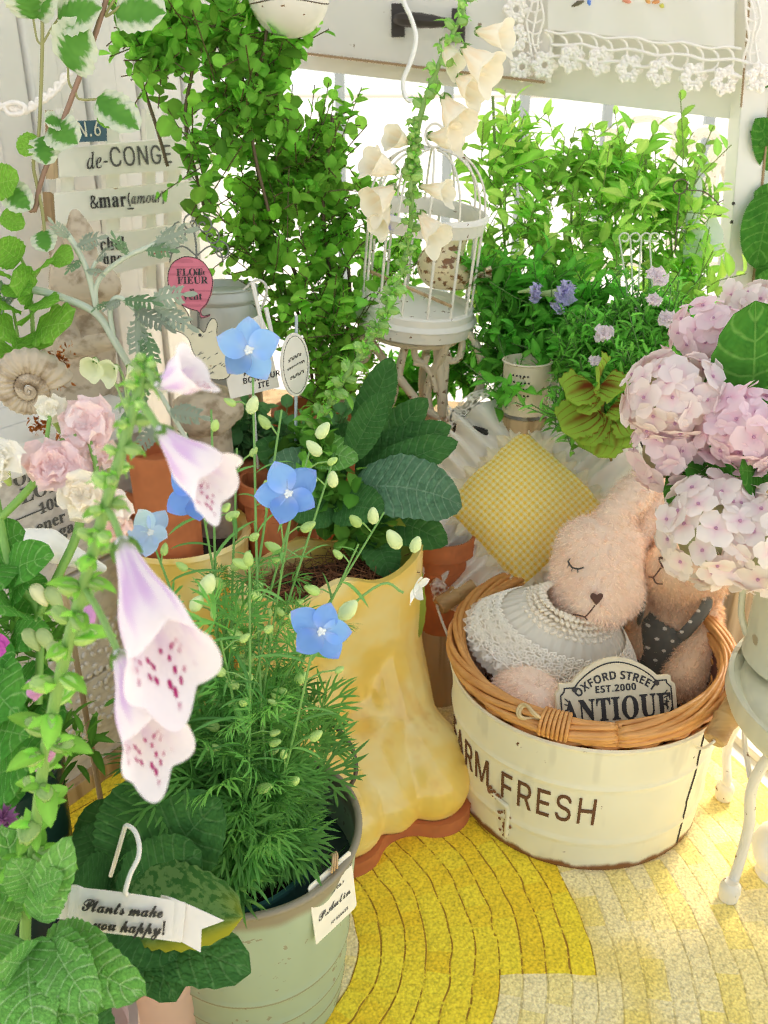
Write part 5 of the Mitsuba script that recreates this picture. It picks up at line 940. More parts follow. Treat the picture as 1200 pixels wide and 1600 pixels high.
dp = thing('plastic_pot', 'wide black plastic pot under the trailing pink flowered plant', 'pot'); c = at(975, 690, 1.27); v, f = lathe([(0, -0.07), (0.08, -0.07), (0.09, 0.05), (0.094, 0.05), (0.094, 0.06), (0.08, 0.06), (0, 0.045)], 40, c); add('body', (v, f), 'mat_black_plastic', dp, smooth=40)
dp = thing('plastic_pot', 'black plastic pot of the bright leafy plant, deep in the window foliage', 'pot'); c = at(930, 560, 1.42); v, f = lathe([(0, -0.08), (0.14, -0.08), (0.16, 0.05), (0.15, 0.06), (0, 0.045)], 40, c); add('body', (v, f), 'mat_black_plastic', dp, smooth=40)
def ruffled(key, c, R, n, col, seed, dirv, mat=petalm, layers=3, name='flower'):
    """many petalled flower facing dirv"""
    r = np.random.default_rng(seed); fk = None; F = frame(dirv, [0.1, 0.2, 1]); mb0 = MB(); tem = leaf(1, 1.05, 7, 8, a=.5, b=.22, fold=.0, droop=-.3, wave=.30, k=1.7)
    for l in range(layers):
        m = n - l * 2
        for i in range(m):
            a_ = 6.283 * (i + 0.5 * l) / m + 0.25 * r.standard_normal(); d = F @ np.array([0.08 + 0.30 * l + 0.26 * r.standard_normal(), math.cos(a_), math.sin(a_)]); u_ = F[:, 0] - 0.2 * d
            mb = MB(); Rm = frame(d, u_); cc = np.clip(col * (1 + .06 * r.standard_normal()), 0, .95); v = tem[0] @ Rm.T * R * (1 - .22 * l) * r.uniform(.85, 1.15); mb.add(v + c, tem[1], cc)
            if fk is None: fk = add(name, mb, mat, key, smooth=True)
            else: add('petal', mb, mat, fk, smooth=True)
    return fk
LIL = np.array([.60, .56, .80])
for (x, y, Rr, sd) in ((878, 462, 0.022, 1), (836, 456, 0.014, 2), (612, 348, 0.012, 3)):
    c = at(x, y, 1.20); ruffled(w2, c, Rr, 7, LIL, sd, nrm([0.75, -0.5, -0.1])); 
    add('calyx', MB().tube([c - nrm([0.75, -0.5, -0.1]) * 0.035 * Rr / .02 + [0, 0, -0.006], c - nrm([0.75, -0.5, -0.1]) * 0.012 * Rr / .02, c], np.array([0.002, 0.005, 0.010]) * Rr / .02, 8, c=(.36, .50, .20)), vcm, w2, smooth=True)
for (x, y, sd, Rr) in ((1028, 432, 5, .015), (945, 522, 6, .013), (1042, 497, 7, .012), (930, 565, 8, .010), (1020, 470, 9, .010)):
    ruffled(w3, at(x, y, 1.08), Rr, 5, np.array([.86, .76, .78]), sd, nrm([-0.1, -0.6, 0.8]), layers=2)
for i, (x0, y0, x1) in enumerate(((985, 490, 968), (990, 490, 985), (995, 490, 1002), (1020, 480, 1015))):
    if i == 0: wk = thing('curl_wire_stake', 'pale green wire stakes with curled tops among the window plants', 'plant support')
    add('wire', MB().tube(np.vstack([pl([(x0, y0 + 10), ((x0 + x1) / 2, y0 - 60), (x1, 375)], 1.22, 12), scroll(at(x1 + 8, 372, 1.22), 0.0075, 0.9, math.pi, 20, (1, 0, 0), (0, 0, 1), -1, 0.5)]), 0.0013, 5, c=(.60, .66, .50)), vcm, wk, smooth=True)
ib = thing('iron_bracket', 'small white wrought iron scroll bracket beside the cream pot', 'ornament')
for pts, r in (([(867, 662), (858, 630), (848, 600), (842, 585), (848, 578), (858, 582), (860, 596), (852, 602), (846, 595)], .0022), ([(850, 614), (880, 613), (915, 612), (922, 605), (918, 600)], .0017), ([(854, 618), (870, 620), (882, 628), (890, 626)], .0014), ([(862, 642), (862, 625), (868, 620), (868, 628)], .0013)):
    add('scroll', MB().tube(pl(pts, 1.16, 30), r, 6), whiteiron, ib, smooth=True)
add('plate', prism(np.array([(0, 0), (0.018, 0.014), (0.001, 0.014)]), 0.0015, np.stack([[1, 0, 0], [0, 0.2, 1], [0, -1, 0.2]], 1).astype(float), at(863, 663, 1.16)), whiteiron, ib, smooth=False)
cs = thing('cat_silhouette', 'pale sage cat shaped garden ornament beside the right window post', 'ornament'); o = at(1092, 400, 1.38); k_ = np.linalg.norm(at(1102, 400, 1.38) - o) / 10
pts = spline([(1068, 410), (1066, 340), (1072, 300), (1080, 285), (1086, 300), (1086, 345), (1096, 360), (1104, 335), (1120, 355), (1126, 372), (1120, 392), (1105, 408), (1085, 418)], 70, True)
add('body', on_plane(prism(np.array([((x - 1092) * k_, (400 - y) * k_) for x, y in pts]), 0.004), o, [1, 0, 0], [0, 0.15, 1]), M('sage_paint', two(pr((0.55, 0.62, 0.50), 0.6))), cs, smooth=False)
cw = thing('curled_wire', 'thin brown curled wire hanging by the right window post', 'wire')
add('wire', MB().tube(np.vstack([scroll(at(1063, 292, 1.36), 0.0105, 1.0, 0.3, 24, rmin=.9), pl([(1075, 297), (1100, 300), (1122, 318), (1127, 335), (1118, 335), (1122, 318), (1130, 313)], 1.36, 40)]), 0.0010, 5), wirem, cw, smooth=True)
add('wire', MB().tube(pl([(1062, 305), (1058, 350), (1054, 395)], 1.36, 10), 0.0010, 5), wirem, cw)
# ---- plant outside right of the post
w4 = thing('broad_leaved_plant', 'broad leaved green plant at the right edge beyond the window post', 'plant')
for i, (bx, by, tx_, ty_, w, Y) in enumerate(((1215, 260, 1180, 185, .055, 1.45), (1210, 170, 1190, 230, .06, 1.45), (1215, 330, 1178, 300, .06, 1.45), (1205, 300, 1180, 420, .07, 1.42), (1215, 400, 1186, 350, .05, 1.44), (1215, 455, 1184, 430, .05, 1.4), (1220, 60, 1185, 140, .06, 1.46), (1225, 380, 1195, 470, .06, 1.42))):
    put_leaf(w4, 'leaf', hydleaf, at(bx, by, Y + .03), at(tx_, ty_, Y), [-.3, -1, .4], w, 0.5, a=.5, b=.6)
vine(w4, [(1230, 560), (1222, 400), (1226, 200), (1222, 60)], 1.47, 0.003, (.15, .25, .07))
# ---- heuchera
he = thing('heuchera', 'lime green ruffled heuchera leaves with rusty veins below the window', 'plant')
def heu(p, n, uv):
    a_ = dr.abs(uv.y - .5) * 2; v_ = dr.minimum(a_ * 1.4, dr.abs(dr.sin(uv.y * 19)) * 0.9) ; k = smoothstep(0.15, 0.80, v_ + uv.x * 0.55 + 0.25 * (fbm(p.x * 90, p.y * 90, p.z * 90, 2) - .5)); return mix(mi.Color3f(.24, .06, .02), mi.Color3f(.30, .48, .06), k)
M('heuchera', {'type': 'principledthin', 'base_color': proc(heu), 'roughness': .5, 'diff_trans': .6, 'eta': 1.35, 'spec_trans': 0.0})
for (bx, by, tx_, ty_, w) in ((932, 640, 876, 668, .055), (938, 642, 905, 690, .05), (950, 650, 930, 712, .06), (965, 650, 962, 700, .055), (972, 645, 995, 680, .05), (925, 600, 884, 618, .05), (935, 598, 935, 570, .05), (940, 600, 975, 610, .05), (930, 605, 900, 640, .045), (955, 635, 985, 640, .045)):
    put_leaf(he, 'leaf', 'mat_heuchera', at(bx, by, 1.03), at(tx_, ty_, 1.0), [0, -.8, .7], w, 0.5, 14, 14, a=.32, b=.25, wave=.10, k=1.6, fold=.05, serr=.06)
for (x, y) in ((940, 640), (950, 650), (935, 600)): vine(he, [(x, y), (950, 690), (955, 720)], 1.05, .0018, (.30, .20, .06), 10)
# ---------------------------------------------------------------- foxglove bells
def bellmat(name, out0, streak, inner, spot, spots=True):
    def col(p, n, uv):
        a, s_ = uv.x, uv.y; st = smoothstep(0.35, 0.9, noise(a * 26, s_ * 2.0, 1)) * (1 - smoothstep(0.55, 0.95, s_)) * smoothstep(0.02, 0.2, s_)
        c = mix(mi.Color3f(out0), mi.Color3f(streak), st * 0.85)
        if spots:
            d, _, r = voronoi(a * 34, s_ * 17); low = smoothstep(0.17, 0.06, dr.abs(a - 0.5)); k = dr.select((d < 0.20 + 0.16 * r) & (r > 0.62), 1.0, 0.0) * low * smoothstep(0.62, 0.72, s_) * (1 - smoothstep(0.93, 0.97, s_))
            c = mix(c, mi.Color3f(spot), k)
        return c
    return M(name, {'type': 'principledthin', 'base_color': proc(col), 'roughness': .6, 'diff_trans': .75, 'eta': 1.3, 'spec_trans': 0.0})
pinkbell = bellmat('pink_bell', (.93, .87, .90), (.72, .50, .80), (.9, .85, .9), (.42, .02, .16))
creambell = bellmat('cream_bell', (.93, .88, .74), (.92, .78, .58), (.9, .8, .6), (.5, .3, .1), False)
def bell(key, base, tip, R, mat, lower=(0, 0, -1), flare=1.0, seed=0, name='bell', ns=22, na=44, close=1.0, squash=1.0):
    """trumpet from base (narrow end) to tip (middle of the mouth); its longer lip on the 'lower' side"""
    base, tip = np.asarray(base, float), np.asarray(tip, float); L = np.linalg.norm(tip - base); F = frame(tip - base, -np.asarray(lower, float)); r_ = np.random.default_rng(seed)
    s_ = np.linspace(0, 1, ns); a = np.linspace(0, 2 * np.pi, na + 1); S_, A_ = np.meshgrid(s_, a, indexing='ij'); u = A_ / (2 * np.pi)
    rad = R * (0.16 + 0.50 * np.clip(S_, 0, 1)**0.85 + 0.16 * np.exp(-((S_ - .62) / .22)**2) + 0.36 * flare * S_**7)
    lip = np.exp(-((u - .5) / .13)**2); lob = np.abs(np.sin(A_ * 2.5 + .2)); rad = rad * (1 + 0.10 * S_**8 * (lob - .5) + 0.05 * S_**4 * np.sin(A_ * 3 + seed)) ; x = L * (S_ + S_**5 * (0.20 * lip + 0.10 * (lob - .5) - 0.06 * np.exp(-((np.abs(u - .5) - .5) / .13)**2)))
    off = -0.10 * R * np.sin(S_ * np.pi) * 0.8 - R * 0.35 * lip * S_**9 * flare
    # angle 0 on the upper side, half a turn = lower lip
    P = base + x[..., None] * F[:, 0] + (rad * np.sin(A_) * squash)[..., None] * F[:, 1] + (rad * np.cos(A_) + off)[..., None] * F[:, 2]
    mb = MB(); mb.add(P, qgrid(ns, na + 1), None, np.stack([u, S_], -1)); k = add(name, mb, mat, key, smooth=True)
    cx = MB(); tem = leaf(1, .6, 5, 4, fold=.2, droop=.5)
    for i in range(5):
        d = F @ np.array([.75, .66 * math.cos(i * 1.257), .66 * math.sin(i * 1.257)]); n_ = F @ np.array([-.5, math.cos(i * 1.257), math.sin(i * 1.257)]); cx.add(tem[0] @ frame(d, n_).T * R * .62 + base - F[:, 0] * R * .05, tem[1], (.18, .36, .08))
    add('calyx', cx, leafm, k if mat != 'x' else key, smooth=True); return k
def spike(key, pts, rad, n, size, seed, t0=0.0, t1=1.0, col=G_LITE, bract=True, budcol=(.26, .46, .12), grow=0.0, dens=1.0):
    """foxglove stem with calyces, seed pods and bracts all round; pts world points from the base up"""
    r = np.random.default_rng(seed); P = spline(pts, 90); add('stem', MB().tube(P, np.linspace(rad, rad * .45, 90), 8, c=np.array([.20, .36, .09])), vcm, key, smooth=True)
    tem = ltem(1, .42, 6, 2, a=.6, b=.8, fold=.25, droop=.9); tg = np.gradient(P, axis=0); pos, di, upv, sc, cc, bud = [], [], [], [], [], MB(); ico = trimesh.creation.icosphere(2, 1.0)
    for i in range(n):
        t = t0 + (t1 - t0) * (i + .5) / n; k = int(t * 89); T_ = nrm(tg[k]); a = i * 2.4 + r.normal(0, .2); s0 = nrm(np.cross(T_, [.3, .5, .2])); rd = s0 * math.cos(a) + np.cross(T_, s0) * math.sin(a); sz = size * (1.05 - .55 * (i / n)) * (1 + grow * (1 - i / n)) * r.uniform(.8, 1.2)
        c = P[k] + rd * (sz * .42 + rad * .6); F = frame(nrm(rd + T_ * .5 - np.array([0, 0, .25])), T_); v = ico.vertices.copy(); v = v * [1.25, .8, .8] * (1 + .12 * np.cos(np.arctan2(v[:, 1], v[:, 2]) * 5)[:, None]) * (1 - .25 * v[:, :1]); bud.add(v @ F.T * sz * .36 + c, ico.faces, np.clip(np.array(budcol) * r.uniform(.75, 1.25), 0, 1))
        for j in range(4):
            aa = j * 1.57 + r.normal(0, .3); d = nrm(rd * .8 + (s0 * math.cos(aa) + T_ * math.sin(aa)) * .9 + T_ * .15); pos.append(P[k] + rd * sz * .22); di.append(d); upv.append(nrm(T_ - d * .3)); sc.append(sz * r.uniform(.6, .95)); cc.append(col * r.uniform(.75, 1.3))
        if bract: pos.append(P[k]); di.append(nrm(rd + T_ * r.uniform(-.3, .4))); upv.append(T_); sc.append(sz * r.uniform(1.2, 1.9)); cc.append(col * r.uniform(.7, 1.1))
    mb = MB(); scatter(mb, tem, np.array(pos), frames(np.array(di), np.array(upv)), np.array(sc), np.clip(np.array(cc), 0, .9), vcol=tem[3]); add('sepals', mb, leafm, key, smooth=True, kind='stuff'); add('buds', bud, vcm, key, smooth=True, kind='stuff')
    return P
# pale foxglove growing in the boots, two spikes
f1 = thing('cream_foxglove', 'tall leaning cream flowered foxglove with a leafy rosette growing in the yellow boots', 'plant')
yy = lambda y: 1.02 + 0.02 * (850 - y) / 850
S1 = [at(478, 800, 1.00), at(482, 700, 1.0), at(520, 620, 1.0), at(580, 530, 1.0), at(614, 460, 1.0), at(638, 380, 1.0), at(645, 290, 1.0), at(655, 190, 1.0), at(690, 90, 1.0), at(722, 20, 1.0), at(735, -40, 1.0)]
spike(f1, S1, .0038, 60, .018, 3, .12, .72); spike(f1, S1[6:], .0034, 16, .016, 9, .3, 1.0)
spike(f1, [at(640, 300, .985), at(645, 270, .985), at(647, 230, .985), at(646, 182, .985)], .0025, 26, .013, 4, .25, 1.0, G_MID * 1.1, False, (.24, .42, .10))
for i, (b, t, R, Y, fl) in enumerate((((742, 48), (792, 55), .017, .99, 1.0), ((722, 72), (768, 112), .023, .975, .8), ((712, 120), (745, 140), .020, .99, .8), ((692, 148), (722, 196), .024, .98, .8), ((668, 212), (712, 214), .018, .985, .7), ((622, 268), (578, 250), .020, .97, .7), ((618, 290), (580, 318), .022, .975, .8), ((608, 318), (590, 352), .016, .985, .8), ((655, 290), (700, 300), .014, .99, 1.0), ((655, 330), (686, 372), .020, .975, 1.0), ((640, 222), (612, 212), .016, .99, .7), ((690, 60), (712, 100), .015, 1.0, .6))):
    bb, tt_ = at(*b, Y + .01), at(*t, Y - .012); bell(f1, bb, tt_, R * .84, creambell, [0.1, 0, -1], fl, i)
ro = at(490, 800, 1.0)
for i, (bx, by, tx_, ty_, w, Y0_, Y1_, mt, dpp) in enumerate(((560, 700, 612, 558, .046, 1.02, 1.04, foxleaf, .3), (545, 720, 602, 612, .040, .99, .99, foxleaf, .2), (560, 740, 668, 622, .05, 1.03, 1.06, foxleaf, .3), (555, 745, 705, 665, .055, 1.03, 1.04, foxleaf, .6), (560, 760, 716, 690, .05, 1.0, 1.01, foxleaf, .8), (552, 765, 722, 792, .078, .98, .97, palegl, 1.7), (520, 770, 420, 720, .065, .99, .95, palegl, .8), (500, 770, 400, 690, .06, 1.02, 1.0, foxleaf, .8), (530, 770, 480, 690, .05, 1.02, 1.02, foxleaf, .4), (520, 790, 600, 800, .06, .97, .93, foxleaf, .6), (540, 790, 640, 790, .06, .98, .97, foxleaf, .8), (560, 800, 700, 850, .06, 1.0, .97, foxleaf, 1.0), (570, 810, 612, 905, .05, .98, .93, foxleaf, .8), (610, 800, 652, 1000, .042, .98, .935, M('yellowing_leaf', {'type': 'principledthin', 'base_color': proc(lambda p, n, uv: mix(mi.Color3f(.24, .34, .05), mi.Color3f(.40, .42, .07), fbm(p.x * 60, p.y * 60, p.z * 60, 3))), 'roughness': .5, 'diff_trans': .6, 'eta': 1.4, 'spec_trans': 0.0}), .5), (500, 780, 540, 660, .045, 1.03, 1.05, foxleaf, .3), (520, 800, 450, 800, .05, .96, .93, foxleaf, .6), (470, 700, 560, 720, .05, 1.0, .98, foxleaf2, .5))):
    put_leaf(f1, 'leaf', mt, at(bx, by, Y0_), at(tx_, ty_, Y1_), [0.1, -.75, .8], w, dpp, 22, 12, a=.55, b=.6, fold=.12, wave=.03, serr=.03)
bushy(f1, 'young_leaves', small, [E(490, 730, .99, 40, 50), E(520, 780, .98, 60, 35), E(575, 830, .96, 40, 30)], 60, 6, .026, .05, G_MID * .8, .8, 77)
# ---------------------------------------------------------------- pink foxglove close to the camera
f2 = thing('pink_foxglove', 'pink and white spotted foxglove with a leafy base, closest to the camera at lower left', 'plant')
S2 = [atd(70, 1640, .66), atd(40, 1480, .62), atd(52, 1330, .57), atd(70, 1180, .51), atd(100, 1030, .46), atd(135, 900, .43), atd(165, 790, .41), atd(200, 670, .40), atd(222, 590, .395), atd(230, 560, .395)]
spike(f2, S2, .0042, 54, .0098, 12, .16, 1.0, G_LITE * .95, True, (.32, .50, .14), .8)
for i, (b, t, R, D0, D1, lo, fl) in enumerate((((245, 604), (302, 575), .0125, .39, .385, (.3, 0, -1), .6), ((248, 670), (340, 755), .0160, .39, .38, (-.5, 0, -1), .5), ((190, 845), (268, 1035), .0205, .40, .362, (.0, -.2, -1), .8), ((185, 1020), (245, 1165), .0168, .41, .375, (-.2, -.2, -1), .7))):
    k_ = bell(f2, atd(*b, D0), atd(*t, D1), R, pinkbell, lo, fl, i, ns=28, na=60); q_ = spline(S2, 90); b_ = atd(*b, D0); n_ = q_[np.argmin(((q_ - b_ - [0, 0, .004])**2).sum(1))]; add('stalk', MB().tube(spline([n_, (n_ + b_) / 2 + [0, 0, .004], b_], 10), .0017, 6, c=(.22, .40, .10)), vcm, k_, smooth=True)
for i, (b, t, R) in enumerate((((85, 1060), (55, 1075), .007), ((95, 1160), (60, 1190), .006), ((130, 1010), (140, 950), .006))): bell(f2, atd(*b, .50), atd(*t, .52), R, M(f'faded_bell{i}', {'type': 'principledthin', 'base_color': rgb(.70, .36, .62), 'roughness': .6, 'diff_trans': .6, 'eta': 1.3, 'spec_trans': 0.0}), (0, 0, -1), .4, i, ns=12, na=20)
for i, (bx, by, tx_, ty_, w, D0, D1, dpp, mt) in enumerate(((62, 1440, 112, 1308, .027, .57, .54, .5, foxleaf2), (50, 1420, 5, 1290, .04, .60, .57, .5, foxleaf2), (80, 1465, 150, 1580, .034, .57, .53, 1.2, foxleaf2), (85, 1478, 226, 1556, .036, .58, .555, 1.3, foxleaf2), (60, 1400, 20, 1340, .026, .57, .55, .6, foxleaf2), (70, 1500, 140, 1510, .03, .57, .54, .9, foxleaf2), (60, 1540, 150, 1610, .032, .57, .54, .9, foxleaf2), (40, 1500, 0, 1500, .03, .57, .53, .8, foxleaf2), (50, 1390, 100, 1370, .022, .56, .54, .6, foxleaf2), (45, 1470, 60, 1640, .040, .57, .52, 1.0, foxleaf2), (60, 1480, 105, 1620, .040, .57, .53, .8, foxleaf2), (70, 1490, 170, 1480, .040, .58, .57, .6, foxleaf2), (40, 1470, -30, 1560, .045, .57, .54, .9, foxleaf2), (80, 1500, 185, 1565, .036, .58, .56, .8, foxleaf2), (30, 1440, -40, 1420, .05, .6, .57, .7, foxleaf2), (55, 1560, 20, 1680, .06, .6, .55, .8, foxleaf2), (95, 1560, 170, 1640, .05, .63, .6, .8, foxleaf))):
    put_leaf(f2, 'leaf', mt, atd(bx, by, D0), atd(tx_, ty_, D1), [0.15, -.7, .8], w, dpp, 22, 12, a=.5, b=.55, fold=.15, wave=.05, serr=.04, k=1.7)
# ---------------------------------------------------------------- dark leaved plant with the ribbon sign
dl = thing('dark_foxglove_leaves', 'dark wrinkled foxglove leaves beside the green bucket behind the ribbon sign', 'plant'); hub = atd(190, 1400, .74)
for i, (tx_, ty_, w, D1, dpp, mt) in enumerate(((345, 1248, .072, .69, .5, foxleaf), (225, 1215, .07, .74, .5, foxleaf), (130, 1290, .06, .76, .5, foxleaf), (380, 1432, .064, .645, .7, 'mat_edge_yellow'), (392, 1520, .055, .645, .8, foxleaf), (315, 1330, .065, .68, .5, foxleaf), (275, 1500, .055, .65, .7, foxleaf), (275, 1565, .05, .65, .8, foxleaf), (190, 1570, .05, .65, .8, foxleaf), (110, 1390, .06, .7, .6, foxleaf), (250, 1250, .06, .80, .4, foxleaf), (150, 1250, .05, .80, .4, foxleaf))):
    if mt == 'mat_edge_yellow':
        M('edge_yellow', {'type': 'principledthin', 'base_color': proc(lambda p, n, uv: mix(mix(mi.Color3f(.05, .15, .035), mi.Color3f(.14, .26, .08), smoothstep(.35, .6, fbm(uv.x * 30, uv.y * 18, 0, 3))), mi.Color3f(.50, .46, .04), smoothstep(.62, .95, uv.x * .7 + dr.abs(uv.y - .5) * .9 * (1 - uv.y)))), 'roughness': .5, 'diff_trans': .5, 'eta': 1.4, 'spec_trans': 0.0})
    put_leaf(dl, 'leaf', mt, hub + 0.012 * np.array([math.cos(i), math.sin(i), 0]), atd(tx_, ty_, D1), [0.1, -.7, .8], w, dpp, 26, 14, a=.6, b=.5, fold=.10, wave=.02, serr=.035)
v, f = lathe([(0, -.10), (.05, -.10), (.062, -.02), (.064, -.02), (.064, -.012), (.058, -.012), (0, -.02)], 40); cb = hub + [0.0, 0.02, -.03]; v[:, 2] = np.where(v[:, 2] < -.09, .012 - cb[2], v[:, 2]); add('pot', (v + cb, f), M('pink_clay', two(pr((.62, .42, .34), .7))), dl, smooth=40)
rs = thing('ribbon_sign', 'white metal ribbon shaped sign lettered Plants make you happy hanging from a wire', 'sign')
RD = .605; o = atd(215, 1432, RD); rx, ry = nrm(atd(285, 1437, RD) - atd(140, 1424, RD)), None; ry = nrm(np.array([0, .50, 1.0]) - rx * np.dot([0, .50, 1.0], rx)); rz = np.cross(rx, ry); k_ = RD / FPX
def rib(px0, px1, dz0, dz1, y0a, y0b, y1a, y1b, n=24):
    x = np.linspace(px0, px1, n); t = (x - px0) / (px1 - px0); top = y0a + (y0b - y0a) * t + 5 * np.sin(t * np.pi); bot = y1a + (y1b - y1a) * t + 5 * np.sin(t * np.pi); z = dz0 + (dz1 - dz0) * t + .003 * np.sin(t * np.pi)
    A_ = [o + rx * ((xx - 215) * k_) + rz * zz_ for xx, zz_ in zip(x, z)]; P = np.stack([np.array(A_) + ry * (top * k_)[:, None], np.array(A_) + ry * (bot * k_)[:, None]], 1); return P
ribm = M('ribbon_paint', two(pr(proc(wear((.78, .74, .68), (.5, .33, .25), .82, 60)), .4)))
def slab(P, th=.0009):
    n = len(P); mb = MB(); Q = np.concatenate([P, P[:, ::-1] - rz * th], 1); i = np.arange(n - 1)
    for a_ in range(4): b_ = (a_ + 1) % 4; mb.add(Q.reshape(-1, 3), np.stack([i * 4 + a_, (i + 1) * 4 + a_, (i + 1) * 4 + b_, i * 4 + b_], 1))
    mb.add(Q.reshape(-1, 3), [[0, 1, 2, 3], [(n - 1) * 4 + 3, (n - 1) * 4 + 2, (n - 1) * 4 + 1, (n - 1) * 4]]); return mb
add('band', slab(rib(106, 286, 0, 0, 36, 28, -30, -34)), ribm, rs, smooth=False)
add('fold', slab(rib(245, 288, -.006, .0005, 30, 26, -28, -32)), ribm, rs, smooth=False); add('fold', slab(rib(104, 128, -.005, .0003, 34, 36, -10, -20)), ribm, rs, smooth=False)
tailp = Polygon(np.array([(0, 24), (64, 2), (30, -14), (32, -50), (0, -36)]) * k_); add('tail', on_plane(prism(tailp, .0009), o + rx * (285 - 215) * k_ - rz * .004, rx, ry), ribm, rs, smooth=False, label='forked ribbon tail')
tailq = Polygon(np.array([(0, 30), (-34, 20), (-14, 2), (-30, -18), (0, -18)]) * k_); add('tail', on_plane(prism(tailq, .0009), o + rx * (112 - 215) * k_ - rz * .004, rx, ry), ribm, rs, smooth=False)
for tt, x, y, h in (('Plants make', 128, 6, .0086), ('you happy!', 149, -20, .0086)):
    m = lettering(tt, h, 'script', .0004, -.03, 2); m.apply_scale([.86, 1.0, 1]); xx = (x - 215) * k_; m.vertices[:, 2] += .0020 + .0024 * np.sin(np.clip((m.vertices[:, 0] + xx + .05) / .084, 0, 1) * np.pi); add('lettering', on_plane(moved(m, None, (xx, y * k_, 0)), o + rz * .0006, rx, ry), black, rs, smooth=False)
add('hook_wire', MB().tube(pl([], 0) if False else spline([atd(199, 1398, .600), atd(196, 1392, .598), atd(204, 1365, .60), atd(216, 1340, .605), atd(217, 1318, .61), atd(210, 1298, .615), atd(198, 1290, .62), atd(193, 1300, .63), atd(183, 1335, .65), atd(173, 1368, .67)], 50), .0017, 7), M('wire_cream', two(pr((.74, .70, .62), .4))), rs, smooth=True)
# ---------------------------------------------------------------- larkspur in the green bucket
la = thing('larkspur', 'blue flowered larkspur with feathery leaves growing in the green bucket', 'plant'); r_ = np.random.default_rng(17)
def dissected(seed):
    r = np.random.default_rng(seed); mb = MB(); bl_ = leaf(1, .027, 4, 2, a=.35, b=.45, fold=.3, droop=.7)
    mb.tube([[0, 0, 0], [.2, 0, .06], [.42, 0, .07]], .010, 3)
    for i in range(7):
        a = (i - 3) * .40 + r.normal(0, .08); o_ = np.array([.42, 0, .07]); d = np.array([math.cos(a), math.sin(a), r.normal(0, .18)]); L = .42 * (1 - .06 * abs(i - 3)); mb.add(bl_[0] * [L, 1, L] @ frame(d, [0, 0, 1]).T + o_, bl_[1]); q = o_ + nrm(d) * L * .45
        for sgn in (-1, 1):
            a2 = a + sgn * r.uniform(.3, .6); d2 = np.array([math.cos(a2), math.sin(a2), r.normal(-.1, .25)]); L2 = L * r.uniform(.5, .85); mb.add(bl_[0] * [L2, .95, L2] @ frame(d2, [0, 0, 1]).T + q, bl_[1])
    return mb.arrays()[:2]
dis = [dissected(i) for i in range(5)]
def fine(px, py, D): return atd(px, py, D)
base0 = SC + [-.016, -.004, .166]
stems = [((395, 590), .69), ((330, 640), .70), ((440, 640), .70), ((485, 700), .70), ((520, 720), .72), ((455, 800), .68), ((316, 790), .70), ((240, 850), .70), ((370, 700), .71), ((600, 800), .74), ((500, 960), .66), ((390, 860), .67), ((280, 930), .70), ((560, 850), .73), ((345, 1000), .68), ((200, 950), .74), ((430, 930), .72)]
nodes = []
for i, ((px, py), D) in enumerate(stems):
    b = base0 + np.array([r_.uniform(-.025, .05), r_.uniform(-.03, .045), 0]); e = fine(px, py, D); m_ = (b + e) / 2 + np.array([b[0] - e[0], 0, 0]) * .12 + r_.normal(0, .006, 3); P = spline([b, b * .7 + m_ * .3 + [0, 0, .02], m_, e], 30); add('stem', MB().tube(P, np.linspace(.0021, .0009, 30), 5, c=(.17, .36, .09)), vcm, la, smooth=True); nodes.append(P)
pos, di, upv, sc, cc = [], [], [], [], []
for P in nodes:
    for t in np.concatenate([r_.uniform(.02, .42, 13), r_.uniform(.4, .85, 6)]):
        k = int(t * 29); d = nrm(np.array([r_.normal(0, 1), r_.normal(-.3, 1), .45 + .3 * r_.normal()])); pos.append(P[k]); di.append(d); upv.append(np.array([0, -.3, 1.]) + .3 * r_.normal(0, 1, 3)); sc.append(r_.uniform(.06, .105) * (1.0 if t < .42 else .55)); cc.append(np.array([.20, .47, .12]) * r_.uniform(.7, 1.4))
for _ in range(125):
    c = np.array([SC[0] - .012 + r_.uniform(-.042, .058), SC[1] + r_.uniform(-.03, .065), SC[2] + .185 + abs(r_.normal(0, .075))]); w = np.hypot(c[0] - SC[0], c[1] - SC[1]); d = nrm(np.array([(c[0] - SC[0]) * 7 + r_.normal(0, .5), (c[1] - SC[1]) * 6 - .2 + r_.normal(0, .5), .75])); pos.append(c); di.append(d); upv.append(np.array([0, -.3, 1.]) + .3 * r_.normal(0, 1, 3)); sc.append(r_.uniform(.06, .10)); cc.append(np.array([.19, .46, .11]) * r_.uniform(.6, 1.4))
mb = MB(); pos, di, upv, sc, cc = map(np.array, (pos, di, upv, sc, cc)); w = r_.integers(0, 5, len(pos))
for j in range(5): s_ = w == j; scatter(mb, dis[j], pos[s_], frames(di[s_], upv[s_]), sc[s_], cc[s_])
add('feathery_leaves', mb, leafm, la, smooth=True, kind='stuff')
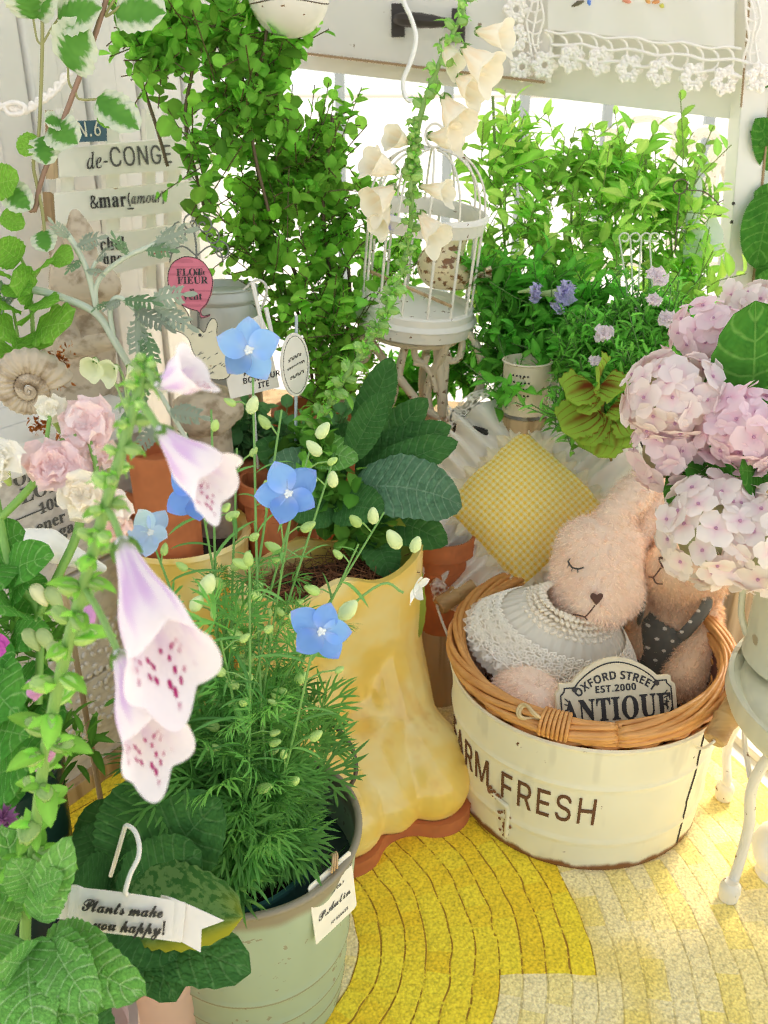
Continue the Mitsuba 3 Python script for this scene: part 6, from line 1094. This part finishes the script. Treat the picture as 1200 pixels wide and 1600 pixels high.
def larkflower(c, R, col, cen, dirv, seed, rot=0.0, npet=5, name='flower', wid=.80):
    r = np.random.default_rng(seed); F = frame(dirv, [0, 0.1, 1]); tem = leaf(1, wid, 10, 6, a=.85, b=.95, fold=.26, droop=-.45, wave=.08, k=.9); fk = None
    ck = MB(); cen_ = trimesh.creation.icosphere(1, 1.0)
    for j in range(9): ck.add(cen_.vertices * R * .055 + c + F @ np.array([.10, .09 * math.cos(j * 2.4) * (j / 9 + .3), .09 * math.sin(j * 2.4) * (j / 9 + .3)]) * R, cen_.faces, cen)
    fk = add(name, ck, vcm, la, smooth=True)
    for i in range(npet):
        a = rot + i * 6.283 / npet + r.normal(0, .1); d = F @ np.array([.20 + r.normal(0, .22), math.cos(a), math.sin(a)]); u = F[:, 0]; t = tem[2][:, 0]; colr = np.array(col) * (1 + .10 * r.normal()); cv = colr[None] * (1 - np.exp(-(t / .22)**2)[:, None] * .55) + np.array([.8, .85, .9]) * (np.exp(-(t / .22)**2)[:, None] * .5); cv = cv + np.array([.10, -.04, .0]) * np.exp(-((t - .95) / .06)**2)[:, None]
        m_ = MB(); m_.add(tem[0] @ frame(d, u).T * R * r.uniform(.9, 1.1) + c + F[:, 0] * R * .03, tem[1], np.clip(cv * (1 + .10 * np.sin(tem[2][:, 1] * 40) + .10 * r.normal())[:, None], 0, 1)); add('petal', m_, petalm, fk, smooth=True)
    return fk
BLUE, PALE = (.24, .44, .90), (.52, .68, .93)
for i, (x, y, D, R, col, dv, rot) in enumerate(((388, 548, .68, .0255, (.33, .56, .93), (.15, -.85, .4), 1.5), (450, 772, .66, .0225, BLUE, (.1, -.8, .5), 1.9), (310, 770, .68, .0235, (.22, .40, .88), (-.1, -.8, .5), 1.2), (236, 832, .69, .0185, PALE, (.0, -.8, .5), .9), (502, 987, .64, .0220, BLUE, (0, -.8, .55), 1.3))): larkflower(atd(x, y, D), R * 1.12, col, (.75, .78, .75), dv, i, rot)
larkflower(atd(646, 918, .73), .0155, (.84, .86, .82), (.6, .75, .45), (.8, -.5, -.1), 9, .4, 5, 'white_flower', .6)
add('branch', MB().tube(spline([nodes[13][24], atd(590, 915, .73), atd(630, 926, .735)], 12), .0011, 5, c=(.22, .42, .12)), vcm, la, smooth=True)
def budm(c, d, s): 
    v = trimesh.creation.icosphere(1, 1.0); q = v.vertices * [1.5, .72, .72]; q[:, 1:] *= (1.1 - .35 * q[:, :1] / 1.5); return q @ frame(d, [0.1, .2, 1]).T * s + c, v.faces
nb = 0
for i, P in enumerate(nodes):
    for t in np.linspace(.55, .98, 6):
        k = int(t * 29); d = nrm(np.array([r_.normal(0, 1), -.5 * r_.random(), .55])); L = r_.uniform(.012, .035); e = P[k] + d * L; mb = MB(); mb.tube([P[k], P[k] + d * L * .5 + [0, 0, .003], e], .0007, 4, c=(.24, .44, .12)); v, f = budm(e, nrm(d + [0, 0, .2]), r_.uniform(.0028, .0058)); mb.add(v, f, np.clip(np.array([.42, .60, .18]) * r_.uniform(.8, 1.2), 0, 1)); add('bud', mb, vcm, la, smooth=True)
for (x, y, D, s_) in ((545, 952, .66, .0075), (650, 850, .73, .006), (615, 842, .735, .0075), (583, 805, .73, .006), (505, 672, .70, .006), (395, 632, .69, .006), (520, 748, .7, .0055), (325, 912, .66, .0075), (308, 942, .66, .006), (490, 700, .7, .006)):
    v, f = budm(atd(x, y, D), nrm([r_.normal(0, .5), -.3, .9]), s_); mb = MB(); mb.add(v, f, (.60, .72, .36)); add('bud', mb, vcm, la, smooth=True)
# ---------------------------------------------------------------- hydrangea
hy = thing('hydrangea', 'pale pink hydrangea heads with broad leaves in the enamel can at the right', 'plant'); r_ = np.random.default_rng(23)
pt_ = leaf(1, .98, 4, 4, a=.42, b=.28, fold=.02, droop=.35, wave=.03, k=.8)
def head(c, rad, n, pinkness, seed, sq=(1, 1, 1), size=.0155):
    r = np.random.default_rng(seed); core = trimesh.creation.icosphere(2, 1.0); mb = MB(); mb.add(core.vertices * rad * .72 * np.array(sq) + c, core.faces, (.42, .46, .24)); hk_ = add('flower_head', mb, vcm, hy, smooth=True)
    i = np.arange(n) + .5; ph = np.arccos(1 - 2 * i / n); th = i * 2.39996; D = np.stack([np.sin(ph) * np.cos(th), np.sin(ph) * np.sin(th), np.cos(ph)], 1)
    for d in D:
        d = nrm(d + r.normal(0, .08, 3))
        if d @ nrm(CAM - c) < -.35: continue
        F = frame(d + .22 * r.normal(0, 1, 3), r.normal(0, 1, 3)); p = c + d * np.array(sq) * rad * r.uniform(.93, 1.07); m_ = MB(); base = np.array([.92, .68, .76]) * pinkness + np.array([.93, .87, .80]) * (1 - pinkness); base = base * r.uniform(.90, 1.04); S_ = size * r.uniform(.85, 1.2); t = pt_[2][:, 0]
        for q in range(4):
            a = q * 1.5708 + r.normal(0, .08); dd = F @ np.array([.16 + r.normal(0, .08), math.cos(a), math.sin(a)]); cv = base[None] * (1 - .14 * np.exp(-(t / .25)**2)[:, None] * np.array([.2, 1.8, .8])); m_.add(pt_[0] @ frame(dd, F[:, 0]).T * S_ * r.uniform(.88, 1.12) + p, pt_[1], np.clip(cv, 0, .95))
        m_.add(core.vertices[:42] * .0016 + p + F[:, 0] * .001, trimesh.creation.icosphere(1, 1.0).faces, (.62, .36, .50)); add('floret', m_, petalm, hk_, smooth=True)
for i, (x, y, Y, rp, n, pk_, sq) in enumerate(((1102, 532, .86, 50, 40, .65, (1, 1, 1.15)), (1052, 622, .80, 66, 56, .25, (1.05, 1, .95)), (1040, 705, .80, 54, 42, .55, (.9, 1, 1.1)), (1172, 672, .76, 62, 48, .75, (1.1, 1, .95)), (1120, 832, .73, 82, 70, .12, (1.05, 1, 1)), (1200, 850, .70, 70, 40, .10, (1, 1, 1)), (1185, 478, .92, 40, 26, .15, (1.2, 1, .7)))):
    c = at(x, y, Y); k_ = np.linalg.norm(at(x + 10, y, Y) - c) / 10; head(c, rp * k_, n, pk_, i, sq, .0168 if rp > 60 else .0155)
    add('stem', MB().tube(spline([c, c * .5 + CC * .5 + [0, 0, .10], CC + [.01 * i - .03, 0, .14]], 14), .0026, 6, c=(.20, .34, .10)), vcm, hy, smooth=True)
for i, (bx, by, tx_, ty_, w, Y0_, Y1_, mt) in enumerate(((1165, 690, 1180, 470, .098, .84, .80, hydleaf), (1150, 700, 1040, 790, .06, .82, .76, hydleaf), (1120, 715, 1085, 770, .07, .82, .74, hydleaf), (1170, 740, 1260, 690, .06, .78, .70, hydleaf), (1140, 620, 1100, 590, .06, .85, .83, hydleaf), (1175, 560, 1220, 600, .08, .84, .82, hydleaf), (1110, 700, 1075, 640, .05, .85, .84, hydleaf), (1190, 740, 1155, 735, .06, .76, .72, hydleaf), (1160, 600, 1140, 640, .07, .84, .80, hydleaf))):
    put_leaf(hy, 'leaf', mt, at(bx, by, Y0_), at(tx_, ty_, Y1_), [-.1, -.9, .5], w, .4, 20, 12, a=.5, b=.55, fold=.10, wave=.02, serr=.03)
# linear leaves and thin side shoots up the larkspur stems
r_ = np.random.default_rng(41); lin_ = ltem(1, .07, 6, 2, a=.4, b=.5, fold=.3, droop=1.1); pos, di, upv, sc, cc = [], [], [], [], []
for P in nodes:
    for t in r_.uniform(.35, .95, 11):
        k = int(t * 29); pos.append(P[k]); di.append(nrm(np.array([r_.normal(0, 1), r_.normal(-.2, .7), .55]))); upv.append(np.array([0, -.2, 1.])); sc.append(r_.uniform(.02, .055)); cc.append(np.array([.20, .44, .14]) * r_.uniform(.7, 1.4))
mb = MB(); scatter(mb, lin_, np.array(pos), frames(np.array(di), np.array(upv)), np.array(sc), np.array(cc), vcol=lin_[3]); add('narrow_leaves', mb, leafm, la, smooth=True, kind='stuff')
gi = thing('low_green_plant', 'low grey green leafy plant in front of the small leaved shrub behind the larkspur', 'plant')
bushy(gi, 'leaves', small, [E(440, 700, 1.05, 45, 26), E(385, 680, 1.06, 40, 26), E(520, 690, 1.08, 30, 25), E(350, 720, 1.03, 30, 22)], 60, 7, .026, .06, np.array([.16, .36, .13]), .6, 88, stemcol=(.2, .3, .12))
c = at(425, 735, 1.06); v, f = lathe([(0, -.05), (.05, -.05), (.06, .02), (0, .02)], 24, c); v[:, 2] = np.where(v[:, 2] < c[2] - .04, .012, v[:, 2]); add('pot', (v, f), terracotta, gi, smooth=40)
# ---------------------------------------------------------------- plants on the left
def varg(p, n, uv):
    s_ = dr.abs(uv.y - .5) * 2; fr = uv.x * 6 - s_ * 1.4; side = dr.abs(fr - dr.floor(fr) - .5); k = smoothstep(.35, .62, s_ * .75 + .35 * (fbm(uv.x * 14, uv.y * 9, p.x * 30, 3) - .35) + .22 * (side - .25) + .25 * smoothstep(.7, 1., uv.x))
    return mix(mix(mi.Color3f(.10, .30, .05), mi.Color3f(.17, .42, .08), fbm(p.x * 90, p.y * 90, p.z * 90, 2)), mi.Color3f(.74, .80, .62), k)
varm = M('variegated', bump({'type': 'principledthin', 'base_color': proc(varg), 'roughness': .5, 'diff_trans': .7, 'eta': 1.4, 'spec_trans': 0.0}, lambda p, n, uv: dr.abs(dr.sin(uv.x * 19 - dr.abs(uv.y - .5) * 9)), .0012))
freshm = veinleaf('fresh_leaf', (.20, .52, .05), (.30, .64, .08), (.46, .70, .18), 7, .0012, .45, .8)
lm = thing('variegated_vine', 'trailing vine with green and white variegated leaves at the far top left', 'climber')
for pts, r in (([(172, -20), (150, 50), (128, 110), (98, 190), (85, 225), (62, 290), (52, 330), (20, 300)], .0024), ([(66, -20), (66, 70), (64, 140), (60, 215), (52, 255), (58, 290), (66, 330), (70, 365)], .0017), ([(66, 70), (58, 62), (52, 30)], .001), ([(66, 70), (80, 45), (92, 28)], .001), ([(118, 145), (108, 130), (106, 105)], .0011), ([(118, 145), (125, 155), (155, 155)], .0011), ([(190, -20), (165, 25), (200, 0)], .0012)): vine(lm, pts, .90, r, (.30, .30, .12) if r < .002 else (.28, .17, .12), 26)
for i, (bx, by, tx_, ty_, w, mt) in enumerate(((52, 30, 38, -30, .040, varm), (58, 28, 85, -30, .030, varm), (90, 30, 160, 12, .040, varm), (105, 105, 138, 38, .050, varm), (152, 152, 218, 203, .034, varm), (78, 195, 122, 225, .036, varm), (70, 212, 72, 258, .030, varm), (62, 215, 30, 240, .022, freshm), (95, 190, 70, 190, .02, varm), (10, 292, 48, 328, .030, varm), (-10, 290, 30, 280, .034, freshm), (5, 330, 36, 358, .022, freshm), (66, 360, 74, 394, .026, varm), (88, 392, 110, 412, .026, freshm), (32, 408, -8, 378, .034, freshm), (160, 175, 178, 200, .018, freshm), (180, 20, 260, 20, .040, varm))):
    put_leaf(lm, 'leaf', mt, at(bx, by, .90), at(tx_, ty_, .885), [.1, -.9, .35], w, .5, 14, 10, a=.42, b=.5, fold=.08, wave=.04, serr=.05)
gr = thing('scalloped_leaf_plant', 'fresh green plant with scalloped round leaves beside the spiral shell', 'plant')
for i, (bx, by, tx_, ty_, w) in enumerate(((50, 470, 20, 425, .04), (55, 520, 112, 505, .050), (50, 520, 60, 548, .040), (30, 530, -10, 505, .05), (45, 500, 55, 488, .034), (20, 480, -15, 470, .04), (25, 440, 30, 465, .03), (62, 470, 78, 480, .032), (30, 550, -15, 560, .05), (60, 425, 76, 415, .022), (20, 560, 30, 590, .04), (0, 430, -30, 410, .04))): put_leaf(gr, 'leaf', freshm, at(bx, by, .90), at(tx_, ty_, .87), [.1, -.7, .75], w, .6, 14, 12, a=.34, b=.28, fold=.06, wave=.05, serr=.06)
for pts in ([(45, 600), (50, 520), (48, 450), (62, 420)], [(40, 600), (52, 540), (50, 470)], [(45, 430), (30, 400), (5, 375)], [(35, 600), (30, 540), (20, 480)]): vine(gr, pts, .91, .0016, (.26, .42, .10), 16)
# dusty miller
dm = thing('dusty_miller', 'silvery grey dusty miller with lobed leaves in front of the stone rabbit', 'plant')
def lobed(seed, rough=1.0):
    r = np.random.default_rng(seed); mb = MB(); b_ = leaf(1, .34, 5, 2, a=.35, b=.28, fold=.25, droop=.5)
    for i in range(6):
        x = .16 + .13 * i; L = .30 * math.sin(min(1, .35 + i * .16) * 2.2)
        for sg_ in (-1, 1):
            d = nrm([.62, sg_ * 1.0, r.normal(-.05, .15)]); mb.add(b_[0] * [L, L, L] @ frame(d, [0, 0, 1]).T + [x, 0, -.08 * x * x], b_[1])
            for q in (-1, 1): d2 = nrm(d + np.array([q * .7, q * .3 * sg_, r.normal(0, .2)])); mb.add(b_[0] * [L * .45, L * .55, L] @ frame(d2, [0, 0, 1]).T + [x + d[0] * L * .55, d[1] * L * .55, -.08 * x * x], b_[1])
    mb.add(b_[0] * [.34, .36, .3] @ frame([1, 0, -.2], [0, 0, 1]).T + [.9, 0, -.065], b_[1]); v, f, _ = leaf(1, .13, 8, 2, a=.2, b=.4, fold=.2, droop=.15); mb.add(v, f); return mb.arrays()[:2]
lob = [lobed(i) for i in range(3)]; r_ = np.random.default_rng(31)
for pts, r in (([(240, 690), (215, 600), (180, 535), (150, 490), (100, 466), (50, 453), (18, 462)], .0040), ([(178, 530), (172, 490), (176, 470), (190, 466), (215, 490), (225, 520)], .0026), ([(152, 492), (146, 460), (135, 420), (118, 385), (105, 365)], .0030), ([(152, 492), (150, 450), (165, 425), (200, 400), (235, 385), (255, 372)], .0024), ([(148, 470), (142, 430), (150, 408)], .0018), ([(300, 700), (270, 650), (240, 600), (215, 590)], .0026)): vine(dm, pts, .90, r, (.52, .58, .46), 30)
for i, (bx, by, tx_, ty_, s_) in enumerate(((190, 468, 235, 470, 1), (205, 480, 255, 505, 1.1), (215, 490, 215, 550, 1.1), (222, 510, 240, 565, 1), (190, 468, 168, 480, .8), (235, 385, 285, 362, .9), (225, 390, 262, 390, .8), (110, 375, 85, 352, .7), (118, 385, 150, 372, .6), (128, 405, 108, 420, .7), (135, 420, 155, 425, .5), (150, 408, 165, 390, .6), (18, 462, -15, 440, .7), (20, 460, 5, 480, .6), (20, 462, -20, 470, .7), (200, 400, 180, 375, .7), (230, 470, 282, 460, 1), (240, 480, 290, 505, 1.1), (175, 470, 150, 480, .6), (225, 560, 190, 620, 1), (240, 600, 290, 590, 1), (235, 600, 200, 640, .9), (260, 640, 310, 650, 1), (250, 660, 215, 700, 1))):
    a_, b_ = at(bx, by, .90), at(tx_, ty_, .885); L = np.linalg.norm(b_ - a_) * 1.12; m_ = MB(); v, f = lob[i % 3]; m_.add(v @ frame(b_ - a_, [.1, -.7, .7] + .3 * r_.normal(0, 1, 3)).T * L + a_, f, np.clip(np.array([.48, .56, .46]) * r_.uniform(.75, 1.15) if i % 3 else np.array([.26, .42, .24]), 0, 1)); add('leaf', m_, leafm, dm, smooth=True)
nf = thing('trumpet_flower', 'small pale yellow trumpet flowers in front of the stone rabbit', 'flower')
for i, (b, t, R) in enumerate((((185, 572), (168, 580), .010), ((200, 570), (212, 590), .009), ((150, 560), (142, 575), .010))): bell(nf, at(*b, .84), at(*t, .825), R, M('pale_trumpet', {'type': 'principledthin', 'base_color': rgb(.82, .86, .58), 'roughness': .6, 'diff_trans': .6, 'eta': 1.3, 'spec_trans': 0.0}) if i == 0 else 'mat_pale_trumpet', (0, 0, -1), 1.3, i, ns=12, na=26)
for pts in ([(185, 572), (195, 600), (200, 660)], [(200, 570), (200, 620), (202, 660)], [(150, 560), (180, 600), (200, 650)]): vine(nf, pts, .845, .0014, (.35, .50, .20), 12)
# pink stocks at the left edge
sk = thing('pink_stock', 'pale pink double flowered stock in front of the lettered crate', 'plant'); PKF = np.array([.93, .76, .74])
for i, (x, y, R, D, colr, n_) in enumerate(((135, 662, .0245, .66, PKF, 8), (82, 728, .0225, .64, PKF * [1, .97, .98], 8), (118, 735, .018, .65, PKF, 6), (128, 775, .019, .63, np.array([.93, .86, .72]), 7), (-4, 722, .020, .62, np.array([.93, .90, .80]), 7), (178, 795, .015, .63, np.array([.93, .82, .74]), 6), (180, 826, .013, .63, PKF * [1, .92, .85], 6), (80, 640, .013, .66, np.array([.93, .88, .74]), 5), (165, 712, .014, .66, PKF * [1, .95, .9], 5))):
    c = atd(x, y, D); ruffled(sk, c, R * .9, n_, colr, 40 + i, nrm([.1 + .3 * math.sin(i), -.75, .6]), layers=3 if R > .017 else 2); add('calyx', MB().tube([c + [0, .012, -.022], c + [0, .007, -.010], c + [0, .003, -.002]], [.0018, .0046, .0060], 8, c=(.36, .48, .14)), vcm, sk, smooth=True)
for pts, r in (([(0, 810), (35, 775), (70, 735)], .0030), ([(60, 960), (95, 890), (118, 840), (130, 790)], .0034), ([(70, 720), (74, 680), (78, 650)], .0016), ([(75, 720), (95, 690), (120, 680)], .0016), ([(60, 1100), (60, 960), (20, 900), (-10, 760)], .003), ([(130, 790), (150, 740), (140, 690)], .002)): add('stem', MB().tube(spline([atd(x, y, .655) for x, y in pts], 20), r, 7, c=(.20, .40, .08)), vcm, sk, smooth=True)
lf = thing('broad_leaf_cluster', 'cluster of broad bright green leaves and pods at the left edge above the dark leaves', 'plant')
brt = veinleaf('broad_fresh_leaf', (.08, .34, .05), (.16, .46, .07), (.34, .60, .20), 7, .0012, .4, .7)
for i, (bx, by, tx_, ty_, w, D0, D1) in enumerate(((10, 900, 85, 868, .034, .66, .62), (5, 880, -20, 930, .04, .66, .62), (20, 930, 50, 905, .03, .66, .63), (30, 960, -20, 950, .038, .66, .61), (20, 990, 80, 1000, .03, .68, .64), (0, 1100, 30, 1080, .045, .66, .62), (-10, 1140, 45, 1150, .055, .66, .61), (0, 1210, 50, 1195, .05, .66, .62), (-20, 1060, 30, 1120, .05, .66, .60), (-20, 1240, 40, 1240, .045, .68, .63), (30, 1060, 90, 1075, .03, .7, .66), (-20, 1010, 20, 1040, .03, .68, .64), (40, 900, 60, 960, .03, .68, .66), (60, 1100, 100, 1130, .03, .72, .68), (-10, 860, 40, 830, .035, .67, .66), (20, 1160, 90, 1190, .04, .7, .66), (-20, 1290, 30, 1310, .045, .66, .62))): put_leaf(lf, 'leaf', brt, atd(bx, by, D0), atd(tx_, ty_, D1), [.1, -.7, .7], w, .7, 14, 8, a=.5, b=.5, fold=.2, wave=.03)
bushy(lf, 'narrow_leaves', narrow, [(atd(40, 980, .70), np.array([.03, .02, .03])), (atd(30, 1060, .70), np.array([.03, .02, .03])), (atd(110, 1160, .72), np.array([.02, .02, .02])), (atd(20, 1180, .72), np.array([.03, .02, .04]))], 46, 7, .026, .05, G_MID * .7, .5, 61)
for i, (x, y) in enumerate(((62, 930), (85, 935), (72, 1000), (88, 1020), (50, 1000))): v, f = budm(atd(x, y, .63), nrm([.5, -.3, -.7]), .0065); mb = MB(); mb.add(v, f, (.66, .66, .36) if i == 0 else (.34, .44, .16)); add('pod', mb, vcm, lf, smooth=True)
mg = thing('magenta_flower', 'small magenta petals at the left edge beside the broad leaves', 'flower')
for i, (bx, by, tx_, ty_) in enumerate(((-12, 1000, 16, 1004), (-8, 1012, 10, 1018))): put_leaf(mg, 'petal', petalm, atd(bx, by, .6), atd(tx_, ty_, .6), [0, -1, .3], .012, .3, 6, 4, col=np.array([.62, .12, .50]))
mg = thing('purple_flower_head', 'small dusty purple flower head at the left edge beside the foxglove base', 'flower'); c = atd(6, 1280, .60); mb = MB(); tem = leaf(1, .3, 3, 2)
for i in range(40): d = nrm(r_.normal(0, 1, 3)); mb.add(tem[0] @ frame(d, r_.normal(0, 1, 3)).T * .011 + c, tem[1], np.clip(np.array([.34, .14, .30]) * r_.uniform(.6, 1.4), 0, 1))
add('florets', mb, petalm, mg, smooth=True, kind='stuff'); add('stem', MB().tube([c, c + [-.01, .01, -.08]], .0014, 5, c=(.2, .36, .1)), vcm, mg)
ms = thing('dried_moss', 'rusty orange dried moss tufts between the shell and the stone rabbit', 'moss'); mb = MB(); b_ = leaf(1, .4, 3, 2, fold=.3)
for _ in range(320):
    x, y = [(92, 560), (88, 590), (62, 665), (72, 655), (100, 690), (95, 575)][r_.integers(0, 6)]; c = at(x + r_.normal(0, 8), y + r_.normal(0, 9), .90); d = nrm(r_.normal(0, 1, 3) + [0, -.5, .5]); mb.add(b_[0] @ frame(d, r_.normal(0, 1, 3)).T * r_.uniform(.004, .009) + c, b_[1], np.clip(np.array([.50, .17, .04]) * r_.uniform(.5, 1.4), 0, 1))
add('tufts', mb, leafm, ms, smooth=True, kind='stuff')
sn = thing('grey_stone', 'rounded pale grey stone behind the larkspur under the balloon pick', 'stone'); t_ = trimesh.creation.icosphere(3, 1.0); c = at(325, 640, 1.02); v = t_.vertices * [.042, .04, .030] * (1 + .35 * (nfbm(t_.vertices * 1.6 + 4, 3)[:, None] - .5)); add('body', (v + c, t_.faces), stonem, sn, smooth=True)
add('base', lathe([(0, -.02), (.026, -.02), (.034, -c[2] + .01), (0, -c[2] + .01)], 16, c), stonem, sn, smooth=40)
# ---------------------------------------------------------------- pots and stands that carry what grows or stands above the floor
def upto(key, name, c, r0, r1, top, mat, label=None):
    """a pot or stand from the floor up to a height"""
    v, f = lathe([(0, .012), (r0, .012), (r1, top), (r1 * 1.04, top), (r1 * 1.04, top + .012), (r1 * .93, top + .012), (r1 * .9, top - .006), (0, top - .006)], 36, (c[0], c[1], 0)); return add(name, (v, f), mat, key, smooth=40, label=label)
upto(f2, 'pot', S2[0] + [0, .01, 0], .045, .062, S2[0][2] - .012, 'mat_pink_clay')
c = atd(-14, 1215, .735); upto(lf, 'planter', c, .045, .056, c[2], darkplastic)
c = at(252, 700, .93); upto(dm, 'pot', c, .030, .037, c[2] - .012, terracotta)
c = at(320, -150, 1.24); hv, hf = lathe([(0, -.05), (.07, -.04), (.09, .03), (.094, .03), (.094, .04), (.085, .04), (0, .03)], 36, c); add('hanging_pot', (hv, hf), whiteiron, t1, smooth=40)
for a_ in (0, 2.1, 4.2): add('chain', MB().tube([c + [.09 * math.cos(a_), .09 * math.sin(a_), .035], c + [0, 0, .35]], .0015, 5), wirem, t1)
c = at(1230, 560, 1.47); upto(w4, 'pot', c, .06, .08, c[2] - .02, terracotta)
c = at(822, 600, 1.17); upto(pt, 'stand', c, .04, .03, c[2] - .055, edgewood)
c = at(350, 480, 1.22); upto(jg, 'stand', c, .05, .045, c[2] - .118, edgewood)
c = at(90, 862, .712); add('stick', MB().tube([c, [c[0], c[1], .012]], .003, 6), edgewood, wb)
c = at(863, 663, 1.16); add('stake', MB().tube([c, [c[0], c[1] + .01, .012]], .002, 6), whiteiron, ib)
c = at(1090, 405, 1.38); add('stake', MB().tube([c + [0, .004, 0], [c[0], c[1] + .004, .012]], .003, 6), 'mat_sage_paint', cs)
for k_ in [k for k in list(labels) if k.startswith('plastic_pot') and '__' not in k]:
    v = mikit.meshkit.WRITTEN[scene[k_ + '__body']['filename']][0]; c = (v.max(0) + v.min(0)) / 2
    if v[:, 2].min() > .33: upto(k_, 'foot', c, .05, .05, .30, darkplastic) if False else None
    elif v[:, 2].min() > .02: upto(k_, 'foot', c, .04, .04, float(v[:, 2].min()) - .012, darkplastic)
